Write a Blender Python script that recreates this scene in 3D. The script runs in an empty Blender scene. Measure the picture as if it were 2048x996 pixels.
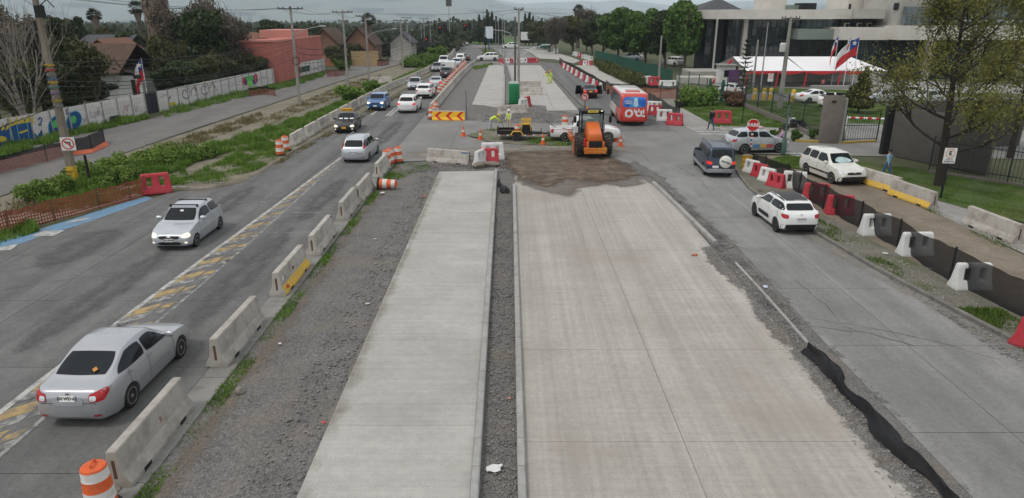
import bpy,bmesh,math,random
import numpy as np
from mathutils import Vector,Matrix
from mathutils.bvhtree import BVHTree
# ------------------------------------------------------------------ camera,sky,sun,exposure
SC = bpy.context.scene
COL = SC.collection
F_PX,CAM_H = 1365.333,9.2                     # focal length in pixels of a 2048 px wide frame; flying height in metres
TH = math.atan((498 - 27) / F_PX)               # downward tilt
CT,ST = math.cos(TH),math.sin(TH)
cd = bpy.data.cameras.new('camera'); cam = bpy.data.objects.new('camera',cd); COL.objects.link(cam)
cam.location = (0,0,CAM_H); cam.rotation_euler = (math.pi / 2 - TH,0,0)
cd.sensor_width = 36; cd.lens = 24; cd.clip_start = 0.1; cd.clip_end = 60000
SC.camera = cam
SUN_EL,SUN_AZ = math.radians(58),math.radians(-125)     # azimuth from +Y towards +X
w = bpy.data.worlds.new('World'); SC.world = w; w.use_nodes = True
nt = w.node_tree; nt.nodes.clear()
n_out = nt.nodes.new('ShaderNodeOutputWorld'); n_bg = nt.nodes.new('ShaderNodeBackground')
n_sky = nt.nodes.new('ShaderNodeTexSky'); n_sky.sky_type = 'NISHITA'; n_sky.sun_disc = False
n_sky.sun_elevation = SUN_EL; n_sky.sun_rotation = SUN_AZ; n_sky.dust_density = 2.0; n_sky.air_density = 1.0
n_tc = nt.nodes.new('ShaderNodeTexCoord'); n_mp = nt.nodes.new('ShaderNodeMapping')
n_mp.inputs['Scale'].default_value = (1,1,5)
n_nz = nt.nodes.new('ShaderNodeTexNoise'); n_nz.inputs['Scale'].default_value = 2.2; n_nz.inputs['Detail'].default_value = 6
n_rp = nt.nodes.new('ShaderNodeValToRGB')
n_rp.color_ramp.elements[0].position = 0.30; n_rp.color_ramp.elements[0].color = (0.62,0.62,0.62,1)
n_rp.color_ramp.elements[1].position = 0.68; n_rp.color_ramp.elements[1].color = (0.97,0.97,0.97,1)
n_mx = nt.nodes.new('ShaderNodeMix'); n_mx.data_type = 'RGBA'
n_mx.inputs['B'].default_value = (7.7,7.75,7.75,1)          # cloud deck
nt.links.new(n_tc.outputs['Generated'],n_mp.inputs['Vector']); nt.links.new(n_mp.outputs[0],n_nz.inputs['Vector'])
nt.links.new(n_nz.outputs['Fac'],n_rp.inputs['Fac']); nt.links.new(n_rp.outputs['Color'],n_mx.inputs['Factor'])
nt.links.new(n_sky.outputs['Color'],n_mx.inputs['A']); nt.links.new(n_mx.outputs['Result'],n_bg.inputs['Color'])
nt.links.new(n_bg.outputs[0],n_out.inputs['Surface'])
n_bg.inputs['Strength'].default_value = 0.125
sd = bpy.data.lights.new('sun','SUN'); sd.energy = 1.5; sd.angle = math.radians(14); sd.color = (1.0,0.96,0.9)
so = bpy.data.objects.new('sun',sd); COL.objects.link(so)
_dir = Vector((math.sin(SUN_AZ) * math.cos(SUN_EL),math.cos(SUN_AZ) * math.cos(SUN_EL),math.sin(SUN_EL)))
so.rotation_euler = _dir.to_track_quat('Z','Y').to_euler(); so.location = _dir * 50
vs = SC.view_settings; vs.view_transform = 'Standard'; vs.look = 'None'; vs.exposure = 0.02; vs.gamma = 1.0; vs.use_curve_mapping = False
SC.cycles.use_denoising = True; SC.cycles.max_bounces = 8; SC.cycles.transparent_max_bounces = 24
SC.cycles.diffuse_bounces = 3; SC.cycles.glossy_bounces = 2; SC.cycles.transmission_bounces = 4; SC.cycles.volume_bounces = 5
R = math.radians
rng = random.Random(7); nrng = np.random.default_rng(7)
SLOPE = 0.0155                                   # beyond 200 m the valley floor falls away gently
def zg(y): return -SLOPE * max(0.0,y - 200)
def G(px,py,z=0.0):
 a,b = (px - 1024) / F_PX,(498 - py) / F_PX
 dz = -ST + b * CT; t = (z - CAM_H) / dz; dy = CT + b * ST
 if z == 0 and t * dy > 200: t = (CAM_H - SLOPE * 200) / (-dz - SLOPE * dy); return Vector((a * t,dy * t,zg(dy * t)))
 return Vector((a * t,(CT + b * ST) * t,z))
def AT(px,py,Y):
 a,b = (px - 1024) / F_PX,(498 - py) / F_PX
 t = Y / (CT + b * ST)
 return Vector((a * t,Y,CAM_H + t * (-ST + b * CT)))
# ------------------------------------------------------------------ mesh building
class MB:
 def __init__(s): s.v,s.f,s.m,s.cur = [],[],[],0
 def add(s,vs,fs):
  o = len(s.v); s.v.extend([tuple(v) for v in vs]); s.f.extend([tuple(i + o for i in f) for f in fs]); s.m.extend([s.cur] * len(fs)); return s
 def box(s,c,d,rz=0.0,M=None):
  x,y,z = d[0] / 2,d[1] / 2,d[2] / 2
  p = [Vector((sx * x,sy * y,sz * z)) for sz in (-1,1) for sy in (-1,1) for sx in (-1,1)]
  if M is None: M = Matrix.Rotation(rz,4,'Z')
  p = [M @ q + Vector(c) for q in p]
  return s.add(p,[(0,2,3,1),(4,5,7,6),(0,1,5,4),(2,6,7,3),(0,4,6,2),(1,3,7,5)])
 def tube(s,pts,r,n=8,caps=True):
  pts = [Vector(p) for p in pts]; rs = r if isinstance(r,(list,tuple)) else [r] * len(pts)
  rings = []; up = None
  for i,p in enumerate(pts):
   d = (pts[min(i + 1,len(pts) - 1)] - pts[max(i - 1,0)])
   if d.length < 1e-9: d = Vector((0,0,1))
   d.normalize()
   if up is None:
    up = Vector((0,0,1)) if abs(d.z) < 0.9 else Vector((1,0,0))
   a = d.cross(up)
   if a.length < 1e-4: a = d.cross(Vector((0,1,0.01)))
   a.normalize(); b = a.cross(d); up = b
   rings.append([p + (a * math.cos(t) + b * math.sin(t)) * rs[i] for t in [2 * math.pi * k / n for k in range(n)]])
  vs = [q for rg in rings for q in rg]; fs = []
  for i in range(len(pts) - 1):
   for k in range(n):
    k2 = (k + 1) % n; fs.append((i * n + k,i * n + k2,(i + 1) * n + k2,(i + 1) * n + k))
  if caps: fs.append(tuple(reversed(range(n)))); fs.append(tuple((len(pts) - 1) * n + k for k in range(n)))
  fs = [tuple(reversed(f)) for f in fs]
  return s.add(vs,fs)
 def bar(s,a,b,r,n=8): return s.tube([a,b],r,n)
 def lathe(s,prof,n=20,c=(0,0,0),axis='Z'):
  vs,fs = [],[]
  for r_,h in prof:
   for k in range(n):
    t = 2 * math.pi * k / n; x,y = r_ * math.cos(t),r_ * math.sin(t)
    q = (x,y,h) if axis == 'Z' else ((h,x,y) if axis == 'X' else (y,h,x))
    vs.append((q[0] + c[0],q[1] + c[1],q[2] + c[2]))
  for i in range(len(prof) - 1):
   for k in range(n):
    k2 = (k + 1) % n; fs.append((i * n + k,i * n + k2,(i + 1) * n + k2,(i + 1) * n + k))
  if prof[0][0] > 1e-5: fs.append(tuple(reversed(range(n))))
  if prof[-1][0] > 1e-5: fs.append(tuple((len(prof) - 1) * n + k for k in range(n)))
  return s.add(vs,fs)
 def prism(s,poly,z0,z1):
  n = len(poly); vs = [(p[0],p[1],z0) for p in poly] + [(p[0],p[1],z1) for p in poly]
  fs = [tuple(reversed(range(n))),tuple(range(n,2 * n))] + [(i,(i + 1) % n,n + (i + 1) % n,n + i) for i in range(n)]
  return s.add(vs,fs)
 def extr(s,poly,a,b,M=None):
  n = len(poly); vs = [Vector((p[0],p[1],a)) for p in poly] + [Vector((p[0],p[1],b)) for p in poly]
  if M is not None: vs = [M @ q for q in vs]
  fs = [tuple(reversed(range(n))),tuple(range(n,2 * n))] + [(i,(i + 1) % n,n + (i + 1) % n,n + i) for i in range(n)]
  return s.add(vs,fs)
 def mesh(s,name):
  me = bpy.data.meshes.new(name); me.from_pydata(s.v,[],s.f); me.validate();
  if any(s.m) and len(me.polygons) == len(s.m): me.polygons.foreach_set('material_index',s.m)
  me.update(); return me
 def build(s,name,mat,parent=None,smooth=None,loc=None,rz=None,bevel=None):
  me = s.mesh(name)
  return link(name,me,mat,parent,smooth,loc,rz,bevel)
def sharp(me,deg):
 me.polygons.foreach_set('use_smooth',[True] * len(me.polygons)); me.set_sharp_from_angle(angle=R(deg)); me.update()
def link(name,me,mat,parent=None,smooth=None,loc=None,rz=None,bevel=None):
 o = bpy.data.objects.new(name,me); COL.objects.link(o)
 for m in (mat if isinstance(mat,(list,tuple)) else [mat]): me.materials.append(m)
 if bevel:
  bm = bmesh.new(); bm.from_mesh(me); bmesh.ops.recalc_face_normals(bm,faces=bm.faces)
  es = [e for e in bm.edges if len(e.link_faces) == 2 and e.calc_face_angle(0) > R(35)]
  bmesh.ops.bevel(bm,geom=es,offset=bevel,segments=2,profile=0.5,affect='EDGES'); bm.to_mesh(me); bm.free()
  if smooth is None: smooth = 35
 if smooth: sharp(me,smooth)
 if parent is not None: o.parent = parent
 if loc is not None: o.location = loc
 if rz is not None: o.rotation_euler = (0,0,rz)
 return o
def tag(o,label=None,cat=None,group=None,kind=None):
 if label: o['label'] = label
 if cat: o['category'] = cat
 if group: o['group'] = group
 if kind: o['kind'] = kind
 return o
def thing(name,label,cat,loc=(0,0,0),rz=0.0,group=None):
 o = bpy.data.objects.new(name,None); COL.objects.link(o); o.empty_display_size = 0.2
 o.location = loc; o.rotation_euler = (0,0,rz); return tag(o,label,cat,group)
KIDS = {}
def dup(o,loc=None,rz=None,label=None,group=None,parent=None):
 c = o.copy(); COL.objects.link(c); c.parent = parent
 if loc is not None: c.location = loc
 if rz is not None: c.rotation_euler = (0,0,rz)
 if label: c['label'] = label
 if group: c['group'] = group
 if not KIDS or o.name not in KIDS:
  KIDS.clear()
  for q in bpy.data.objects:
   KIDS.setdefault(q.name,[])
   if q.parent: KIDS.setdefault(q.parent.name,[]).append(q)
 for ch in list(KIDS.get(o.name,[])):
  dup(ch,parent=c)
 return c
def inst(o,name,parent,loc,rz=0.0,rot=None,scale=None):
 c = bpy.data.objects.new(name,o if isinstance(o,bpy.types.Mesh) else o.data); COL.objects.link(c); c.parent = parent; c.location = loc
 c.rotation_euler = rot if rot else (0,0,rz)
 if scale: c.scale = scale
 return c
def text_mesh(s,size=1.0,depth=0.0,bold=0.0,align='CENTER'):
 cu = bpy.data.curves.new('text','FONT'); cu.body = s; cu.size = size; cu.extrude = depth; cu.offset = bold
 cu.align_x = align; cu.align_y = 'CENTER'; cu.resolution_u = 2
 o = bpy.data.objects.new('text',cu); COL.objects.link(o)
 me = bpy.data.meshes.new_from_object(o.evaluated_get(bpy.context.evaluated_depsgraph_get()))
 bpy.data.objects.remove(o); bpy.data.curves.remove(cu); me.materials.clear(); return me
def clip(poly,x0,x1,y0,y1):
 def cut(pts,ins,inter):
  out = []
  for i,p in enumerate(pts):
   q = pts[i - 1]
   if ins(p):
    if not ins(q): out.append(inter(q,p))
    out.append(p)
   elif ins(q): out.append(inter(q,p))
  return out
 def ix(v): return lambda a,b: (v,a[1] + (b[1] - a[1]) * (v - a[0]) / (b[0] - a[0]))
 def iy(v): return lambda a,b: (a[0] + (b[0] - a[0]) * (v - a[1]) / (b[1] - a[1]),v)
 pts = [(p[0],p[1]) for p in poly]
 for ins,it in ((lambda p: p[0] >= x0,ix(x0)),(lambda p: p[0] <= x1,ix(x1)),(lambda p: p[1] >= y0,iy(y0)),(lambda p: p[1] <= y1,iy(y1))):
  if pts: pts = cut(pts,ins,it)
 out = []
 for p in pts:
  if not out or abs(p[0] - out[-1][0]) + abs(p[1] - out[-1][1]) > 1e-4: out.append(p)
 if len(out) > 1 and abs(out[0][0] - out[-1][0]) + abs(out[0][1] - out[-1][1]) < 1e-4: out.pop()
 return out
def area(p): return 0.5 * sum(p[i - 1][0] * p[i][1] - p[i][0] * p[i - 1][1] for i in range(len(p)))
def inside(x,y,poly):
 r = np.zeros(np.shape(x),bool); n = len(poly)
 for i in range(n):
  x1,y1 = poly[i - 1][:2]; x2,y2 = poly[i][:2]
  if y1 == y2: continue
  r ^= ((y1 > y) != (y2 > y)) & (x < (x2 - x1) * (y - y1) / (y2 - y1) + x1)
 return r
def in_poly(poly,n):
 xs = [p[0] for p in poly]; ys = [p[1] for p in poly]; ox,oy = [],[]; got = 0
 while got < n:
  x = nrng.uniform(min(xs),max(xs),n * 2); y = nrng.uniform(min(ys),max(ys),n * 2); k = inside(x,y,poly)
  ox.append(x[k]); oy.append(y[k]); got += int(k.sum())
 return np.concatenate(ox)[:n],np.concatenate(oy)[:n]
def fast_mesh(name,V,F_):
 me = bpy.data.meshes.new(name); k = F_.shape[1]
 me.vertices.add(len(V)); me.vertices.foreach_set('co',V.astype(np.float32).ravel())
 me.loops.add(F_.size); me.loops.foreach_set('vertex_index',F_.astype(np.int32).ravel())
 me.polygons.add(len(F_)); me.polygons.foreach_set('loop_start',np.arange(0,F_.size,k,dtype=np.int32))
 me.update(calc_edges=True); me.validate(); return me
# ------------------------------------------------------------------ materials
MATS = {}
def mat(name,col,rough=0.7,metal=0.0,var=0.12,scale=6.0,bump=0.0,bscale=60.0,spec=0.28,coord='Object',rand=0.0,dirt=None,dscale=1.5,damt=0.5,dlo=0.48,streak=None,coat=0.0,emit=None,estr=1.0,trans=0.0,alpha=1.0,twosided=False):
 if name in MATS: return MATS[name]
 m = bpy.data.materials.new(name); m.use_nodes = True; t = m.node_tree; N = t.nodes; L = t.links
 b = N['Principled BSDF']; b.inputs['Roughness'].default_value = rough; b.inputs['Metallic'].default_value = metal
 b.inputs['Specular IOR Level'].default_value = spec; b.inputs['Coat Weight'].default_value = coat; b.inputs['Coat Roughness'].default_value = 0.08
 if emit: b.inputs['Emission Color'].default_value = (*emit,1); b.inputs['Emission Strength'].default_value = estr
 if trans: b.inputs['Transmission Weight'].default_value = trans
 b.inputs['Alpha'].default_value = alpha
 if coord == 'World':
  g = N.new('ShaderNodeNewGeometry'); vec = g.outputs['Position']
 else:
  tc = N.new('ShaderNodeTexCoord'); vec = tc.outputs[coord]
 nz = N.new('ShaderNodeTexNoise'); nz.inputs['Scale'].default_value = scale; nz.inputs['Detail'].default_value = 5; nz.inputs['Roughness'].default_value = 0.65
 L.new(vec,nz.inputs['Vector'])
 mr = N.new('ShaderNodeMapRange'); mr.inputs[1].default_value = 0.25; mr.inputs[2].default_value = 0.75; mr.inputs[3].default_value = 1 - var; mr.inputs[4].default_value = 1 + var
 L.new(nz.outputs['Fac'],mr.inputs[0]); val = mr.outputs[0]
 def mul(a,bb):
  q = N.new('ShaderNodeMath'); q.operation = 'MULTIPLY'; L.new(a,q.inputs[0]); L.new(bb,q.inputs[1]); return q.outputs[0]
 if rand:
  oi = N.new('ShaderNodeObjectInfo'); r2 = N.new('ShaderNodeMapRange'); r2.inputs[3].default_value = 1 - rand; r2.inputs[4].default_value = 1 + rand
  L.new(oi.outputs['Random'],r2.inputs[0]); val = mul(val,r2.outputs[0])
 for sx,sy,sz,amt in (streak or []):
  mp = N.new('ShaderNodeMapping'); mp.inputs['Scale'].default_value = (sx,sy,sz); L.new(vec,mp.inputs['Vector'])
  n2 = N.new('ShaderNodeTexNoise'); n2.inputs['Scale'].default_value = 1.0; n2.inputs['Detail'].default_value = 4; L.new(mp.outputs[0],n2.inputs['Vector'])
  r3 = N.new('ShaderNodeMapRange'); r3.inputs[1].default_value = 0.3; r3.inputs[2].default_value = 0.7; r3.inputs[3].default_value = 1 - amt; r3.inputs[4].default_value = 1 + amt
  L.new(n2.outputs['Fac'],r3.inputs[0]); val = mul(val,r3.outputs[0])
 mx = N.new('ShaderNodeMix'); mx.data_type = 'RGBA'; mx.blend_type = 'MULTIPLY'; mx.inputs['Factor'].default_value = 1.0
 mx.inputs['A'].default_value = (*col,1); L.new(val,mx.inputs['B']); out = mx.outputs['Result']
 if dirt:
  n4 = N.new('ShaderNodeTexNoise'); n4.inputs['Scale'].default_value = dscale; n4.inputs['Detail'].default_value = 7; n4.inputs['Roughness'].default_value = 0.6; L.new(vec,n4.inputs['Vector'])
  r4 = N.new('ShaderNodeMapRange'); r4.inputs[1].default_value = dlo; r4.inputs[2].default_value = dlo + 0.2; r4.inputs[3].default_value = 0; r4.inputs[4].default_value = damt
  L.new(n4.outputs['Fac'],r4.inputs[0]); m4 = N.new('ShaderNodeMix'); m4.data_type = 'RGBA'
  L.new(r4.outputs[0],m4.inputs['Factor']); L.new(out,m4.inputs['A']); m4.inputs['B'].default_value = (*dirt,1); out = m4.outputs['Result']
 L.new(out,b.inputs['Base Color'])
 if bump:
  n5 = N.new('ShaderNodeTexNoise'); n5.inputs['Scale'].default_value = bscale; n5.inputs['Detail'].default_value = 3; L.new(vec,n5.inputs['Vector'])
  bp = N.new('ShaderNodeBump'); bp.inputs['Strength'].default_value = bump; bp.inputs['Distance'].default_value = 0.02; L.new(n5.outputs['Fac'],bp.inputs['Height']); L.new(bp.outputs[0],b.inputs['Normal'])
 MATS[name] = m; return m
def leaf_mat(name,col,col2,tl=0.25):
 if name in MATS: return MATS[name]
 m = bpy.data.materials.new(name); m.use_nodes = True; t = m.node_tree; N = t.nodes; L = t.links
 b = N['Principled BSDF']; b.inputs['Roughness'].default_value = 0.6; b.inputs['Specular IOR Level'].default_value = 0.25
 g = N.new('ShaderNodeNewGeometry'); oi = N.new('ShaderNodeObjectInfo')
 nz = N.new('ShaderNodeTexNoise'); nz.inputs['Scale'].default_value = 0.9; nz.inputs['Detail'].default_value = 4; L.new(g.outputs['Position'],nz.inputs['Vector'])
 a1 = N.new('ShaderNodeMath'); a1.operation = 'MULTIPLY_ADD'; L.new(g.outputs['Random Per Island'],a1.inputs[0]); a1.inputs[1].default_value = 0.6
 mr = N.new('ShaderNodeMapRange'); mr.inputs[1].default_value = 0.35; mr.inputs[2].default_value = 0.65; mr.inputs[3].default_value = -0.1; mr.inputs[4].default_value = 0.5
 L.new(nz.outputs['Fac'],mr.inputs[0]); L.new(mr.outputs[0],a1.inputs[2])
 mx = N.new('ShaderNodeMix'); mx.data_type = 'RGBA'; L.new(a1.outputs[0],mx.inputs['Factor']); mx.inputs['A'].default_value = (*col,1); mx.inputs['B'].default_value = (*col2,1)
 hv = N.new('ShaderNodeHueSaturation'); L.new(mx.outputs['Result'],hv.inputs['Color'])
 r2 = N.new('ShaderNodeMapRange'); r2.inputs[3].default_value = 0.8; r2.inputs[4].default_value = 1.2; L.new(oi.outputs['Random'],r2.inputs[0]); L.new(r2.outputs[0],hv.inputs['Value'])
 L.new(hv.outputs[0],b.inputs['Base Color'])
 tr = N.new('ShaderNodeBsdfTranslucent'); L.new(hv.outputs[0],tr.inputs['Color'])
 ms = N.new('ShaderNodeMixShader'); ms.inputs[0].default_value = tl; L.new(b.outputs[0],ms.inputs[1]); L.new(tr.outputs[0],ms.inputs[2]); L.new(ms.outputs[0],N['Material Output'].inputs['Surface'])
 MATS[name] = m; return m
def mesh_mat(name,col,cover,holes=None,rough=0.8):
 if name in MATS: return MATS[name]
 m = bpy.data.materials.new(name); m.use_nodes = True; t = m.node_tree; N = t.nodes; L = t.links
 b = N['Principled BSDF']; b.inputs['Roughness'].default_value = rough; b.inputs['Specular IOR Level'].default_value = 0.2
 g = N.new('ShaderNodeTexCoord'); nz = N.new('ShaderNodeTexNoise'); nz.inputs['Scale'].default_value = 2.0; L.new(g.outputs['UV'],nz.inputs['Vector'])
 mr = N.new('ShaderNodeMapRange'); mr.inputs[3].default_value = 0.7; mr.inputs[4].default_value = 1.3; L.new(nz.outputs['Fac'],mr.inputs[0])
 mx = N.new('ShaderNodeMix'); mx.data_type = 'RGBA'; mx.blend_type = 'MULTIPLY'; mx.inputs['Factor'].default_value = 1; mx.inputs['A'].default_value = (*col,1); L.new(mr.outputs[0],mx.inputs['B']); L.new(mx.outputs['Result'],b.inputs['Base Color'])
 tp = N.new('ShaderNodeBsdfTransparent'); ms = N.new('ShaderNodeMixShader')
 L.new(tp.outputs[0],ms.inputs[1]); L.new(b.outputs[0],ms.inputs[2]); L.new(ms.outputs[0],N['Material Output'].inputs['Surface'])
 if holes:
  sp = N.new('ShaderNodeSeparateXYZ'); L.new(g.outputs['UV'],sp.inputs[0]); prev = None
  for ax,k,wd in ((0,holes[0],holes[2]),(1,holes[1],holes[3])):
   q = N.new('ShaderNodeMath'); q.operation = 'MULTIPLY'; L.new(sp.outputs[ax],q.inputs[0]); q.inputs[1].default_value = k
   fr = N.new('ShaderNodeMath'); fr.operation = 'FRACT'; L.new(q.outputs[0],fr.inputs[0])
   lt = N.new('ShaderNodeMath'); lt.operation = 'LESS_THAN'; L.new(fr.outputs[0],lt.inputs[0]); lt.inputs[1].default_value = wd
   if prev is None: prev = lt.outputs[0]
   else:
    mm = N.new('ShaderNodeMath'); mm.operation = 'MAXIMUM'; L.new(prev,mm.inputs[0]); L.new(lt.outputs[0],mm.inputs[1]); prev = mm.outputs[0]
  L.new(prev,ms.inputs[0])
 else: ms.inputs[0].default_value = cover
 MATS[name] = m; return m
def feather(name,src,soft=.12):
 m = src.copy(); m.name = name; N = m.node_tree.nodes; L = m.node_tree.links; out = N['Material Output']; b = N['Principled BSDF']
 at = N.new('ShaderNodeAttribute'); at.attribute_name = 'cover'; g = N.new('ShaderNodeNewGeometry'); acc = at.outputs['Fac']
 for sc,am in ((1.1,.9),(5.0,.6),(22.0,.5)):
  nz = N.new('ShaderNodeTexNoise'); nz.inputs['Scale'].default_value = sc; nz.inputs['Detail'].default_value = 4; L.new(g.outputs['Position'],nz.inputs['Vector'])
  q = N.new('ShaderNodeMath'); q.operation = 'MULTIPLY_ADD'; L.new(nz.outputs['Fac'],q.inputs[0]); q.inputs[1].default_value = am; L.new(acc,q.inputs[2]); acc = q.outputs[0]
 r = N.new('ShaderNodeMapRange'); r.inputs[1].default_value = 1.5 - soft; r.inputs[2].default_value = 1.5 + soft; L.new(acc,r.inputs[0])
 t = N.new('ShaderNodeBsdfTransparent'); ms = N.new('ShaderNodeMixShader'); L.new(r.outputs[0],ms.inputs[0]); L.new(t.outputs[0],ms.inputs[1]); L.new(b.outputs[0],ms.inputs[2]); L.new(ms.outputs[0],out.inputs['Surface']); return m
ORD = 'first second third fourth fifth sixth seventh eighth ninth tenth eleventh twelfth thirteenth fourteenth fifteenth sixteenth seventeenth eighteenth nineteenth twentieth'.split()
def nth(k): return ORD[k] if k < 20 else '%d%s' % (k + 1,{1: 'st',2: 'nd',3: 'rd'}.get((k + 1) % 10,'th'))
SEEN = {}
def once(lab): SEEN[lab] = SEEN.get(lab,-1) + 1; return lab if SEEN[lab] == 0 else nth(SEEN[lab]) + ' ' + lab + ', counting from the left'
# ------------------------------------------------------------------ the setting: ground,roads,lanes,kerbs
W_ = dict(coord='World')
M_terrain = mat('terrain_soil',(0.075,0.08,0.04),0.95,var=0.3,scale=0.25,dirt=(0.04,0.065,0.02),dscale=0.06,damt=0.9,bump=0.5,bscale=3,**W_)
M_asph = mat('worn_road',(0.132,0.13,0.127),0.85,var=0.10,scale=0.6,bump=0.35,bscale=90,rand=0.05,streak=[(1.1,0.03,1,0.22),(40,40,40,0.22),(9,9,9,0.14),(2.5,1.2,1,0.1)],dirt=(0.085,0.084,0.083),dscale=0.5,damt=0.45,**W_)
M_serv = mat('gravelled_asphalt',(0.145,0.14,0.135),0.95,var=0.14,scale=0.5,bump=0.6,bscale=50,streak=[(0.6,0.05,1,0.12),(30,30,30,0.25)],dirt=(0.2,0.175,0.14),dscale=0.35,damt=0.5,**W_)
M_conc = mat('grey_concrete_road',(0.2,0.197,0.19),0.85,var=0.10,scale=0.7,bump=0.3,bscale=80,rand=0.06,streak=[(0.9,0.04,1,0.2),(35,35,35,0.2),(8,8,8,0.11),(2.2,0.8,1,0.08)],dirt=(0.12,0.12,0.12),dscale=0.3,damt=0.35,**W_)
M_slab = mat('new_concrete_lane',(0.335,0.317,0.287),0.85,var=0.09,scale=0.5,bump=0.3,bscale=60,rand=0.035,streak=[(7.0,0.06,1,0.1),(1.6,0.05,1,0.09),(0.25,9.0,1,0.05),(30,30,30,0.13),(6,5,1,0.07)],dirt=(0.27,0.235,0.2),dscale=0.22,damt=0.65,**W_)
M_slab2 = mat('new_concrete_narrow_lane',(0.36,0.348,0.322),0.85,var=0.07,scale=0.5,bump=0.3,bscale=60,rand=0.03,streak=[(0.2,7.0,1,0.06),(0.7,0.5,1,0.07),(30,30,30,0.13),(5,5,5,0.06)],dirt=(0.28,0.265,0.24),dscale=0.4,damt=0.35,**W_)
M_joint = mat('joint_filler',(0.035,0.034,0.033),0.9,var=0.3,**W_)
M_lj = mat('lane_joint',(.1,.094,.085),.9,var=.3,coord='World')
M_gravel = mat('grey_gravel',(0.148,0.144,0.138),0.95,var=0.22,scale=0.9,bump=1.0,bscale=45,streak=[(35,35,35,0.5),(12,12,12,0.25),(90,90,90,0.3)],dirt=(0.165,0.132,0.1),dscale=0.45,damt=0.55,**W_)
M_gravel2 = mat('coarse_gravel',(0.135,0.13,0.122),0.95,var=0.3,scale=3,bump=1.0,bscale=28,streak=[(22,22,22,0.6),(60,60,60,0.4)],dirt=(0.15,0.12,0.09),dscale=0.9,damt=0.5,**W_)
M_dirt = mat('trodden_dirt',(0.195,0.162,0.125),0.95,var=0.22,scale=0.8,bump=0.9,bscale=14,streak=[(14,14,14,0.2),(0.9,0.1,1,0.1)],dirt=(0.13,0.1,0.075),dscale=0.9,damt=0.6,**W_)
M_mud = mat('wet_spread_soil',(0.1,0.07,0.047),0.8,var=0.5,scale=0.9,bump=1.0,bscale=9,streak=[(0.35,2.2,1,0.28),(12,12,12,0.18)],dirt=(0.19,0.152,0.115),dscale=1.1,damt=0.8,dlo=.5,**W_)
M_wet = mat('damp_slab_film',(0.105,0.082,0.062),0.4,var=0.35,scale=1.2,bump=0.4,bscale=30,streak=[(0.6,2.0,1,0.25)],**W_)
M_kerb = mat('kerb_concrete',(0.31,0.305,0.29),0.85,var=0.12,scale=3,bump=0.3,bscale=50,rand=0.07,dirt=(0.17,0.155,0.13),dscale=2.5,damt=0.5,**W_)
M_kerb2 = mat('old_kerb_concrete',(0.17,0.16,0.145),0.9,var=0.2,scale=3,bump=0.5,bscale=30,rand=0.1,dirt=(0.09,0.08,0.06),dscale=2.5,damt=0.6,**W_)
M_kerby = mat('kerb_yellow',(0.38,0.25,0.03),0.85,var=0.2,scale=4,dirt=(0.16,0.14,0.11),dscale=4,damt=0.85,**W_)
M_walk = mat('footpath_concrete',(0.27,0.26,0.245),0.9,var=0.12,scale=1.5,bump=0.3,bscale=60,rand=0.08,dirt=(0.17,0.155,0.13),dscale=0.8,damt=0.5,**W_)
M_lawn = mat('lawn_soil',(0.06,0.095,0.022),0.95,var=0.35,scale=1.0,bump=1.0,bscale=25,dirt=(0.1,0.09,0.04),dscale=0.3,damt=0.7,streak=[(18,18,18,0.3)],**W_)
M_white = mat('road_paint_white',(0.43,0.425,0.4),0.8,var=0.15,scale=3,dirt=(0.16,0.16,0.155),dscale=3.5,damt=0.9,dlo=.44,streak=[(25,25,25,0.1)],**W_)
M_wornw = mat('worn_paint_white',(0.33,0.325,0.31),0.85,var=0.2,scale=3,dirt=(0.14,0.14,0.138),dscale=3.5,damt=1.0,dlo=.36,**W_)
M_yel = mat('road_paint_yellow',(0.36,0.26,0.115),0.85,var=0.2,scale=3,dirt=(0.14,0.135,0.125),dscale=2.6,damt=0.95,dlo=.43,**W_)
M_blue = mat('cycle_lane_blue',(0.13,0.24,0.36),0.85,var=0.15,scale=2,dirt=(0.16,0.17,0.18),dscale=1.5,damt=0.7,**W_)
SHEETS = [0]
def sheet(name,poly,z,m,parent=None,label=None,kind='structure'):
 pts = [(p[0],p[1]) for p in poly]; SHEETS[0] += 1; z += (SHEETS[0] % 9) * 0.0005
 if area(pts) < 0: pts.reverse()
 bm = bmesh.new(); f = bm.faces.new([bm.verts.new((p[0],p[1],z + zg(p[1]))) for p in pts]); f.normal_update(); bmesh.ops.triangulate(bm,faces=[f])
 me = bpy.data.meshes.new(name); bm.to_mesh(me); bm.free(); o = link(name,me,m,parent)
 if parent is None: tag(o,label,kind=kind)
 return o
def px(*pts): return [tuple(G(*p)[:2]) for p in pts]
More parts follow.
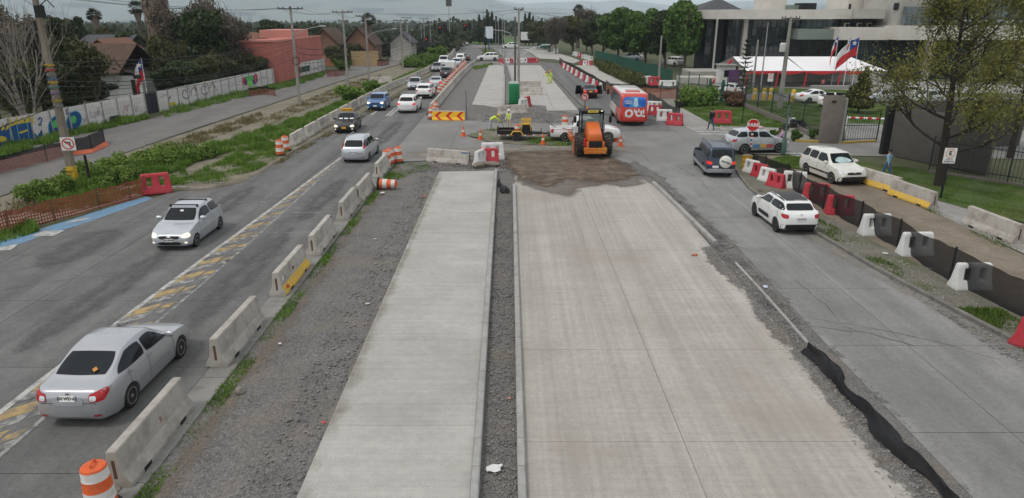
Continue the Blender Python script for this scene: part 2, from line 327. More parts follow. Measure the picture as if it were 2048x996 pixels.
def slabs(name,poly,xs,ys,z,m,gap=0.025,thick=0.03,shear=0.0,jm=None,label=None,sub=True):
 root = sheet(name,poly,z - thick,jm or M_joint,label=label)
 P2 = [(p[0] - shear * p[1],p[1]) for p in poly]
 bm = bmesh.new(); f = bm.faces.new([bm.verts.new((p[0],p[1],0)) for p in P2]); f.normal_update(); bmesh.ops.triangulate(bm,faces=[f]); tris = [[(v.co.x,v.co.y) for v in f.verts] for f in bm.faces]; bm.free()
 for i in range(len(xs) - 1):
  for j in range(len(ys) - 1):
   bm = bmesh.new(); tot = 0; vd = {}
   dz = rng.uniform(-0.002,0.002)
   def vert(p):
    k = (round(p[0],3),round(p[1],3))
    if k not in vd: vd[k] = bm.verts.new((p[0] + shear * p[1],p[1],z + dz))
    return vd[k]
   for t3 in tris:
    c = clip(t3,xs[i] + gap / 2,xs[i + 1] - gap / 2,ys[j] + gap / 2,ys[j + 1] - gap / 2)
    if len(c) < 3 or abs(area(c)) < 1e-4: continue
    if area(c) < 0: c.reverse()
    tot += abs(area(c)); q = []
    for p in c:
     v = vert(p)
     if v not in q: q.append(v)
    if len(q) >= 3:
     try: bm.faces.new(q)
     except ValueError: pass
   if tot < .05: bm.free(); continue
   be = [e for e in bm.edges if len(e.link_faces) == 1]; r_ = bmesh.ops.extrude_edge_only(bm,edges=be)
   for v in r_['geom']:
    if isinstance(v,bmesh.types.BMVert): v.co.z = z - thick - .002
   me = bpy.data.meshes.new('slab'); bm.to_mesh(me); bm.free(); link('slab',me,m,root)
 return root
def kerb(name,pts,wd,ht,z0,m,label,piece=1.0,gap=0.012,kind='structure',lean=0.0,fill=True):
 root = bpy.data.objects.new(name,None); COL.objects.link(root); tag(root,label,kind=kind)
 pts = [Vector((p[0],p[1],0)) for p in pts]
 for a,b in zip(pts[:-1],pts[1:]):
  L_ = (b - a).length; n = max(1,round(L_ / piece)); d = (b - a) / n
  for k in range(n):
   c = a + d * (k + 0.5); rz = math.atan2(d.y,d.x)
   q = MB(); l2,w2,h = d.length / 2 - gap / 2,wd / 2,ht
   ch = min(0.025,wd * 0.15)
   sec = [(-w2,0),(w2,0),(w2,h - ch),(w2 - ch,h),(-w2 + ch,h),(-w2,h - ch)]
   q.extr(sec,-l2,l2,Matrix(((0,0,1,0),(1,0,0,0),(0,1,0,0),(0,0,0,1))))
   q.build('kerbstone',m,root,loc=(c.x,c.y,z0 + rng.uniform(-.006,.006)),rz=rz + rng.uniform(-.006,.006))
 return root
def frange(a,b,st):
 out = [a]
 while out[-1] < b: out.append(out[-1] + st)
 return out
t_ = []
b = MB(); b.add([(sx * 16000,y,zg(y) - .05) for y in (-600,200,13500) for sx in (-1,1)],[(0,1,3,2),(2,3,5,4)])
tag(b.build('ground',M_terrain),'dry grass and soil ground reaching to the hills',kind='structure')
LEFT_ROAD = px((-700,720),(-300,575),(0,492),(150,446),(290,402),(340,385),(470,370),(512,350),(560,321),(600,295),(660,262),(735,220),(800,185),(850,158),(880,139),(900,120),(908,108),(906,97),(890,88),(860,80),
 (905,80),(945,87),(964,95),(966,104),(956,116),(944,130))
LEFT_ROAD += [(-8.3,118),(-8.3,66),(-8.25,44),(-8.35,0),(-60,0)]
near = clip(LEFT_ROAD,-80,20,0,62)
slabs('road',near,[-60,-32,-28,-24,-20,-16.1,-12.1,-8.0],frange(-1.7,64,4.6),0.0,M_asph,gap=0.02,thick=0.02,label='worn grey two way road on the left')
far_ = clip(LEFT_ROAD,-80,20,62,900); sheet('road',far_,0.0,M_asph,label='far end of the left road curving away')
mk = bpy.data.objects.new('road_marking',None); COL.objects.link(mk); tag(mk,kind='structure')
def paint(pts,m,z=0.006,name='painted_mark'): return sheet(name,pts,z,m,mk)
paint(px((-80,505),(0,482),(150,437),(240,408),(292,393),(306,397),(250,418),(160,450),(90,470),(0,503),(-80,528)),M_blue)
for a in ((4,494,40,488,22,500,-20,503),(62,473,88,462,130,461,108,472),(150,440,190,434,165,441,130,447)): paint(px((a[0],a[1]),(a[2],a[3]),(a[4],a[5]),(a[6],a[7])),M_white,z=.010)
def medX(y): return -12.5 + (y - 20) * 0.034 if y > 20 else -12.55
ys_ = [0,8,16,22,28,34,40,46]
for a,b2 in zip(ys_[:-1],ys_[1:]):
 paint([(medX(a) - .02,a),(medX(a) + .16,a),(medX(b2) + .16,b2),(medX(b2) - .02,b2)],M_white)
def medW(y): return 1.35 if y < 24 else max(0.25,1.35 - (y - 24) * 0.05)
for a,b2 in zip(ys_[:-1],ys_[1:]):
 paint([(medX(a) + medW(a) - .12,a),(medX(a) + medW(a),a),(medX(b2) + medW(b2),b2),(medX(b2) + medW(b2) - .12,b2)],M_wornw)
y = 1.0; k = 0
while y < 45:
 w2 = medW(y); x0 = medX(y) + .17; x1 = medX(y) + w2 - .13
 if x1 - x0 > .1:
  paint([(x0,y),(x0 + (x1 - x0) * .62,y + .62),(x0 + (x1 - x0) * .62,y + 1.12),(x0,y + .5)],M_wornw,.007)
  paint([(x0,y + .52),(x0 + (x1 - x0) * .62,y + 1.14),(x0 + (x1 - x0) * .62,y + 1.78),(x0,y + 1.16)],M_yel,.007)
  paint([(x0 + (x1 - x0) * .72,y + .75),(x1,y + 1.05),(x1,y + 1.4),(x0 + (x1 - x0) * .72,y + 1.1)],M_wornw,.007)
  paint([(x0 + (x1 - x0) * .7,y + 1.15),(x1 - .02,y + 1.45),(x1 - .02,y + 1.85),(x0 + (x1 - x0) * .7,y + 1.55)],M_yel,.007)
 y += 1.3 + 0.012 * y
for p in (((1100 - 500,0),),): pass
for q in ((770,232,790,215),(777,232,797,215),(740,230,752,222)):   # short dashes ahead of the junction
 paint(px((q[0],q[1]),(q[0] + 5,q[1]),(q[2] + 4,q[3]),(q[2],q[3])),M_white)
for yy in (31.5,32.1,32.9,33.6,34.4,35.2,28.9):   # rumble lines
 for x0 in (-10.9,-10.1,-9.2):
  L_ = rng.uniform(.45,1.0); paint([(x0,yy),(x0 + L_,yy),(x0 + L_,yy + .09),(x0,yy + .09)],M_wornw)
 for x0 in (-15.6,-14.2,-13.0):
  L_ = rng.uniform(.25,.55); paint([(x0,yy + 1.2),(x0 + L_,yy + 1.2),(x0 + L_,yy + 1.29),(x0,yy + 1.29)],M_wornw)
for yy in (37.4,38.6):
 paint([(-21.0,yy),(-16.6,yy - .3),(-16.6,yy - .12),(-21.0,yy + .18)],M_wornw)
for yy in range(95,170,9): # lane line far up the road
 xx = -11.4 + max(0,yy - 120) * 0.02; paint([(xx,yy),(xx + .15,yy),(xx + .3,yy + 4),(xx + .15,yy + 4)],M_white)
SERV = px((-300,470),(0,392),(150,340),(294,290),(400,254),(500,222),(600,189),(688,160),(760,139),(801,128),(840,112),(868,101),(845,100),(760,121),(700,131),(655,146),(580,166),(486,186),(400,206),(310,236),(180,264),(0,303),(-300,372))
sheet('service_road',SERV,-0.012,M_serv,label='gravelled service road beside the graffiti wall')
kerb('kerb',px((294,290),(400,254),(500,222),(600,189),(688,160),(801,128)),.18,.1,-.03,M_kerb2,'low worn kerb along the service road',piece=2.0)
sheet('dirt_verge',px((-300,560),(0,470),(300,385),(335,378),(470,369),(512,349),(600,294),(735,219),(880,138),(900,118),(868,103),(801,129),(688,161),(500,223),(294,291),(0,394),(-300,470)),-0.02,mat('verge_soil',(0.185,0.165,0.125),0.95,var=0.25,scale=0.7,bump=0.9,bscale=18,dirt=(0.09,0.1,0.04),dscale=0.4,damt=0.75,streak=[(12,12,12,0.2)],coord='World'),label='dirt verge between service road and left road')
BED = [(-7.62,-2),(9.4,-2),(9.3,20),(9.45,27),(9.0,33),(8.5,38),(7.8,43),(5.5,46.5),(-1.2,47),(-4.6,44.8),(-7.5,43.8)]
sheet('gravel_bed',BED,-0.012,M_gravel,label='grey gravel bed between the road works lanes')
SH = -0.0085
L1 = [(-4.21,0),(-.755,0),(-1.075,41.0),(-4.42,40.7)]
slabs('concrete_lane',L1,[-6,2],[0,2.2,6.7,11.15,13.7,18.1,22.6,27.1,31.6,36.2,41.5],0.13,M_slab2,thick=.15,gap=.014,jm=M_lj,shear=SH,label='new narrow concrete lane left of the kerbs')
kerb('kerb',[(-.66,0),(-.98,41.2)],.17,.24,-.02,M_kerb,'left one of the two long straight kerbs',piece=1.0)
kerb('kerb',[(.24,0),(.12,37.4)],.17,.2,-.02,M_kerb,'right one of the two long straight kerbs',piece=1.0)
sheet('gravel_gap',[(-.58,-1),(.16,-1),(.05,37.4),(-.2,41.5),(-.9,41.5)],-0.004,M_gravel2,label='coarse gravel between the two straight kerbs')
L2 = [(.33,0),(8.2,0),(8.25,20),(8.3,33),(8.0,37.4),(7.2,41.5),(5,46),(.0,46.3),(.21,37)]
slabs('concrete_lane',L2,[-1,3.95,12],[0,4.4,8.8,13.2,17.7,22.2,26.4,30.6,34.8,39.2,50],0.03,M_slab,thick=.03,gap=.012,jm=M_lj,shear=-.004,label='wide double concrete lane in the middle')
kerb('kerb',[(8.72,18.1),(8.75,22),(8.72,25.0)],.1,.07,-.02,M_kerb,'broken thin kerb edging the gravel strip',piece=1.0)
kerb('kerb',[(8.55,27.2),(8.3,33),(8.05,38.0)],.2,.2,-.02,M_kerb,'kerb along the right side of the wide lane',piece=1.0)
RIGHT_ROAD = [(9.3,-2),(9.25,18),(9.42,27),(9.0,33),(8.5,38),(7.85,43.2),(9.0,47.5),(9.4,62),(14.5,62),(14.8,58),(14.6,52),(14.2,46),(13.9,42),(13.1,37),(13.05,33),(13.25,30),(13.75,24.3),(14.4,20.4),(14.85,17.7),(15.4,13),(16.2,5),(16.8,-2)]
slabs('road',clip(RIGHT_ROAD,0,40,-2,43.5),[5,11.6,20],frange(-4.0,46,4.4),0.0,M_conc,gap=.02,thick=.02,label='grey concrete road on the right')
KR = [(16.9,-2),(16.3,5),(15.5,13),(14.93,17.7),(14.48,20.4),(13.83,24.3),(13.33,30),(13.13,33),(13.18,37),(13.6,40),(13.98,42)]
kerb('kerb',KR[3:],.16,.16,-.02,M_kerb2,'old kerb along the right road',piece=1.0)
kerb('kerb',KR[:4],.17,.165,-.02,M_kerby,'yellow painted end of the kerb on the right',piece=1.0)
JUNC = [(-8.3,43.9),(-4.6,45.0),(-1.2,47.2),(5.5,46.7),(7.8,43.3),(13.6,43.5),(14.2,46),(15.2,47.2),(30,45.6),(60,42.4),(60,52),(24.0,52.0),(19.5,57.5),(15.2,61.2),(11.7,60.6),(11.9,67),(9.4,69.5),(4,68.5),(-8.3,66)]
slabs('junction',JUNC,[-9,-4.5,0,4.5,9,13.5,18,22.5,27,36,60],frange(38.6,72,4.4),0.0,mat('junction_concrete',(0.2,0.196,0.187),0.85,var=0.12,scale=0.5,bump=0.3,bscale=80,rand=0.05,streak=[(0.5,0.25,1,0.12),(35,35,35,0.12)],dirt=(0.13,0.128,0.125),dscale=0.25,damt=0.45,coord='World'),gap=.02,thick=.02,label='pale concrete paving of the road junction')
FR = px((1169,214),(1125,170),(1081,131),(1060,122),(1119,127),(1160,152),(1211,181),(1240,200),(1330,245),(1345,262),(1290,262),(1200,262))
sheet('road',FR,0.004,M_asph,label='dark lane carrying the bus beyond the junction')
sheet('gravel_bed',px((862,214),(905,164),(950,126),(1000,112),(1060,121),(1082,131),(1126,171),(1172,214),(1180,232),(1120,248),(1050,243),(930,243),(862,233)),-0.006,M_gravel,label='gravel bed beyond the junction')
slabs('concrete_lane',px((943,213),(1004,217),(1008,134),(1000,131),(978,131)),[-12,8],frange(70,140,4.6),0.1,M_slab2,thick=.12,label='far narrow concrete lane beyond the heap of gravel')
slabs('concrete_lane',px((1016,131),(1041,209),(1092,212),(1094,222),(1156,221),(1120,178),(1081,131)),[-12,4.2,20],frange(66,140,4.6),0.04,M_slab2,thick=.05,label='far wide concrete lane behind the pickup')
slabs('concrete_lane',px((1151,131),(1186,131),(1262,168),(1219,170)),[0,30],frange(90,140,4.6),0.04,M_slab2,thick=.05,label='pale lane behind the long black mesh fence')
kerb('kerb',px((1007,213),(1009,134),(1003,128),(985,126)),.25,.2,-.02,M_kerb,'kerb edging the far narrow lane',piece=2.5)
kerb('kerb',px((1041,212),(1015,131)),.25,.2,-.02,M_kerb,'kerb left of the far wide lane',piece=2.5)
kerb('kerb',px((1170,216),(1126,172),(1082,131)),.3,.2,-.02,M_kerb2,'dark kerb right of the far wide lane',piece=2.5)
sheet('concrete_lane',px((1042,98),(1086,99),(1116,106),(1150,117),(1160,122),(1147,127),(1110,119),(1076,117),(1062,106)),.02,M_slab2,label='distant pale lane bending to the left')
sheet('road',px((985,96),(1041,98),(1061,107),(1076,118),(1080,126),(1016,128),(1006,113)),.01,M_conc,label='distant grey lane bending left beside the pale one')
sheet('road',px((860,92),(960,90),(1060,93),(1090,96),(1085,98),(985,95),(900,97)),.012,M_conc,label='distant cross street before the green field')
sheet('kerb_strip',[(17.1,-2),(16.4,5),(15.6,13),(15.0,17.7),(14.55,20.4),(13.9,24.3),(13.4,30),(13.2,33),(13.25,37),(13.7,40),(14.1,42),(15.6,41),(14.6,36),(15.1,31),(15.6,26),(16.6,20),(17.8,14),(19.5,5),(21,-2)],.02,mat('weedy_gravel',(0.15,0.14,0.115),0.95,var=0.3,scale=2,bump=0.9,bscale=25,dirt=(0.075,0.095,0.03),dscale=0.5,damt=0.8,streak=[(25,25,25,0.4)],coord='World'),label='weedy gravel strip under the black mesh fence')
sheet('dirt_path',[(21,-2),(19.5,5),(17.8,14),(16.6,20),(15.6,26),(15.1,31),(14.6,36),(15.6,41.3),(17.2,42.6),(19.2,42.4),(21.4,39),(20.9,33.8),(20.6,30.0),(20.6,25),(21.3,20),(22.6,10),(24,-2)],.012,M_dirt,label='brown dirt path beside the mesh fence')
slabs('footpath',[(20.75,36),(20.7,33.8),(20.6,30.0),(20.7,25),(21.4,20),(22.6,10),(26,10),(30.5,24),(31.5,27.5),(24.6,28.8),(23.5,30.0),(22.3,33.6),(21.6,36.3)],frange(18,34,1.35),frange(8,40,1.5),.03,M_walk,gap=.015,label='paved footpath behind the concrete barriers')
sheet('lawn',[(19.0,42.6),(21.6,38.8),(22.4,33.6),(24.6,28.9),(31.8,27.6),(60,22),(60,36),(32,33.5),(26,40.5),(22.2,44.5)],.006,M_lawn,label='mown grass in front of the dark wall')
sheet('lawn',px((1545,335),(1530,322),(1560,313),(1600,313),(1612,330),(1605,340)),.022,M_lawn,label='small green patch beside the parked white estate')
sheet('dirt_path',px((1500,340),(1520,312),(1560,311),(1612,318),(1612,345),(1570,350)),.008,M_dirt,label='bare soil beside the stop sign')
sheet('lawn',px((1355,205),(1440,197),(1489,214),(1572,249),(1585,258),(1440,256),(1425,250),(1366,218)),.004,M_lawn,label='grass verge in front of the iron fence')
slabs('footpath',px((1335,232),(1350,216),(1366,217),(1428,252),(1440,262),(1385,262)),frange(8,30,2.2),frange(55,75,2.0),.03,M_walk,gap=.02,label='pale footpath with two men walking')
sheet('footpath',px((1255,203),(1262,190),(1380,178),(1440,190),(1440,200),(1352,214),(1330,232),(1292,232)),.008,mat('trampled_soil',(0.2,0.19,0.165),0.95,var=0.25,scale=0.6,bump=.6,bscale=20,dirt=(0.09,0.1,0.05),dscale=0.3,damt=0.7,coord='World'),label='trampled bare soil before the green gate')
slabs('footpath',px((1440,252),(1590,258),(1640,262),(1640,285),(1590,280),(1500,262),(1440,262)),frange(14,40,2.0),frange(48,64,2.0),.05,M_walk,gap=.02,thick=.06,label='footpath where the motorcycle is parked')
sheet('lawn',px((1450,172),(1640,178),(1990,190),(1990,262),(1690,252),(1640,250),(1575,246),(1490,212)),.003,M_lawn,label='lawn inside the compound')
sheet('car_park',px((1470,186),(1640,190),(2048,196),(2048,214),(1700,207),(1500,200)),.008,M_asph,label='asphalt drive inside the compound')
sheet('car_park',px((1690,246),(2048,262),(2300,275),(2300,330),(1780,305),(1690,283)),.012,M_conc,label='paved yard behind the gate')
sheet('forecourt',px((1380,150),(1780,160),(2200,175),(2200,190),(1700,182),(1440,172),(1380,166)),.004,M_walk,label='forecourt under the white marquee')
for k in range(4):   # zebra bars
 x0 = 14.6 + k * .0; yy = 55.0 + k * 1.15
 paint([(15.1,yy),(19.2,yy - .5),(19.2,yy),(15.1,yy + .5)],M_white,.008)
for k in range(3):
 yy = 46.9 - k * .85; paint([(19.0,yy),(23.0,yy - .35),(23.0,yy + .05),(19.0,yy + .4)],M_white,.008)
kerb('kerb',px((1590,283),(1680,287)),.2,.15,0,M_kerby,'yellow kerb before the round shrubs',piece=1.2)
kerb('kerb',px((1686,287),(1752,284)),.2,.15,0,M_kerby,'yellow kerb before the iron gate',piece=1.2)
def ragged(poly,amp,step=0.5):
 out = []
 for i,p in enumerate(poly):
  q = poly[(i + 1) % len(poly)]; d = math.dist(p,q); n = max(1,int(d / step))
  for k in range(n):
   t = k / n; out.append((p[0] + (q[0] - p[0]) * t + rng.uniform(-amp,amp),p[1] + (q[1] - p[1]) * t + rng.uniform(-amp,amp)))
 return out
MUD = [(-.9,47.3),(-1.0,42.5),(-.5,40.5),(.1,38.3),(1.6,36.9),(2.6,36.0),(3.2,36.0),(3.4,37.2),(4.8,38.0),(6.0,37.8),(7.9,38.6),(8.0,41),(7.8,43.6),(6.6,46.6),(3,47.6)]
def heap(name,poly,hfun,step,m,label,z0=0.0,kind='structure'):
 xs = [p[0] for p in poly]; ys = [p[1] for p in poly]; gx = np.arange(min(xs),max(xs) + step,step); gy = np.arange(min(ys),max(ys) + step,step)
 X,Y = np.meshgrid(gx,gy); k = inside(X,Y,poly); Z = hfun(X,Y) + z0
 idx = np.arange(X.size).reshape(X.shape); q = k[:-1,:-1] & k[1:,:-1] & k[:-1,1:] & k[1:,1:]
 F_ = np.stack([idx[:-1,:-1][q],idx[:-1,1:][q],idx[1:,1:][q],idx[1:,:-1][q]],1)
 o = link(name,fast_mesh(name,np.stack([X.ravel(),Y.ravel(),Z.ravel()],1),F_),m,None,60)
 return tag(o,label,kind=kind)
def lump(X,Y,s=1.0,seed=0):
 r = np.random.default_rng(seed); Z = np.zeros_like(X)
 for k in range(24):
  a,ph,fr = r.uniform(0,6.28),r.uniform(0,6.28),r.uniform(.6,4.5) / s
  Z += np.sin((X * math.cos(a) + Y * math.sin(a)) * fr + ph) / (1 + fr)
 return Z / 4
def spread(name,poly,z,m,label,edge=.6,step=.18,hfun=None,parent=None,kind='structure'):
 xs = [p[0] for p in poly]; ys = [p[1] for p in poly]; gx = np.arange(min(xs) - step,max(xs) + step * 2,step); gy = np.arange(min(ys) - step,max(ys) + step * 2,step); X,Y = np.meshgrid(gx,gy); D = np.full(X.shape,1e9)
 for i in range(len(poly)):
  ax,ay = poly[i - 1][:2]; bx,by = poly[i][:2]; dx,dy = bx - ax,by - ay; t = np.clip(((X - ax) * dx + (Y - ay) * dy) / (dx * dx + dy * dy + 1e-9),0,1); D = np.minimum(D,np.hypot(X - ax - t * dx,Y - ay - t * dy))
 k = inside(X,Y,poly); cov = np.clip(np.where(k,D,-D) / edge,0,1); Z = np.full(X.shape,z) + (hfun(X,Y) * cov if hfun else 0); idx = np.arange(X.size).reshape(X.shape); q = (cov[:-1,:-1] + cov[1:,:-1] + cov[:-1,1:] + cov[1:,1:]) > 0
 me = fast_mesh(name,np.stack([X.ravel(),Y.ravel(),Z.ravel()],1),np.stack([idx[:-1,:-1][q],idx[:-1,1:][q],idx[1:,1:][q],idx[1:,:-1][q]],1)); at = me.attributes.new('cover','FLOAT','POINT'); at.data.foreach_set('value',cov.ravel().astype(np.float32)); o = link(name,me,m,None,60); return tag(o,label,kind=kind)
F_wet,F_mud,F_grav,F_dirt,F_dust = feather('damp_film_fading',M_wet,.25),feather('soil_fading',M_mud,.18),feather('gravel_fading',M_gravel2),feather('dirt_fading',M_dirt,.3),feather('dust_fading',mat('pale_dust',(.25,.225,.19),.95,var=.2,scale=2,streak=[(20,20,20,.15)],coord='World'),.4)
spread('damp_patch',[(-.9,47.3),(-1.0,42.5),(-.5,40.5),(.0,37.6),(1.6,35.6),(2.6,34.6),(3.6,34.8),(4.2,36.4),(5.2,37.2),(6.3,36.4),(8.1,37.6),(8.2,41),(7.9,43.8),(6.6,47),(3,48.2)],.036,F_wet,'damp dark edge of the spread soil',1.3)
spread('soil_spread',[(-1.0,48.2),(-1.2,43.5),(-.7,41.0),(.2,38.0),(1.6,36.4),(2.9,36.6),(3.6,38.4),(5.0,37.6),(7.0,38.2),(8.3,40),(7.9,44.2),(6.9,47.6),(3,48.8)],.045,F_mud,'brown soil spread over the end of the lane',1.6,.1,lambda X,Y: .03 + .045 * lump(X,Y,.28,3) + .03 * np.sin(X * 9 + np.sin(Y * 1.3)) * (np.abs(X - 4.3) < .4) + .03 * np.sin(X * 9 + Y) * (np.abs(X - 6.1) < .4) + .14 * np.exp(-((X + .2) ** 2 / .7 + (Y - 44) ** 2 / 6)))
spread('gravel_spill',[(7.65,4),(7.7,10),(7.5,14),(7.7,17),(7.45,19),(7.7,22),(7.3,25),(7.5,27.2),(8.6,27.4),(8.7,20),(8.7,4)],.0345,F_grav,'gravel spilled over the right edge of the wide lane',.75)
spread('dirt_spill',[(9.0,5),(9.8,10),(9.7,18),(9.9,26),(9.5,34),(9.4,40),(8.2,46),(7.0,43),(8.2,37),(9.0,28),(8.9,18)],.0055,F_grav,'dirt washed onto the edge of the right road',1.0)
spread('dirt_spill',[(13.4,33),(12.4,30),(13.0,25),(13.9,19),(14.6,13),(16,9),(15.6,13),(14.7,18),(13.9,24),(13.4,30)],.0058,F_dust,'dust along the right kerb',.7)
spread('dust_patch',[(-8,44),(-3,45.5),(2,47.5),(9,46),(10,50),(4,52),(-3,50),(-8,48)],.0062,F_dust,'tracked dust across the junction',2.6)
spread('dust_patch',[(-4,62),(4,62),(9,66),(4,71),(-5,70),(-8,66)],.0068,F_grav,'gravel spread beyond the junction',2.5,.3)
spread('dirt_spill',[(-7.7,8),(-6.6,9),(-6.5,20),(-6.8,30),(-6.4,42),(-7.6,43.5)],.0005,F_dirt,'brown soil along the barrier plinth',1.1)
spread('dust_patch',[(-4.3,2),(-3.9,2),(-4.1,40),(-4.6,40.5)],.133,F_dust,'dusty left edge of the narrow lane',.5)
spread('dirt_spill',px((330,386),(380,360),(470,360),(560,318),(600,300),(560,335),(500,365),(420,385)),.0045,F_dirt,'soil washed from the left verge onto the road',1.5,.25)
heap('gravel_heap',ragged(px((948,212),(1003,216),(1012,224),(1005,240),(935,240),(925,226)),.2),lambda X,Y: .02 + .45 * np.exp(-((X + 4) ** 2 / 3 + (Y - 70) ** 2 / 6)) + .06 * lump(X,Y,.6,5),.2,M_gravel2,'heap of grey gravel at the end of the far lane')
heap('gravel_island',ragged(px((930,272),(975,258),(1010,256),(1130,268),(1140,290),(1060,292),(980,286)),.15),lambda X,Y: .03 + .12 * np.exp(-((X + 1) ** 2 / 8 + (Y - 54) ** 2 / 5)) + .03 * lump(X,Y,.6,6),.2,mat('island_soil',(0.17,0.155,0.12),.95,var=.3,scale=2,bump=.9,bscale=20,dirt=(0.07,0.1,0.03),dscale=.5,damt=.8,streak=[(20,20,20,.3)],coord='World'),'soil and gravel island under the trailer')
def crack(pts,wd,sd,z=.0045):
 rg = random.Random(sd); P = [Vector(G(*q)[:2]) for q in pts]; a = []
 for u,v in zip(P[:-1],P[1:]):
  n = max(2,int((v - u).length / .4))
  for k in range(n): a.append(u.lerp(v,k / n) + Vector((rg.uniform(-.06,.06),rg.uniform(-.06,.06))))
 for u,v in zip(a[:-1],a[1:]):
  d = (v - u).normalized() * 1.02; n_ = Vector((-d.y,d.x)) * wd * rg.uniform(.4,1.2) / 2; paint([tuple(u - n_),tuple(v - n_),tuple(v + n_),tuple(u + n_)],M_joint,z,'crack')
for k,(pts,wd) in enumerate((([(1470,632),(1600,650),(1740,668)],.018),([(1560,628),(1700,648),(1860,680),(2040,730)],.018),([(1690,655),(1740,668),(1860,700)],.022),([(1590,560),(1640,600),(1690,655)],.02),([(0,545),(90,530),(200,512)],.018),([(-20,585),(120,560),(240,548)],.016),([(420,470),(520,455),(560,440)],.014),([(1350,330),(1390,352),(1420,380)],.03))): crack(pts,wd,k)
F_oil = feather('oil_fading',mat('oil_stain',(.1,.098,.096),.7,var=.3,scale=3,coord='World'),.4)
for cx,cy,rx,ry in ((-14.2,22,.9,5),(-10.0,24,.8,6),(-14.6,33,.9,5),(-9.9,35,.8,5),(-18,27,1.4,3),(-10.0,56,.9,7)): spread('oil_stain',[(cx + rx * math.cos(a),cy + ry * math.sin(a)) for a in [.63 * j for j in range(10)]],.0085,F_oil,once('dark worn stain in the left road lanes'),rx)
# ------------------------------------------------------------------ vehicles
def paint_mat(name,col,metal=0.0,rough=0.35,coat=0.85): return mat(name,col,rough,metal,var=0.03,scale=3,coat=coat,spec=0.5,dirt=tuple(c * 0.75 for c in col),dscale=2.5,damt=0.35)
M_silver = paint_mat('silver_paint',(0.42,0.43,0.45),0.55,0.38); M_silver2 = paint_mat('pale_silver_paint',(0.46,0.49,0.52),0.45,0.38)
M_wpaint = paint_mat('white_car_paint',(0.72,0.72,0.71),0,0.35); M_bpaint = paint_mat('black_car_paint',(0.008,0.008,0.009),0,0.3,0.25); M_gpaint = paint_mat('dark_grey_car_paint',(0.045,0.047,0.052),0.3,0.3)
M_blupaint = paint_mat('blue_car_paint',(0.03,0.12,0.32),0.35,0.3); M_navy = paint_mat('steel_blue_car_paint',(0.022,0.04,0.068),0.2,0.35,.3); M_gry2 = paint_mat('mid_grey_car_paint',(0.2,0.2,0.205),0.4,0.35)
M_redbus = paint_mat('red_bus_paint',(0.55,0.035,0.02),0,0.4); M_offw = paint_mat('cream_white_paint',(0.66,0.65,0.6),0,0.4)
M_orange = paint_mat('orange_machine_paint',(0.62,0.13,0.02),0,0.45,0.3); M_lowor = paint_mat('dark_orange_paint',(0.5,0.11,0.02),0,0.5,0.2)
M_glass = mat('car_glass',(0.012,0.015,0.017),0.08,var=0.3,scale=2.0,spec=0.25)
M_glassl = mat('pale_car_glass',(0.10,0.13,0.14),0.08,var=0.4,scale=1.5,spec=0.4)
M_plast = mat('black_plastic',(0.018,0.018,0.019),0.6,var=0.2); M_rub = mat('tyre_rubber',(0.02,0.02,0.02),0.85,var=0.25,scale=8,bump=.4,bscale=60,dirt=(0.07,0.062,0.052),dscale=3,damt=.5)
M_chrome = mat('bright_metal',(0.55,0.56,0.57),0.25,0.9,var=0.1); M_alloy = mat('wheel_alloy',(0.33,0.34,0.35),0.4,0.6,var=0.15); M_rimd = mat('dark_rim',(0.03,0.03,0.032),0.45,0.3,var=0.2); M_steelrim = mat('grey_steel_rim',(0.25,0.25,0.24),0.6,0.3,var=0.2)
M_tail = mat('tail_lamp_red',(0.38,0.01,0.012),0.2,var=0.15,coat=.5); M_lampw = mat('lamp_clear',(0.6,0.62,0.64),0.15,0.2,var=0.25,scale=20,coat=.5); M_lampa = mat('lamp_amber',(0.6,0.2,0.02),0.25,var=.1,coat=.4)
M_lit = mat('lit_headlamp',(0.8,0.75,0.6),0.3,emit=(1,0.9,0.65),estr=0.7); M_brk = mat('lit_brake_lamp',(0.6,0.02,0.02),0.3,emit=(1,0.04,0.02),estr=0.35)
M_plate = mat('plate_white',(0.7,0.7,0.68),0.5,var=.05); M_platey = mat('plate_orange',(0.7,0.3,0.03),0.5,var=.05); M_ink = mat('ink_black',(0.01,0.01,0.01),0.6)
def smooth1(a,k):
 if k < 1: return a
 w_ = np.hanning(2 * k + 3)[1:-1]; w_ /= w_.sum(); return np.convolve(np.pad(a,k,mode='edge'),w_,'valid')
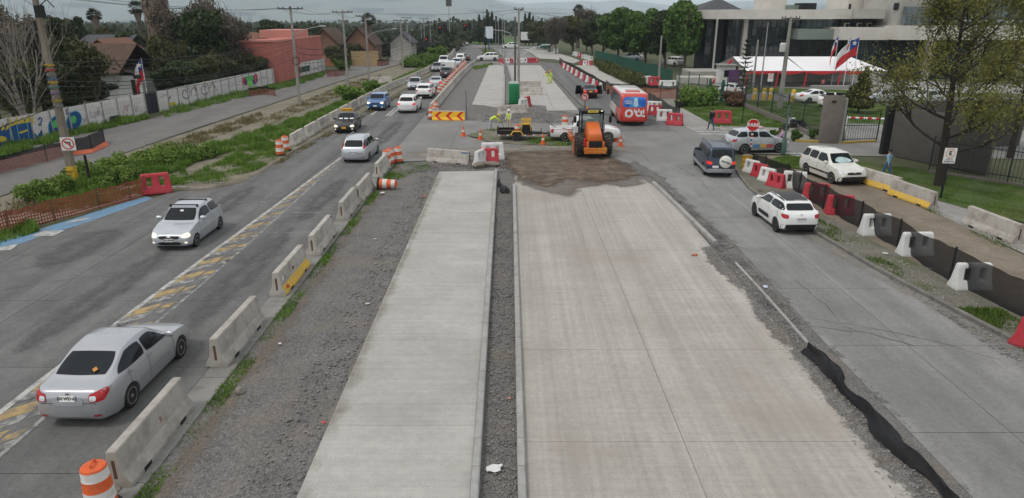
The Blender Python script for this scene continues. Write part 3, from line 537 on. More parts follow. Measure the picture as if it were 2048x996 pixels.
class Body:
 def __init__(s,L,W,top,belt,bottom,plan,cab,n=72):
  t = np.unique(np.concatenate([np.linspace(0,1,n),[0.004,0.01,0.02,0.98,0.99,0.996]])); s.t,s.L,s.W = t,L,W
  f = lambda tab,k: smooth1(np.interp(t,[p[0] for p in tab],[p[1] for p in tab]),k)
  s.top,s.belt,s.bot,s.w,s.wc = f(top,2),f(belt,2),f(bottom,1),f(plan,1) * W / 2,f(cab,2) * W / 2
  s.belt = np.minimum(s.belt,s.top - 0.015)
  sec = []
  for i in range(len(t)):
   b,sh,z,w_,c = s.bot[i],s.belt[i],s.top[i],s.w[i],min(s.wc[i],s.w[i] * .93); h = sh - b; e = min(.10,.38 * (z - sh))
   half = [(w_ * .82,b),(w_ * .95,b + .05),(w_ * .985,b + .22 * h),(w_,b + .5 * h),(w_ * .99,b + .8 * h),(w_ * .95,sh)]
   ze = z - e; x6,z6 = half[-1]
   half += [(x6 + (c - x6) * .5 + .012,z6 + (ze - z6) * .5),(c,ze),(c * .94,z - e * .38),(c * .8,z - e * .1),(c * .45,z - .004)]
   sec.append(half)
  V,Fc = [],[]; m = len(sec[0]); ring = 2 * m + 2
  for i,half in enumerate(sec):
   y = L / 2 - t[i] * L
   V.append((0,y,s.bot[i])); V += [(p[0],y,p[1]) for p in half]; V.append((0,y,s.top[i])); V += [(-p[0],y,p[1]) for p in reversed(half)]
  for i in range(len(sec) - 1):
   for k in range(ring):
    k2 = (k + 1) % ring; Fc.append((i * ring + k,i * ring + k2,(i + 1) * ring + k2,(i + 1) * ring + k))
  Fc = [tuple(reversed(f_)) for f_ in Fc]
  Fc.append(tuple(range(ring))); o = (len(sec) - 1) * ring; Fc.append(tuple(reversed(range(o,o + ring))))
  s.V,s.F = V,Fc
  bm = bmesh.new(); vv = [bm.verts.new(v) for v in V]
  for f_ in Fc: bm.faces.new([vv[i] for i in f_])
  bmesh.ops.recalc_face_normals(bm,faces=bm.faces); bm.normal_update()
  s.bvh = BVHTree.FromBMesh(bm); s.bm = bm
 def y(s,t): return s.L / 2 - t * s.L
 def at(s,arr,t): return float(np.interp(t,s.t,arr))
 def mesh(s,wheels,r,cl=None):
  me = bpy.data.meshes.new('body'); s.bm.to_mesh(me)
  for p in me.polygons:
   if p.normal.z < -.75: p.material_index = 1
   if cl is not None and p.center.z < cl: p.material_index = 1
  if not wheels: return me
  o = bpy.data.objects.new('tmp',me); COL.objects.link(o); me.materials.append(M_plast); me.materials.append(M_plast)
  cb = MB()
  for yy in wheels:
   for sx in (-1,1):
    cb.lathe([(r,-.3),(r,.3)],28,(sx * s.W / 2,yy,r - .05),'X')
  cm = cb.mesh('cut'); bm = bmesh.new(); bm.from_mesh(cm); bmesh.ops.recalc_face_normals(bm,faces=bm.faces); bm.to_mesh(cm); bm.free()
  cm.materials.append(M_plast); cm.materials.append(M_plast)
  for p in cm.polygons: p.material_index = 1
  co = bpy.data.objects.new('tmpc',cm); COL.objects.link(co)
  md = o.modifiers.new('b','BOOLEAN'); md.operation = 'DIFFERENCE'; md.object = co; md.solver = 'EXACT'
  dg = bpy.context.evaluated_depsgraph_get(); out = bpy.data.meshes.new_from_object(o.evaluated_get(dg))
  bpy.data.objects.remove(o); bpy.data.objects.remove(co); out.materials.clear(); return out
 def patch(s,name,axis,q,m,parent,n=(8,6),off=.006,rnd=.12,smooth=50):
  vs,fs = [],[]; nu,nv = n
  for j in range(nv + 1):
   for i in range(nu + 1):
    u,v = i / nu,j / nv
    a,b_ = 2 * u - 1,2 * v - 1
    k = 1 - rnd * (a * a) * (b_ * b_); a,b_ = a * k,b_ * k; u,v = (a + 1) / 2,(b_ + 1) / 2
    p = [(q[0][d] * (1 - u) + q[1][d] * u) * (1 - v) + (q[3][d] * (1 - u) + q[2][d] * u) * v for d in (0,1)]
    if axis == 'F': o,d = Vector((p[0],10,p[1])),Vector((0,-1,0))
    elif axis == 'B': o,d = Vector((p[0],-10,p[1])),Vector((0,1,0))
    elif axis == 'R': o,d = Vector((10,p[0],p[1])),Vector((-1,0,0))
    elif axis == 'L': o,d = Vector((-10,p[0],p[1])),Vector((1,0,0))
    else: o,d = Vector((p[0],p[1],10)),Vector((0,0,-1))
    h = s.bvh.ray_cast(o,d)
    if h[0] is None:
     hn = s.bvh.find_nearest(o + d * (10 - (s.L / 2 if axis in 'FB' else s.W / 2))); pos,nr = hn[0],hn[1]
    else: pos,nr = h[0],h[1]
    vs.append(pos + nr * off - d * off * .5)
  for j in range(nv):
   for i in range(nu):
    a = j * (nu + 1) + i; fs.append((a,a + 1,a + nu + 2,a + nu + 1))
  b = MB(); b.add(vs,fs); me = b.mesh(name); d0 = {'F': (0,1,0),'B': (0,-1,0),'R': (1,0,0),'L': (-1,0,0),'T': (0,0,1)}[axis]
  if sum(p.normal.dot(Vector(d0)) * p.area for p in me.polygons) < 0: me.flip_normals()
  return link(name,me,m,parent,smooth)
 def mirror(s,name,axis,q,m,parent,**k):
  if axis in 'FB': a = s.patch(name,axis,q,m,parent,**k); b_ = s.patch(name,axis,[(-p[0],p[1]) for p in (q[1],q[0],q[3],q[2])],m,parent,**k)
  else: a = s.patch(name,'R',q,m,parent,**k); b_ = s.patch(name,'L',q,m,parent,**k)
  return a,b_
WHEELS = {}
def wheel_meshes(r,wd,kind):
 key = (round(r,3),wd,kind)
 if key in WHEELS: return WHEELS[key]
 h = wd / 2; b = MB(); b.lathe([(r * .66,-h * .9),(r * .9,-h),(r * .985,-h * .75),(r,-h * .4),(r,h * .4),(r * .985,h * .75),(r * .9,h),(r * .66,h * .9)],28,(0,0,0),'X'); tm = b.mesh('tyre'); tm.materials.append(M_rub); sharp(tm,40)
 c = MB(); c.lathe([(r * .67,-h * .6),(r * .69,h * .92),(r * .63,h * .93),(r * .58,h * .55),(.001,h * .5)],28,(0,0,0),'X')
 n = {'alloy': 5,'dark': 5,'steel': 0,'cover': 8}[kind]
 for k in range(n):
  a = 2 * math.pi * k / n; d = Vector((0,math.cos(a),math.sin(a))); e = Vector((0,-math.sin(a),math.cos(a))); wv = r * (.11 if n < 8 else .1)
  p0,p1 = d * r * .08,d * r * .66
  vs = [p0 - e * wv * 1.2,p0 + e * wv * 1.2,p1 + e * wv * .8,p1 - e * wv * .8]; x0,x1 = h * .52,h * .86
  c.add([(x0,v.y,v.z) for v in vs] + [(x1,v.y,v.z) for v in vs],[(4,5,6,7),(0,1,5,4),(1,2,6,5),(2,3,7,6),(3,0,4,7)])
 c.lathe([(r * .17,h * .5),(r * .16,h * .9),(.001,h * .92)],14,(0,0,0),'X')
 if kind == 'steel': c.lathe([(r * .5,h * .5),(r * .45,h * .8),(r * .25,h * .78),(r * .2,h * .6)],18,(0,0,0),'X')
 rm = c.mesh('rim'); rm.materials.append({'alloy': M_alloy,'dark': M_rimd,'steel': M_steelrim,'cover': M_alloy}[kind]); sharp(rm,35)
 WHEELS[key] = (tm,rm); return tm,rm
def add_wheel(parent,x,y,r,wd,kind,steer=0.0):
 tm,rm = wheel_meshes(r,wd,kind); sx = 1 if x > 0 else -1
 wz = bpy.data.objects.new('wheel',tm); COL.objects.link(wz); wz.parent = parent; wz.location = (x,y,r); wz.rotation_euler = (0,0,(0 if sx > 0 else math.pi) + steer)
 rz = bpy.data.objects.new('rim',rm); COL.objects.link(rz); rz.parent = wz
def number_plate(body,axis,z,parent,txt=None,wd=.36,ht=.14,m=None,x=0):
 p = body.patch('number_plate',axis,[(x - wd / 2,z - ht / 2),(x + wd / 2,z - ht / 2),(x + wd / 2,z + ht / 2),(x - wd / 2,z + ht / 2)],m or M_plate,parent,n=(1,1),off=.016,rnd=0,smooth=None)
 if txt:
  vs = [p.data.vertices[i].co.copy() for i in range(4)]; c = sum(vs,Vector()) / 4
  me = text_mesh(txt,ht * .72,0,.003); sg = 1 if axis == 'B' else -1
  up = ((vs[3 if axis == 'B' else 2] - vs[0]) + (vs[2 if axis == 'B' else 3] - vs[1])); up.x = 0; up.normalize(); rt = Vector((sg,0,0)); nr = rt.cross(up);
  M4 = Matrix(((rt.x,up.x,nr.x,c.x + nr.x * .006),(rt.y,up.y,nr.y,c.y + nr.y * .006),(rt.z,up.z,nr.z,c.z + nr.z * .006),(0,0,0,1)))
  me.transform(M4); link('plate_lettering',me,M_ink,p)
 return p
STY = {
 'sedan': dict(L=4.49,W=1.73,H=1.52,tc=.27,r0=.44,r1=.66,tt=.86,nose=.68,hood=.92,deck=1.08,edge=1.0,belt=(.80,.97,1.0),r=.31,ax=(.2,.77),win=2,tail='sedan'),
 'lowsedan': dict(L=4.45,W=1.72,H=1.46,tc=.28,r0=.45,r1=.65,tt=.85,nose=.66,hood=.88,deck=1.05,edge=.98,belt=(.78,.93,.97),r=.31,ax=(.2,.78),win=2,tail='sedan'),
 'hatch': dict(L=3.6,W=1.6,H=1.48,tc=.27,r0=.45,r1=.84,tt=.955,nose=.70,hood=.97,deck=1.0,edge=.96,belt=(.82,1.0,1.05),r=.28,ax=(.18,.84),win=2,tail='hatch'),
 'mpv': dict(L=4.35,W=1.75,H=1.6,tc=.24,r0=.41,r1=.86,tt=.97,nose=.72,hood=.98,deck=1.0,edge=.96,belt=(.84,1.0,1.04),r=.3,ax=(.19,.8),win=3,tail='hatch'),
 'suv': dict(L=4.6,W=1.88,H=1.68,tc=.27,r0=.42,r1=.86,tt=.97,nose=.82,hood=1.08,deck=1.08,edge=1.04,belt=(.93,1.1,1.16),r=.35,ax=(.2,.8),win=3,tail='hatch'),
 'boxy': dict(L=4.2,W=1.8,H=1.61,tc=.25,r0=.38,r1=.9,tt=.975,nose=.86,hood=1.08,deck=1.08,edge=1.03,belt=(.96,1.1,1.15),r=.33,ax=(.2,.81),win=3,tail='hatch'),
 'offroad': dict(L=4.6,W=1.72,H=1.82,tc=.29,r0=.37,r1=.95,tt=.985,nose=.92,hood=1.12,deck=1.1,edge=1.02,belt=(1.02,1.14,1.16),r=.37,ax=(.2,.8),win=3,tail='hatch'),
 'estate': dict(L=4.55,W=1.78,H=1.7,tc=.25,r0=.40,r1=.92,tt=.98,nose=.84,hood=1.06,deck=1.08,edge=1.03,belt=(.95,1.08,1.12),r=.34,ax=(.19,.79),win=3,tail='hatch'),
 'crosshatch': dict(L=4.0,W=1.75,H=1.5,tc=.27,r0=.43,r1=.84,tt=.955,nose=.8,hood=1.02,deck=1.05,edge=1.0,belt=(.9,1.03,1.08),r=.33,ax=(.2,.83),win=2,tail='hatch'),
}
def car(name,label,style,m,loc,rz,face='B',group='cars in the traffic',rim='alloy',clad=None,plate=None,platem=None,detail=0,lit=False,brake=False,glass=None,cat='car',roofm=None,tail_tall=False,**over):
 s = dict(STY[style]); s.update(over); L,W,H = s['L'],s['W'],s['H']; g = glass or M_glass
 root = thing(name,label,cat,loc,rz,group)
 top = [(0,s['nose'] - .12),(.012,s['nose'] - .02),(.05,s['nose'] + .05),(.14,s['hood'] - .06),(s['tc'],s['hood']),(s['r0'],H - .05),((s['r0'] + s['r1']) / 2,H),(s['r1'],H - .05 if s['tail'] == 'sedan' else H - .06)]
 if s['tail'] == 'sedan': top += [(s['tt'],s['deck']),(.965,s['edge'] + .02),(.988,s['edge'] - .03),(1,s['edge'] - .2)]
 else: top += [(s['tt'],s['deck'] + .02),(.99,s['edge'] - .05),(1,s['edge'] - .2)]
 b0,b1,b2 = s['belt']
 belt = [(0,s['nose'] - .25),(.02,s['nose'] - .1),(.08,b0 - .03),(.25,b1 - .04),(.5,b1),(.85,b2),(.97,b2 - .03),(1,s['edge'] - .3)]
 low = .2 if style in ('suv','offroad','estate','crosshatch','boxy') else .16
 bottom = [(0,low + .16),(.02,low + .06),(.1,low),(.9,low),(.98,low + .08),(1,low + .2)]
 plan = [(0,.62),(.006,.74),(.02,.84),(.05,.92),(.12,.975),(.3,1),(.75,1),(.9,.975),(.96,.93),(.985,.87),(.995,.8),(1,.72)]
 if style in ('offroad','boxy','estate'): plan = [(0,.78),(.01,.88),(.04,.95),(.12,.99),(.3,1),(.8,1),(.95,.97),(.985,.93),(1,.84)]
 ce = .86 if s['tail'] == 'sedan' else .8
 rw = {'offroad': .82,'boxy': .8}.get(style,.74)
 cabw = [(0,.6),(.1,.78),(s['tc'],.87),(s['r0'],rw),(s['r1'],rw - .01),(s['tt'],ce),(1,.7)]
 B = Body(L,W,top,belt,bottom,plan,cabw)
 ws = [B.y(t) for t in s['ax']]; r = s['r']
 bm_ = B.mesh(ws,r + .045,clad); link('body',bm_,[m,M_plast],root,32)
 for yy in ws:
  for sx in (-1,1): add_wheel(root,sx * (W / 2 - .115),yy,r,.2,rim)
 T = lambda t: B.at(B.top,t); C = lambda t: B.at(B.wc,t); K = lambda t: B.at(B.belt,t)
 tc,r0,r1,tt = s['tc'],s['r0'],s['r1'],s['tt']
 if roofm: B.patch('roof_panel','T',[(-C(r0) * .93,B.y(r1)),(C(r0) * .93,B.y(r1)),(C(r0) * .93,B.y(r0)),(-C(r0) * .93,B.y(r0))],roofm,root,n=(10,12),off=.004,rnd=.04)
 za,zb = T(tc) + .035,T(r0) - .035
 B.patch('windscreen','F',[(C(tc) * .9,za),(-C(tc) * .9,za),(-C(r0) * .9,zb),(C(r0) * .9,zb)],g,root,n=(10,6),rnd=.05)
 if s['tail'] == 'sedan': zc_,zd = T(tt) + .05,T(r1) - .05; wa,wb = C(tt) * .84,C(r1) * .86
 else: zc_,zd = K(.9) + .03,H - .16; wa,wb = C(tt) * .9,C(r1) * .84
 B.patch('rear_window','B',[(-wa,zc_),(wa,zc_),(wb,zd),(-wb,zd)],g,root,n=(10,6),rnd=.07)
 zl = lambda t: K(t) + .035; zt_ = H - (.145 if style not in ('offroad','boxy') else .16)
 span0,span1 = tc + .05,(tt - .045 if s['tail'] == 'sedan' else .955)
 top0,top1 = r0 + .015,r1 + (.005 if s['tail'] == 'sedan' else .01)
 nw = s['win']; cuts = [0,.46,1.0] if nw == 2 else [0,.36,.7,1.0]
 for i in range(nw):
  lo0 = span0 + (span1 - span0) * cuts[i]; lo1 = span0 + (span1 - span0) * cuts[i + 1]; u0 = top0 + (top1 - top0) * cuts[i]; u1 = top0 + (top1 - top0) * cuts[i + 1]
  if 0 < i: lo0 = u0 = (lo0 + u0) / 2 if cuts[i] < .9 else lo0
  if i < nw - 1: lo1 = u1 = (lo1 + u1) / 2
  gp = .012 if nw == 2 else .014
  if i > 0: lo0 += gp * .6; u0 += gp * .6
  if i < nw - 1: lo1 -= gp * .5; u1 -= gp * .5
  B.mirror('side_window','R',[(B.y(lo1),zl(lo1)),(B.y(lo0),zl(lo0)),(B.y(u0),zt_),(B.y(u1),zt_)],g,root,n=(6,5),rnd=.10)
 z1 = s['nose']
 hl = M_lit if lit else M_lampw
 B.mirror('headlight','F',[(W * .47,z1 - .14),(W * .29,z1 - .12),(W * .28,z1 + .0),(W * .45,z1 + .06)],hl,root,n=(6,4),rnd=.2)
 B.patch('grille','F',[(W * .24,z1 - .17),(-W * .24,z1 - .17),(-W * .26,z1 - .04),(W * .26,z1 - .04)],M_plast,root,n=(8,3),rnd=.15)
 B.patch('lower_intake','F',[(W * .3,low + .12),(-W * .3,low + .12),(-W * .27,low + .26),(W * .27,low + .26)],M_plast,root,n=(8,3),rnd=.2)
 B.mirror('fog_lamp','F',[(W * .42,low + .18),(W * .35,low + .18),(W * .35,low + .26),(W * .42,low + .26)],hl if lit else M_lampw,root,n=(2,2),rnd=.3)
 e = s['edge']; tm_ = M_brk if brake else M_tail
 if tail_tall:
  B.mirror('tail_light','B',[(W * .36,e + .0),(W * .45,e + .0),(W * .40,H - .2),(W * .345,H - .2)],tm_,root,n=(4,8),rnd=.1)
 elif s['tail'] == 'sedan':
  lw = .17 if name == 'sedan' and detail else .14
  a_,b_ = B.mirror('tail_light','B',[(W * .27,e - .27),(W * .46,e - .25),(W * .45,e - .02),(W * .28,e - .06)],tm_,root,n=(6,4),rnd=.12)
  B.mirror('tail_light','R',[(B.y(.985),e - .24),(B.y(.93),e - .1),(B.y(.93),e - .0),(B.y(.985),e - .03)],tm_,root,n=(5,4),rnd=.12)
  if detail: B.mirror('reversing_lamp','B',[(W * .285,e - .235),(W * .37,e - .225),(W * .36,e - .11),(W * .29,e - .115)],M_lampw,root,n=(3,3),off=.011,rnd=.12)
 else:
  B.mirror('tail_light','B',[(W * .33,e - .22),(W * .465,e - .2),(W * .45,e - .02),(W * .31,e - .06)],tm_,root,n=(5,4),rnd=.15)
  B.mirror('tail_light','R',[(B.y(.985),e - .2),(B.y(.94),e - .12),(B.y(.94),e - .02),(B.y(.985),e - .02)],tm_,root,n=(4,3),rnd=.15)
 if clad: B.patch('rear_bumper','B',[(-W * .46,low + .1),(W * .46,low + .1),(W * .46,low + .33),(-W * .46,low + .33)],M_plast,root,n=(10,4),off=.012,rnd=.05)
 else: B.patch('bumper_seam','B',[(-W * .44,e - .3),(W * .44,e - .3),(W * .44,e - .288),(-W * .44,e - .288)],M_plast,root,n=(10,1),off=.003,rnd=0)
 if not clad: B.mirror('reflector','B',[(W * .3,low + .2),(W * .4,low + .21),(W * .4,low + .26),(W * .3,low + .25)],M_tail,root,n=(2,1),rnd=.1)
 number_plate(B,'B',e - (.17 if s['tail'] == 'sedan' else .24) - (0 if style != 'offroad' else .1),root,plate if face == 'B' else None,m=platem,x=0 if style != 'offroad' else -.35)
 number_plate(B,'F',low + .33,root,plate if face == 'F' else None,m=platem)
 if detail:
  bp_ = span0 + (span1 - span0) * (cuts[1]); zq = low + .12
  for tq in ((tc + .02,bp_,span1 - .1) if nw == 2 else (tc + .02,bp_,span0 + (span1 - span0) * cuts[2])):
   B.mirror('door_seam','R',[(B.y(tq) - .006,zq),(B.y(tq) + .006,zq),(B.y(tq) + .006,zl(tq) - .03),(B.y(tq) - .006,zl(tq) - .03)],M_plast,root,n=(1,8),off=.003,rnd=0)
  B.mirror('door_trim','R',[(B.y(.68),.5),(B.y(.32),.5),(B.y(.32),.535),(B.y(.68),.535)],m,root,n=(8,1),off=.014,rnd=0)
 for tq in (span0 + (span1 - span0) * cuts[1] - .035,span0 + (span1 - span0) * (cuts[2] if nw == 3 else .86) - .03):
  B.mirror('door_handle','R',[(B.y(tq) - .09,zl(tq) - .13),(B.y(tq) + .09,zl(tq) - .13),(B.y(tq) + .09,zl(tq) - .09),(B.y(tq) - .09,zl(tq) - .09)],M_chrome if detail > 1 else m,root,n=(3,1),off=.03,rnd=.1)
 for sx in (-1,1):
  q = MB(); ym = B.y(tc + .075); zm = K(tc + .08) + .1
  q.lathe([(.001,-.13),(.055,-.12),(.085,-.06),(.09,.03),(.07,.1),(.001,.13)],10,(0,0,0),'X')
  o = q.build('wing_mirror',m,root,50,(sx * (W / 2 + .07),ym,zm)); o.scale = (1,.75,1)
  q = MB(); q.box((-sx * .12,.0,-.04),(.14,.04,.05)); q.build('mirror_arm',M_plast,o)
 return root,B
# --- queue on the left road ------------------------------------------------------
c1,B1 = car('sedan','large silver sedan in the foreground beside the concrete barriers','sedan',M_silver,(-10.2,15.95,0),-0.01,detail=2,plate='DS·WD·62',rim='cover',L=4.5,W=1.78,tt=.9,r1=.69,deck=1.06,tail='sedan')
d = B1.patch('trunk_recess','B',[(-.36,.64),(.36,.64),(.36,.86),(-.36,.86)],M_silver2,c1,n=(4,2),off=.008,rnd=.1)
q = MB(); q.box((0,0,0),(.1,.012,.1),M=Matrix.Rotation(R(45),4,'Y')); o = q.build('warning_sticker',mat('sticker_orange',(.5,.22,.05),.6),c1); h = B1.bvh.ray_cast(Vector((.32,-10,1.17)),Vector((0,1,0))); o.location = h[0] + h[1] * .05; o.rotation_euler = (-.95,0,0)
q = MB(); q.lathe([(.045,0),(.045,.012),(.03,.012)],12,(0,0,0),'Y'); q.build('maker_badge',M_chrome,c1,loc=(0,B1.bvh.ray_cast(Vector((0,-10,.92)),Vector((0,1,0)))[0].y - .012,.92))
q = MB(); q.tube([(0,0,0),(0,-.14,.16)],.008,6); q.build('aerial',M_plast,c1,loc=(0,.2,1.5))
c2,B2 = car('hatchback','small silver hatchback with black roof bars and headlights on','hatch',M_silver2,(-13.95,28.2,0),math.pi + .01,face='F',plate='BL·BP·89',detail=1,lit=True,W=1.7,L=3.75,H=1.52)
for yy in (.15,-.75):
 q = MB(); q.box((0,0,.12),(1.22,.05,.035)); q.box((-.56,0,.05),(.06,.09,.12)); q.box((.56,0,.05),(.06,.09,.12)); q.build('roof_bar',M_plast,c2,loc=(0,yy,1.40))
B2.patch('maker_badge','F',[(.09,.6),(-.09,.6),(-.09,.65),(.09,.65)],M_chrome,c2,n=(3,2),off=.014,rnd=.3)
B2.patch('windscreen_sticker','F',[(.07,1.3),(-.07,1.3),(-.07,1.35),(.07,1.35)],M_wpaint,c2,n=(1,1),off=.012,rnd=0)
c3,B3 = car('minivan','silver minivan with tall red tail lights beside the orange drums','mpv',M_silver2,(-10.2,45.8,0),-.02,plate='RB·CH·93',detail=1,tail_tall=True,cat='minivan')
for sx in (-1,1):
 q = MB(); q.tube([(sx * .55,.7,1.55),(sx * .56,.6,1.62),(sx * .56,-1.3,1.62),(sx * .55,-1.4,1.55)],.02,6); q.build('roof_rail',M_chrome,c3)
c4,B4 = car('taxi','black shared taxi with an orange sign board on its roof','lowsedan',M_bpaint,(-13.7,57.4,0),math.pi + .06,face='F',platem=M_platey,lit=True,cat='taxi')
q = MB(); q.box((0,0,0),(.95,.1,.24)); o = q.build('roof_sign',mat('taxi_sign_orange',(.75,.38,.02),.5,var=.15,scale=14),c4,loc=(0,.1,1.66),bevel=.02)
me = text_mesh('COLECTIVO',.16,0,.004); me.transform(Matrix.Rotation(math.pi,4,'Z') @ Matrix.Rotation(R(90),4,'X')); x_ = link('sign_lettering',me,M_ink,o); x_.location = (0,.056,0)
for x_ in (-.45,0,.42): B4.patch('windscreen_card','F',[(x_ + .16,.99),(x_ - .16,.99),(x_ - .15,1.07),(x_ + .15,1.07)],M_wpaint,c4,n=(1,1),off=.014,rnd=0)
car('hatchback','bright blue boxy hatchback driving towards the junction','boxy',M_blupaint,(-13.6,70.8,0),math.pi,face='F',lit=True)
car('suv','white family car with dark rear glass next to the blue hatchback','suv',M_wpaint,(-10.2,69.2,0),-.02,brake=True)
car('suv','white crossover with black lower trim ahead of the white family car','suv',M_wpaint,(-10.05,81.3,0),-.02,clad=.62,H=1.62)
car('sedan','silver saloon facing us beside the white crossover','lowsedan',M_silver2,(-12.5,90.6,0),math.pi,face='F')
car('sedan','pale silver sedan seen from behind with its brake lights on','lowsedan',M_silver2,(-9.9,92.0,0),0,brake=True)
car('suv','dark grey crossover seen from behind in the queue','suv',M_gpaint,(-9.9,107.3,0),0)
car('sedan','mid grey sedan facing us with headlights off','lowsedan',M_gry2,(-12.65,119.2,0),math.pi,face='F')
car('sedan','silver saloon behind the white van in the queue','suv',M_silver2,(-9.95,128.3,0),0)
car('sedan','darkest far car at the head of the queue','lowsedan',M_gpaint,(-9.6,147.0,0),0)
car('suv','white estate crossing the road ahead of the queue, side on','suv',M_wpaint,(-4.9,146,0),math.pi / 2,group='cars in the traffic')
# --- right side ------------------------------------------------------------------
c5,B5 = car('crossover','white hatchback with a black roof beside the red barriers','crosshatch',M_wpaint,(12.5,30.4,0),.03,rim='dark',clad=.36,plate='LX·XF·62',detail=1,roofm=mat('matt_black_roof',(0.012,0.012,0.013),0.45,var=.1,spec=.4))
B5.mirror('side_airbump','R',[(B5.y(.66),.42),(B5.y(.34),.42),(B5.y(.34),.6),(B5.y(.66),.6)],M_plast,c5,n=(6,3),off=.015,rnd=.12)
B5.patch('maker_badge','B',[(-.06,.9),(.06,.9),(.06,.98),(-.06,.98)],M_chrome,c5,n=(2,2),off=.012,rnd=.3)
c6,B6 = car('off_roader','dark blue and silver off-roader with a white spare wheel cover','offroad',M_navy,(12.45,41.8,0),-.06,rim='alloy',brake=True,clad=None,detail=1)
B6.patch('rear_bumper','B',[(-.8,.34),(.8,.34),(.8,.58),(-.8,.58)],M_silver,c6,n=(10,4),off=.04,rnd=.06)
B6.mirror('side_cladding','R',[(B6.y(.97),.3),(B6.y(.03),.3),(B6.y(.03),.55),(B6.y(.97),.55)],M_silver,c6,n=(20,3),off=.015,rnd=.03)
q = MB(); q.lathe([(.36,0),(.365,-.14),(.34,-.2),(.30,-.22),(.001,-.235)],28,(0,0,0),'Y'); sp = q.build('spare_wheel_cover',M_offw,c6,40,(.2,-2.26,.98))
me = text_mesh('MONTERO',.12,0,.004); me.transform(Matrix.Rotation(R(20),4,'Y') @ Matrix.Rotation(R(90),4,'X')); o = link('cover_lettering',me,M_ink,sp); o.location = (0,-.243,0)
for sx in (-1,1):
 q = MB(); q.tube([(sx * .6,.7,1.78),(sx * .6,.6,1.86),(sx * .6,-1.7,1.86),(sx * .6,-1.8,1.78)],.02,6); q.build('roof_rail',M_plast,c6)
c7,B7 = car('estate_car','white estate parked on the dirt with a silver windscreen sun shade','estate',M_offw,(18.8,39.5,0),math.pi + .16,face='F',L=4.25,group='parked cars',clad=.5,plate='XG·KN·44',detail=1)
B7.patch('sun_shade','F',[(.55,1.12),(-.6,1.12),(-.5,1.34),(.3,1.45)],mat('sun_shade_foil',(.42,.55,.56),.4,var=.4,scale=7),c7,n=(6,4),off=.012,rnd=.3)
B7.patch('front_bumper','F',[(.84,.26),(-.84,.26),(-.84,.56),(.84,.56)],M_plast,c7,n=(12,4),off=.02,rnd=.04); number_plate(B7,'F',.5,c7,'XG·KN·44'); B7.mirror('side_moulding','R',[(B7.y(.72),.5),(B7.y(.26),.5),(B7.y(.26),.6),(B7.y(.72),.6)],M_plast,c7,n=(8,2),off=.014,rnd=.03)
B7.patch('maker_badge','F',[(.07,.74),(-.07,.74),(-.07,.8),(.07,.8)],M_chrome,c7,n=(2,2),off=.014,rnd=.2)
c8,B8 = car('patrol_car','silver patrol car with blue yellow red side stripe behind the stop sign','suv',M_silver2,(17.2,47.9,0),-math.pi / 2 + .13,cat='patrol car',L=4.2,H=1.65,detail=1,rim='alloy',group='parked cars')
for i,cc in enumerate(((.03,.2,.5),(.75,.4,.03),(.55,.03,.03))):
 t0,t1 = .66 - i * .115,.66 - (i + 1) * .115
 B8.mirror('livery_stripe','R',[(B8.y(t0),.42),(B8.y(t1),.42),(B8.y(t1),.64),(B8.y(t0),.64)],mat('livery_%d' % i,cc,.4,var=.05),c8,n=(4,2),off=.006,rnd=0)
me = text_mesh('SEGURIDAD',.17,0,.004); me.transform(Matrix.Translation((.965,.0,.75)) @ Matrix.Rotation(R(90),4,'Z') @ Matrix.Rotation(R(90),4,'X')); link('livery_lettering',me,M_wpaint,c8)
q = MB(); q.box((0,0,0),(1.05,.26,.1)); q.build('light_bar',mat('beacon_red_white',(.5,.3,.3),.3,var=.4,scale=4),c8,loc=(0,.1,1.72),bevel=.03)
c9,B9 = car('sedan','black taxi saloon with both rear doors open behind the bus','lowsedan',M_bpaint,(8.95,81.4,0),.0,platem=M_platey,brake=True,group='cars in the traffic')
for sx in (-1,1):
 q = MB(); q.box((.42,0,.0),(.84,.07,.62)); q.box((.42,0,.5),(.7,.04,.4)); q.build('open_door',M_bpaint,c9,loc=(sx * .84,.15,.62),rz=(-.5 if sx > 0 else math.pi + .5),bevel=.02)
for k,(p,lab,mm,sty,rz) in enumerate((((1632,205),'white hatchback parked behind the iron fence near the pillar',M_wpaint,'lowsedan',-math.pi / 2 + .1),((1672,214),'white car with raised bonnet half behind the gate pillar',M_wpaint,'hatch',-math.pi / 2),((1462,190),'small white car beyond the green gate and dry shrub',M_wpaint,'hatch',.3),((1760,205),'pale blue car behind the little cypress',M_silver2,'hatch',math.pi / 2),((1812,196),'white car far behind the bare tree crown',M_wpaint,'lowsedan',math.pi / 2),((1855,210),'silver car glimpsed through the bare tree crown',M_silver2,'suv',math.pi / 2))):
 P_ = G(*p); car('parked_car',lab,sty,mm,(P_.x,P_.y,.01),rz,group='parked cars')
for p,lab,mm,sty,rz in (((1346,131),'white car parked under the trees behind the green mesh',M_wpaint,'suv',.5),((1262,122),'silver car under the far trees behind the green mesh',M_silver2,'suv',1.2),((1021,97),'white car on the distant cross street',M_wpaint,'suv',math.pi / 2),((925,92),'small white car where the far road bends',M_wpaint,'hatch',2.2)):
 P_ = G(*p); car('distant_car',lab,sty,mm,(P_.x,P_.y,P_.z),rz,group='distant cars')
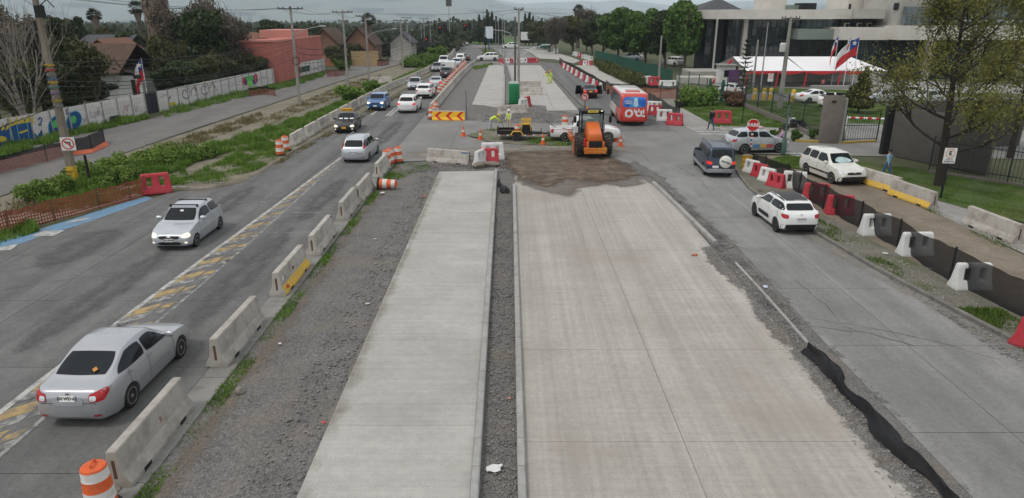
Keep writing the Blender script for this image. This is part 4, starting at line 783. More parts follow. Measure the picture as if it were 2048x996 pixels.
# --- pickups and van ---------------------------------------------------------------
def pickup(label,loc,rz,m,group,load=None,face='B'):
 L,W,H = 5.3,1.86,1.84; r = .37; root = thing('pickup_truck',label,'pickup',loc,rz,group)
 top = [(0,.78),(.01,.9),(.04,.97),(.12,1.08),(.27,1.14),(.4,H - .05),(.5,H),(.63,H - .05),(.665,H - .18),(.68,1.06),(.7,1.03),(1,1.03)]
 belt = [(0,.6),(.02,.78),(.08,.95),(.25,1.08),(.66,1.12),(.675,1.0),(1,1.0)]
 plan = [(0,.7),(.008,.82),(.03,.92),(.1,.98),(.3,1),(.66,1),(.68,.98),(1,.98)]
 cabw = [(0,.7),(.1,.8),(.27,.88),(.4,.76),(.66,.76),(.68,.85),(1,.85)]
 B = Body(L,W,top,belt,[(0,.4),(.02,.3),(.1,.26),(.9,.36),(1,.4)],plan,cabw)
 me = B.mesh([B.y(.18),B.y(.79)],r + .06)
 o = bpy.data.objects.new('tmp',me); COL.objects.link(o); me.materials.append(m); me.materials.append(M_plast)
 cb = MB(); cb.box((0,B.y(.843),1.0),(W - .2,L * .288,.9)); cm = cb.mesh('c'); bm = bmesh.new(); bm.from_mesh(cm); bmesh.ops.recalc_face_normals(bm,faces=bm.faces); bm.to_mesh(cm); bm.free()
 cm.materials.append(m); cm.materials.append(M_plast)
 for p in cm.polygons: p.material_index = 1
 co = bpy.data.objects.new('tc',cm); COL.objects.link(co); md = o.modifiers.new('b','BOOLEAN'); md.operation = 'DIFFERENCE'; md.object = co; md.solver = 'EXACT'
 out = bpy.data.meshes.new_from_object(o.evaluated_get(bpy.context.evaluated_depsgraph_get())); bpy.data.objects.remove(o); bpy.data.objects.remove(co); out.materials.clear()
 link('body',out,[m,M_plast],root,32)
 for t in (.18,.79):
  for sx in (-1,1): add_wheel(root,sx * (W / 2 - .12),B.y(t),r,.24,'steel')
 B.patch('windscreen','F',[(.74,1.19),(-.74,1.19),(-.62,1.7),(.62,1.7)],M_glass,root,n=(8,5),rnd=.05)
 B.patch('rear_window','B',[(-.58,1.2),(.58,1.2),(.55,1.55),(-.55,1.55)],M_glass,root,n=(6,4),rnd=.05)
 B.mirror('side_window','R',[(B.y(.455),1.15),(B.y(.32),1.14),(B.y(.405),1.62),(B.y(.455),1.63)],M_glass,root,n=(5,4),rnd=.08)
 B.mirror('side_window','R',[(B.y(.64),1.16),(B.y(.475),1.15),(B.y(.475),1.63),(B.y(.625),1.62)],M_glass,root,n=(5,4),rnd=.08)
 B.mirror('headlight','F',[(.86,.86),(.5,.82),(.5,.94),(.84,1.0)],M_lampw,root,n=(5,3),rnd=.15); B.patch('grille','F',[(.46,.7),(-.46,.7),(-.48,.92),(.48,.92)],M_chrome,root,n=(6,3))
 B.mirror('tail_light','R',[(B.y(.995),.72),(B.y(.955),.72),(B.y(.955),1.0),(B.y(.995),1.0)],M_tail,root,n=(2,4),off=.008); B.mirror('tail_light','B',[(.72,.68),(.9,.68),(.9,1.0),(.72,1.0)],M_tail,root,n=(3,4))
 q = MB(); q.box((0,-L / 2 - .08,.5),(1.7,.16,.16)); q.build('rear_bumper',M_plast,root,bevel=.02); number_plate(B,'B',.75,root)
 for k in range(7): # red and white safety tape along the rail
  t0 = .68 + k * .042; B.mirror('safety_tape','R',[(B.y(t0 + .025),.93),(B.y(t0),.93),(B.y(t0),.975),(B.y(t0 + .025),.975)],M_tail,root,n=(1,1),off=.006,rnd=0)
 for sx in (-1,1):
  q = MB(); q.box((0,0,0),(.16,.09,.2)); q.build('wing_mirror',M_plast,root,loc=(sx * 1.0,B.y(.31),1.22),bevel=.03)
 return root
pickup('white works pickup with an open bed towing the black trailer',(5.55,52.3,0),-math.pi / 2 + .0,M_wpaint,'pickups')
pickup('white pickup facing us beside the oncoming lane barriers',(-12.7,132,0),math.pi,M_wpaint,'pickups')
pickup('white pickup seen from behind ahead of the silver saloon',(-10.1,138.8,0),0,M_wpaint,'pickups')
def van(label,loc,rz,m,L=4.3,H=1.85,W=1.75,name='van',cat='van'):
 root = thing(name,label,cat,loc,rz,'vans and trucks')
 B = Body(L,W,[(0,.8),(.02,.95),(.1,1.05),(.2,1.15),(.34,H - .06),(.45,H),(.98,H - .03),(1,H - .12)],[(0,.6),(.05,.85),(.25,1.08),(.97,1.12),(1,1.0)],[(0,.35),(.05,.22),(.95,.22),(1,.3)],[(0,.72),(.03,.9),(.1,.98),(.3,1),(.96,.99),(1,.93)],[(0,.7),(.2,.88),(.36,.84),(1,.86)])
 link('body',B.mesh([B.y(.19),B.y(.8)],.35),[m,M_plast],root,32)
 for t in (.19,.8):
  for sx in (-1,1): add_wheel(root,sx * (W / 2 - .11),B.y(t),.31,.2,'steel')
 B.patch('windscreen','F',[(.7,1.18),(-.7,1.18),(-.64,H - .1),(.64,H - .1)],M_glass,root); B.mirror('side_window','R',[(B.y(.44),1.15),(B.y(.24),1.14),(B.y(.36),H - .2),(B.y(.44),H - .2)],M_glass,root,n=(4,4))
 B.mirror('tail_light','B',[(.68,.8),(.82,.8),(.8,1.15),(.68,1.15)],M_tail,root,n=(2,4)); B.patch('door_seam','B',[(-.008,.4),(.008,.4),(.008,H - .15),(-.008,H - .15)],M_plast,root,n=(1,6),off=.004,rnd=0); number_plate(B,'B',.75,root); B.patch('rear_bumper','B',[(-.8,.34),(.8,.34),(.8,.55),(-.8,.55)],M_plast,root,n=(8,3),off=.02)
 B.mirror('headlight','F',[(.8,.78),(.5,.76),(.5,.9),(.78,.95)],M_lampw,root)
 return root
van('white panel van behind the dark grey crossover in the queue',(-10.15,117.2,0),0,M_wpaint)
P_ = G(897,93); van('light coloured truck coming round the far bend',(P_.x,P_.y,P_.z),math.pi - .5,M_offw,6.0,2.9,2.2,'truck','truck')
# --- bus -----------------------------------------------------------------------------
bus = thing('city_bus','red and white city minibus seen from behind at the junction','bus',(10.55,63.0,0),-.03); H_ = 0
L,W,H = 8.0,2.45,2.82
B = Body(L,W,[(0,H - .5),(.012,H - .22),(.04,H - .08),(.12,H - .02),(.5,H),(.93,H - .02),(.975,H - .1),(.992,H - .3),(1,H - .55)],[(0,1.2),(.02,1.3),(.98,1.3),(1,1.2)],[(0,.45),(.02,.36),(.95,.36),(.985,.44),(1,.5)],[(0,.88),(.01,.94),(.04,.985),(.1,1),(.93,1),(.975,.985),(.992,.95),(1,.9)],[(0,.82),(.05,.93),(.95,.93),(1,.84)])
link('body',B.mesh([B.y(.2),B.y(.76)],.48),[M_redbus,M_plast],bus,32)
for t in (.2,.76):
 for sx in (-1,1): add_wheel(bus,sx * (W / 2 - .16),B.y(t),.42,.3,'steel')
B.patch('roof_panel','T',[(-1.02,B.y(.965)),(1.02,B.y(.965)),(1.02,B.y(.05)),(-1.02,B.y(.05))],M_offw,bus,n=(10,16),off=.006,rnd=.03)
q = MB(); q.box((0,0,0),(1.2,1.0,.1)); q.build('roof_hatch',M_redbus,bus,loc=(0,-2.4,2.85),bevel=.03)
rw = B.patch('rear_window','B',[(-1.0,1.62),(1.0,1.62),(.95,2.5),(-.95,2.5)],mat('window_advert_blue',(.02,.13,.5),.3,var=.3,scale=1.2,dirt=(.1,.5,.75),dscale=.9,damt=.9),bus,n=(10,8),rnd=.1,off=.01)
B.patch('window_advert','B',[(-.1,1.68),(.35,1.68),(.25,2.45),(-.05,2.4)],mat('advert_pale',(.45,.6,.7),.4,var=.35,scale=6),rw,n=(4,6),rnd=.2,off=.018)
me = text_mesh('SOMOS\nNUESTRO\nCAMINO',.16,0,.003);
hh = B.bvh.ray_cast(Vector((-.5,-10,2.1)),Vector((0,1,0)))
me.transform(Matrix.Translation((-.5,hh[0].y - .03,2.12)) @ Matrix.Rotation(R(83),4,'X')); link('advert_lettering',me,M_wpaint,rw)
for (nm,x0,w0) in (('O',-.42,0),("'",.05,0),('u',.42,0)): pass
q = MB()   # big white logo: ring,tick,and two letter strokes
yl = B.bvh.ray_cast(Vector((0,-10,1.15)),Vector((0,1,0)))[0].y - .03
def ribbon(pts,wd,y,closed=False):
 pts = [Vector(p) for p in pts]; L_,R_ = [],[]
 for i,p in enumerate(pts):
  a = pts[i - 1] if (i > 0 or closed) else p; b_ = pts[(i + 1) % len(pts)] if (i < len(pts) - 1 or closed) else p; d = (b_ - a); d.normalize() if d.length else None; nrm = Vector((-d.y,d.x)) * wd / 2; L_.append(p + nrm); R_.append(p - nrm)
 n = len(pts); vs = [(v.x,y,v.y) for v in L_] + [(v.x,y,v.y) for v in R_]; rg = range(n) if closed else range(n - 1)
 return vs,[(i,n + i,n + (i + 1) % n,(i + 1) % n) for i in rg]
q.add(*ribbon([(-.42 + .27 * math.cos(a),1.12 + .27 * math.sin(a)) for a in [2 * math.pi * k / 20 for k in range(20)]],.17,yl,True))
q.add(*ribbon([(-.75,.9),(-.62,.86),(-.42,.86),(-.25,.88)],.09,yl)); q.add(*ribbon([(.03,1.46),(.06,1.3),(.09,1.18)],.12,yl))
q.add(*ribbon([(.22,1.36),(.2,1.15),(.24,.97),(.38,.9),(.55,.94),(.62,1.05),(.62,1.36)],.16,yl)); q.add(*ribbon([(.62,1.1),(.66,.95),(.85,.88),(.95,.9)],.14,yl)); q.add(*ribbon([(.4,1.5),(.42,1.2)],.1,yl)); q.add(*ribbon([(.8,1.44),(.82,1.1)],.12,yl))
q.build('bus_logo',M_wpaint,bus)
B.mirror('tail_light','B',[(.98,.72),(1.13,.72),(1.13,.98),(.98,.98)],M_tail,bus,n=(2,3)); B.patch('rear_bumper','B',[(-1.12,.48),(1.12,.48),(1.12,.74),(-1.12,.74)],M_redbus,bus,n=(10,3),off=.06,rnd=.03); number_plate(B,'B',.62,bus,m=M_plate)
for sx in 'RL':
 for k in range(6):
  t0 = .09 + k * .142; B.patch('side_window',sx,[(B.y(t0 + .13),1.5),(B.y(t0),1.5),(B.y(t0),2.45),(B.y(t0 + .13),2.45)],M_glassl,bus,n=(4,5),rnd=.06)
 B.patch('side_panel',sx,[(B.y(.62),.62),(B.y(.06),.62),(B.y(.06),1.42),(B.y(.62),1.42)],M_offw,bus,n=(14,4),off=.005,rnd=.01)
 B.patch('window_band',sx,[(B.y(.95),1.45),(B.y(.06),1.45),(B.y(.06),2.5),(B.y(.95),2.5)],M_plast,bus,n=(16,5),off=.002,rnd=.01)
B.patch('windscreen','F',[(1.05,1.35),(-1.05,1.35),(-1.0,2.5),(1.0,2.5)],M_glass,bus)
for sx in (-1,1):
 q = MB(); q.box((0,0,0),(.2,.12,.45)); q.tube([(-sx * .2,-.1,.25),(0,0,.25)],.03,6); q.build('wing_mirror',M_plast,bus,loc=(sx * 1.45,3.8,2.1))
# ------------------------------------------------------------------ road works furniture
M_jersey = mat('cast_barrier_concrete',(0.43,0.405,0.365),.85,var=.10,scale=2.5,bump=.35,bscale=45,rand=.16,dirt=(.23,.205,.175),dscale=2.2,damt=.75,dlo=.44,streak=[(3,3,.7,.07)])
M_jyel = mat('barrier_yellow_band',(.6,.38,.06),.75,var=.15,scale=4,dirt=(.35,.28,.16),dscale=5,damt=.6)
M_steel = mat('galvanised_steel',(.3,.3,.31),.5,.6,var=.2); M_rust = mat('rusty_steel',(.12,.07,.045),.8,.2,var=.4,scale=12)
M_dor = mat('drum_orange',(.62,.11,.03),.6,var=.12,scale=5,dirt=(.4,.12,.06),dscale=6,damt=.5); M_dwh = mat('drum_white',(.62,.61,.58),.6,var=.1,scale=5,dirt=(.35,.31,.27),dscale=5,damt=.6)
M_pred = mat('barrier_plastic_red',(.42,.035,.05),.5,var=.12,scale=3,dirt=(.3,.07,.07),dscale=3,damt=.5); M_pwht = mat('barrier_plastic_white',(.62,.63,.61),.5,var=.1,scale=3,dirt=(.38,.36,.32),dscale=3,damt=.5); M_pora = mat('barrier_plastic_orange',(.6,.12,.03),.5,var=.12,scale=3)
M_blk = mat('flat_black_metal',(.012,.012,.013),.6,var=.2); M_sred = mat('sign_red',(.5,.02,.02),.5,var=.08,scale=5); M_swh = mat('sign_white',(.68,.68,.66),.5,var=.06,scale=5,dirt=(.5,.48,.44),dscale=4,damt=.4)
JSEC = [(-.3,0),(.3,0),(.3,.09),(.17,.32),(.11,.82),(.09,.85),(-.09,.85),(-.11,.82),(-.17,.32),(-.3,.09)]
MX = Matrix(((0,0,1,0),(1,0,0,0),(0,1,0,0),(0,0,0,1)))     # section plane -> y,z ; run -> x
def jersey_mesh(L=3.0):
 b = MB(); n = len(JSEC); xs = [-L / 2,-L / 2 + .02,-1.0,-.7,.7,1.0,L / 2 - .02,L / 2]
 vs = []
 for i,x in enumerate(xs):
  k = .97 if i in (0,len(xs) - 1) else 1
  for (y,z) in JSEC: vs.append((x,y * k,.004 + z * (k if z > .8 else 1)))
 fs = []
 for i in range(len(xs) - 1):
  for j in range(n):
   if i in (2,4) and j == 0: pass
   j2 = (j + 1) % n; fs.append((i * n + j,i * n + j2,(i + 1) * n + j2,(i + 1) * n + j))
 fs.append(tuple(reversed(range(n)))); fs.append(tuple(range((len(xs) - 1) * n,len(xs) * n)))
 b.add(vs,[tuple(reversed(f)) for f in fs]); me = b.mesh('barrier_body'); me.materials.append(M_jersey)
 bm = bmesh.new(); bm.from_mesh(me); bmesh.ops.recalc_face_normals(bm,faces=bm.faces); bm.to_mesh(me); bm.free(); sharp(me,20); return me
JM = jersey_mesh()
_b = MB(); _b.box((0,0,.09 / 2 + .002),(.3,.62,.09)); JSLOT = _b.mesh('lifting_slot'); JSLOT.materials.append(M_plast)
_b = MB(); _b.box((0,0,.42),(.02,.07,.44)); _b.bar((.02,0,.2),(.02,0,.66),.018,6); JCON = _b.mesh('joint_plate'); JCON.materials.append(M_rust)
_b = MB(); _b.add([(-1.49,.305,.09),(1.49,.305,.09),(1.49,.176,.322),(-1.49,.176,.322),(-1.49,.305,.01),(1.49,.305,.01)],[(0,1,2,3),(4,5,1,0)]); JYEL = _b.mesh('yellow_band'); JYEL.materials.append(M_jyel)
_b = MB(); _b.add([(x * .3,-y * (.304 if z < .2 else .174),z) for x in (0,1) for y in (1,) for z in (0,)],[])
def barrier(x,y,rz,label,group,near=1,band=0,z=0.0,tilt=0.0):
 t = thing('concrete_barrier',label,'barrier',(x,y,z),rz,group); t.rotation_euler = (tilt,0,rz)
 inst(JM,'barrier_body',t,(0,0,0))
 if near:
  for sx in (-1,1): inst(JSLOT,'lifting_slot',t,(sx * .85,0,0))
  for sx in (-1,1): inst(JCON,'joint_plate',t,(sx * 1.492,0,0))
 if band: inst(JYEL,'yellow_band',t,(0,0,0),rz=0 if band > 0 else math.pi)
 return t
gA = 'concrete barriers along the works kerb'
names_ = ['nearest concrete barrier beside the silver sedan and orange drum','plain concrete barrier just past the nearest one','concrete barrier with a yellow lower band and painted tag','concrete barrier with a blue mark at its far end','grooved concrete barrier left of the lying drum','concrete barrier touching the lying orange drum','concrete barrier in front of the standing orange drums']
for i,(y0,y1) in enumerate(((11.65,14.75),(16.66,19.8),(21.72,24.7),(25.9,28.75),(30.9,33.8),(34.15,37.15),(39.6,42.55))):
 tb = barrier(-8.08 + .006 * (y0 - 12) + rng.uniform(-.04,.04),(y0 + y1) / 2 - .1,math.pi / 2 + rng.uniform(-.025,.025),names_[i],gA,band=-1 if i == 2 else 0,z=.045)
 if i == 3: q = MB(); q.box((0,0,0),(.3,.232,.1)); q.build('blue_mark',mat('stencil_blue',(.05,.12,.32),.7),tb,loc=(1.32,0,.78))
 if i == 2:
  M4 = Matrix.Translation((-1.15,-.262,.22)) @ Matrix.Rotation(R(60),4,'X'); me = text_mesh('-4o',.2,0,.008); me.transform(M4); link('painted_tag',me,M_sred,tb)
  q = MB(); q.box((0,0,0),(.13,.01,.16),M=Matrix.Rotation(R(-6),4,'X')); o = q.build('sticker',M_swh,tb,loc=(-1.25,-.152,.55)); q = MB(); q.box((0,0,0),(.16,.012,.1),M=Matrix.Rotation(R(-6),4,'X')); q.build('patch_plate',M_rust,tb,loc=(-.1,-.16,.52))
 if i == 0: me = text_mesh('R',.2,0,.002); me.transform(Matrix.Translation((.2,-.155,.5)) @ Matrix.Rotation(R(84),4,'X')); link('painted_tag',me,mat('faded_red_ink',(.3,.12,.1),.8),tb)
kerb('barrier_plinth',[(-7.93,1),(-7.93,44)],.72,.06,-.02,mat('plinth_concrete',(.2,.195,.18),.9,var=.2,scale=2,bump=.4,bscale=40,rand=.12,dirt=(.11,.1,.08),dscale=1.5,damt=.6,coord='World'),'concrete plinth strip carrying the barriers',piece=2.2,gap=.02)
def along(pts,step,start=0.0):
 pts = [Vector((p[0],p[1],0)) for p in pts]; acc = start; out = []
 for a,b2 in zip(pts[:-1],pts[1:]):
  L_ = (b2 - a).length; d = (b2 - a) / L_
  while acc < L_: p = a + d * acc; out.append((p.x,p.y,math.atan2(d.y,d.x))); acc += step
  acc -= L_
 return out
Lv = along(px((583,292),(650,252),(722,210),(776,181),(838,153),(880,132),(903,113),(911,100),(906,93)),3.75,1.5)
for k,(x,y,a) in enumerate(Lv):
 if 3 <= k < 5 and False: continue
 if k == 0: lab = 'first concrete barrier of the verge row, behind two orange drums'
 elif k == 1: lab = 'second concrete barrier of the verge row past the two drums'
 elif k == 2: lab = 'concrete barrier of the verge row right behind the black taxi'
 else: lab = nth(k) + ' concrete barrier of the verge row counting from the two drums'
 barrier(x,y,a + rng.uniform(-.02,.02),lab,'concrete barriers along the left verge',near=0,z=zg(y))
Rv = along([(-7.95,67.8),(-7.9,100),(-7.6,122),(-7.0,134)],3.15,1.5)
for k,(x,y,a) in enumerate(Rv):
 barrier(x,y,a,nth(k) + ' concrete barrier of the queue row counting from the arrow barrier','concrete barriers right of the queue',near=0)
c0,c1_ = G(866,240),G(930,241); ang = math.atan2(c1_.y - c0.y,c1_.x - c0.x)
tb = barrier((c0.x + c1_.x) / 2,(c0.y + c1_.y) / 2,ang,'yellow barrier painted with three red arrows pointing left','concrete barriers at the junction',near=0)
def jface(u,z):   # point just proud of the barrier's front face
 ys = np.interp(z,[0,.09,.32,.82],[.3,.3,.17,.11]); return (u,-ys - .006,z)
q = MB();
for z0,z1 in ((.02,.09),(.09,.32),(.32,.8)): q.add([jface(-1.49,z0),jface(1.49,z0),jface(1.49,z1),jface(-1.49,z1)],[(0,1,2,3)])
q.build('painted_face',mat('barrier_bright_yellow',(.72,.42,.02),.6,var=.1),tb)
def jp(u,z): p = jface(u,z); return (p[0],p[1] - .008,p[2])
for cx in (-1.0,.0,1.0):
 q = MB()
 for s0 in (0,1):
  zs = [.06,.09,.2,.32,.43] if s0 == 0 else [.43,.6,.78]
  for za,zb in zip(zs[:-1],zs[1:]):
   f = lambda z: cx - .28 + (abs(z - .43) / .36) * .42
   q.add([jp(f(za),za),jp(f(za) + .3,za),jp(f(zb) + .3,zb),jp(f(zb),zb)],[(0,1,2,3)])
 q.build('red_chevron',M_sred,tb)
a0,a1 = G(851,323),G(944,331); tb = barrier((a0.x + a1.x) / 2,(a0.y + a1.y) / 2 + .25,math.atan2(a1.y - a0.y,a1.x - a0.x),'long concrete barrier closing the lane beside the red plastic pile','concrete barriers at the junction')
q = MB(); q.box((0,0,0),(.45,.25,.08)); q.build('blue_mark',MATS['stencil_blue'],tb,loc=(1.2,0,.74))
p_ = G(1025,228); barrier(p_.x,p_.y + .2,.45,'concrete barrier standing askew beside the green toilet cabin','concrete barriers at the junction',near=0)
p_ = G(1058,176); barrier(p_.x,p_.y + .3,.02,'rear one of two barriers lying across the far lane','barriers across the far lane',near=0)
p_ = G(1060,190); barrier(p_.x,p_.y + .3,-.03,'front one of two barriers lying across the far lane','barriers across the far lane',near=0)
for (u0,v0,u1,v1),lab,bd in (((1719,367,1776,385),'yellow banded barrier beside the parked white estate',-1),((1777,391,1851,418),'yellow banded barrier beside the parking sign',-1),((1920,448,2022,490),'plain barrier on the paved footpath at the right edge',0)):
 a0,a1 = G(u0,v0),G(u1,v1); d_ = (a1 - a0).normalized(); nrm_ = Vector((-d_.y,d_.x,0)); c_ = (a0 + a1) / 2 + nrm_ * .3; tb = barrier(c_.x,c_.y,math.atan2(d_.y,d_.x),lab,'barriers on the right footpath',band=bd,z=.03)
p_ = G(648,165); barrier(*G(763,166)[:2],.1,'concrete barrier lying on the verge by a utility pole','concrete barriers along the left verge',near=0)
def water_mesh(L=1.3,H=.95):
 xe = [-L / 2,-L * .30,-L * .13,L * .13,L * .30,L / 2]; ze = [0,.1,.34,.78,H - .05,H]
 hw = lambda z: float(np.interp(z,[0,.1,.34,.8,H - .05,H],[.28,.28,.17,.11,.1,.07])); xin = lambda z: 1 - .10 * (z / H) ** 1.5 - (.03 if z >= H - .02 else 0)
 hole = lambda i,j: i in (1,3) and j == 2
 vs,idx,fs = [],{},[]
 def V(i,j,s):
  if (i,j,s) not in idx: z = ze[j]; idx[(i,j,s)] = len(vs); vs.append((xe[i] * xin(z),s * hw(z),z))
  return idx[(i,j,s)]
 nx,nz = len(xe) - 1,len(ze) - 1
 for i in range(nx):
  for j in range(nz):
   if hole(i,j): continue
   fs.append((V(i,j,-1),V(i + 1,j,-1),V(i + 1,j + 1,-1),V(i,j + 1,-1))); fs.append((V(i,j,1),V(i,j + 1,1),V(i + 1,j + 1,1),V(i + 1,j,1)))
   for di,dj,e in ((-1,0,((i,j),(i,j + 1))),(1,0,((i + 1,j + 1),(i + 1,j))),(0,-1,((i + 1,j),(i,j))),(0,1,((i,j + 1),(i + 1,j + 1)))):
    a,b_ = i + di,j + dj
    if a < 0 or a >= nx or b_ < 0 or b_ >= nz or hole(a,b_):
     (p,q_),(r_,s_) = e; fs.append((V(p,q_,-1),V(r_,s_,-1),V(r_,s_,1),V(p,q_,1)))
 bm = bmesh.new(); vv = [bm.verts.new(v) for v in vs]
 for f in fs: bm.faces.new([vv[i] for i in f])
 bmesh.ops.recalc_face_normals(bm,faces=bm.faces)
 es = [e for e in bm.edges if len(e.link_faces) == 2 and e.calc_face_angle(0) > R(30)]; bmesh.ops.bevel(bm,geom=es,offset=.022,segments=2,profile=.5,affect='EDGES')
 me = bpy.data.meshes.new('water_barrier'); bm.to_mesh(me); bm.free(); sharp(me,50); return me
WB = {}
for k_,m_ in (('red',M_pred),('white',M_pwht),('orange',M_pora)):
 WB[k_] = water_mesh() if not WB else list(WB.values())[0].copy(); WB[k_].materials.clear(); WB[k_].materials.append(m_)
def water(px_,py_,col,rz,label,group,s=1.0,tilt=(0,0),z=0.0):
 p = G(px_,py_) if py_ is not None else Vector(px_); o = bpy.data.objects.new('plastic_barrier',WB[col]); COL.objects.link(o); o.location = (p.x,p.y,z + zg(p.y)); o.rotation_euler = (tilt[0],tilt[1],rz); o.scale = (s,s,s)
 return tag(o,label,'plastic barrier',group)
gB = 'plastic barriers by the mesh fence'
for a in ((1503,346,'white','white plastic barrier next to the yellow drum'),(1519,354,'red','red plastic barrier between two white ones by the corner'),(1534,363,'white','white plastic barrier between two red ones by the corner'),(1551,374,'red','last red barrier of the short row at the corner')): water(a[0],a[1],a[2],math.atan2(-1.25,.55) + .1,a[3],gB,.85)
for a in ((1587,376,'white','white plastic barrier nearest the white hatchback front',-.35),(1630,402,'red','red plastic barrier right behind the white hatchback',-.25),(1677,428,'red','red plastic barrier half under the sagging black mesh',-.12),(1748,469,'white','farthest of the three white barriers under the mesh',.05),(1828,509,'white','middle one of the three white barriers under the mesh',.04),(1938,576,'white','nearest of the three white barriers under the mesh',.02),(2058,684,'red','red plastic barrier cut by the right edge of the view',.5)): water(a[0],a[1],a[2],a[4],a[3],gB)
gC = 'plastic barriers beside the bus stop mesh'
for a in ((1296,221,'white','white barrier right behind the bus',-.3,1),(1313,222,'white','second white barrier right of the bus',-.3,1),(1309,230,'red','red barrier in front of the two whites by the bus',-.2,1),(1328,242,'white','white plastic barrier on the kerb right of the bus',-.1,1.1),(1349,250,'red','red plastic barrier at the tip of the grey mesh',-.5,1.1),(1444,247,'red','faded red barrier on the grass near the walking man',-.1,1.2),(1292,169,'white','white upright barrier beyond the bus near the hedge',.4,1.2),(1308,172,'red','red barrier beside the concrete utility pole',0,1.3),(1328,177,'white','left one of two white barriers behind the black mesh',0,1.1),(1341,177,'white','right one of two white barriers behind the black mesh',0,1.1)): water(a[0],a[1],a[2],a[4],a[3],gC,a[5])
for k,(x,y,a) in enumerate(along(px((1124,134),(1160,156),(1208,184)),2.6,.5)): water((x,y,0),None,('red','white')[k % 2],a,('red','white')[k % 2] + ' plastic barrier, ' + nth(k) + ' from the far end of the dark lane row','plastic barriers along the far lane',.95)
for k,x_ in enumerate((1003,1013,1020,1027,1033,1041,1048,1056,1063,1071)): water(x_,127 - k * .2,('red','white','red','white','red','white','white','red','red','red')[k],rng.uniform(-.3,.3),('red','white','red','white','red','white','white','red','red','red')[k] + ' barrier, ' + nth(k) + ' from the left in the line closing the far lanes','plastic barriers closing the far lanes',1.0)
for k,(x_,y_) in enumerate(((1150,111),(1155,113),(1161,115),(1168,117),(1174,119),(1180,121),(1070,99),(1076,100),(1100,103),(1108,104),(1112,105))): water(x_,y_,'red' if k == 2 else 'white',rng.uniform(-.5,.5),('red' if k == 2 else 'white') + ' plastic barrier, ' + nth(k) + ' of those scattered by the distant bending lane','distant scattered plastic barriers',.9)
for k,(x_,y_) in enumerate(((1165,130),(1172,131),(1179,131))): water(x_,y_,'red' if k != 1 else 'white',0,('left red','white','right red')[k] + ' barrier at the head of the fenced pale lane','plastic barriers at the fenced lane',.95)
water(315,386,'red',.45,'red plastic barrier at the end of the orange mesh','plastic barriers at the left verge',1.15)
water(1046,218,'white',1.0,'white barrier beside the green toilet cabin','plastic barriers at the toilet cabin',1.1); water(1054,213,'red',1.2,'red barrier beside the green toilet cabin','plastic barriers at the toilet cabin',1.1)
water(985,319,'white',.15,'white plastic barrier at the back of the pile','pile of plastic barriers',1.2); water(978,325,'red',.1,'red plastic barrier in the pile by the long barrier','pile of plastic barriers',1.0); water(960,329,'white',1.2,'white barrier end on in front of the red one','pile of plastic barriers',1.0)
water(866,232,'red',1.5,'red barrier leaning by the striped drums of the chevron','plastic barriers at the junction',1.0)
def drum_meshes():
 prof = [(.29,0),(.3,.04),(.285,.06),(.28,.28),(.27,.3),(.265,.52),(.258,.54),(.25,.76),(.243,.78),(.235,.96),(.22,1.0),(.15,1.02),(.001,1.02)]
 out = []
 for nm,lo,hi,m in (('a',0,3,M_dor),('b',3,5,M_dwh),('c',5,7,M_dor),('d',7,9,M_dwh),('e',9,12,M_dor)):
  b = MB(); b.lathe(prof[lo:hi + 1],24); me = b.mesh('drum_band'); me.materials.append(m); sharp(me,30); out.append(me)
 b = MB(); b.tube([(-.1,0,1.0),(-.1,0,1.08),(-.05,0,1.1),(.05,0,1.1),(.1,0,1.08),(.1,0,1.0)],.022,6); me = b.mesh('handle'); me.materials.append(M_dor); out.append(me)
 b = MB(); b.lathe([(.36,0),(.36,.07),(.3,.1)],20); me = b.mesh('base_ring'); me.materials.append(M_rub); out.append(me); return out
DM = drum_meshes()
def drum(p,label,group='orange and white drums',lie=None,s=1.0,cols=None):
 t = thing('traffic_drum',label,'traffic drum',p,rng.uniform(0,6),group); t.scale = (s,s,s)
 for i,me in enumerate(DM): inst(me,'drum_band' if i < 5 else ('handle' if i == 5 else 'base_ring'),t,(0,0,0))
 if lie is not None: t.rotation_euler = (R(90),0,lie); t.location.z = .3
 return t
p_ = G(186,932,1.0); drum((p_.x,p_.y,.0),'dented orange drum at the bottom left corner by the barrier',s=1.0)
for p,lab in (((561,310),'front one of two orange drums on the left verge'),((572,301),'rear one of two orange drums on the left verge'),((774,333),'orange drum half hidden behind the last barrier'),((781,328),'drum squeezed between two others by the minivan'),((797,325),'tallest orange drum standing right of the minivan'),((1035,276),'orange drum standing behind the trailer'),((1130,256),'orange drum behind the works pickup bed')): drum(G(*p),lab)
drum(G(757,378),'orange drum lying on its side on the gravel',lie=R(86))
for k,(p,s_) in enumerate((((868,234),1.0),((863,238),1.0),((872,226),1.0))): drum(G(*p),('striped drum at the left end of the arrow barrier','foremost striped drum beside the arrow barrier','rear striped drum behind the arrow barrier')[k])
for k in range(16): drum((-8.75 + .008 * k,84 + k * 3.1,0),nth(k) + ' striped drum along the queue counting from the near end','striped drums right of the queue',s=.95)
yd = thing('drum','yellow painted drum at the corner below the stop sign','drum',G(1492,340)); q = MB(); q.lathe([(.29,0),(.3,.02),(.29,.05),(.29,.3),(.3,.32),(.29,.34),(.29,.6),(.3,.62),(.29,.64),(.29,.9),(.3,.92),(.26,.92),(.26,.88),(.001,.88)],24); q.build('barrel',mat('drum_yellow',(.5,.27,.02),.6,var=.15,dirt=(.3,.2,.08),damt=.5),yd,30)
q = MB(); q.lathe([(.27,.9),(.25,.96),(.001,1.0)],16); q.build('sand_fill',M_dirt,yd)
CN = MB(); CN.box((0,0,.02),(.38,.38,.04)); _c1 = CN.mesh('cone_base'); _c1.materials.append(M_pora)
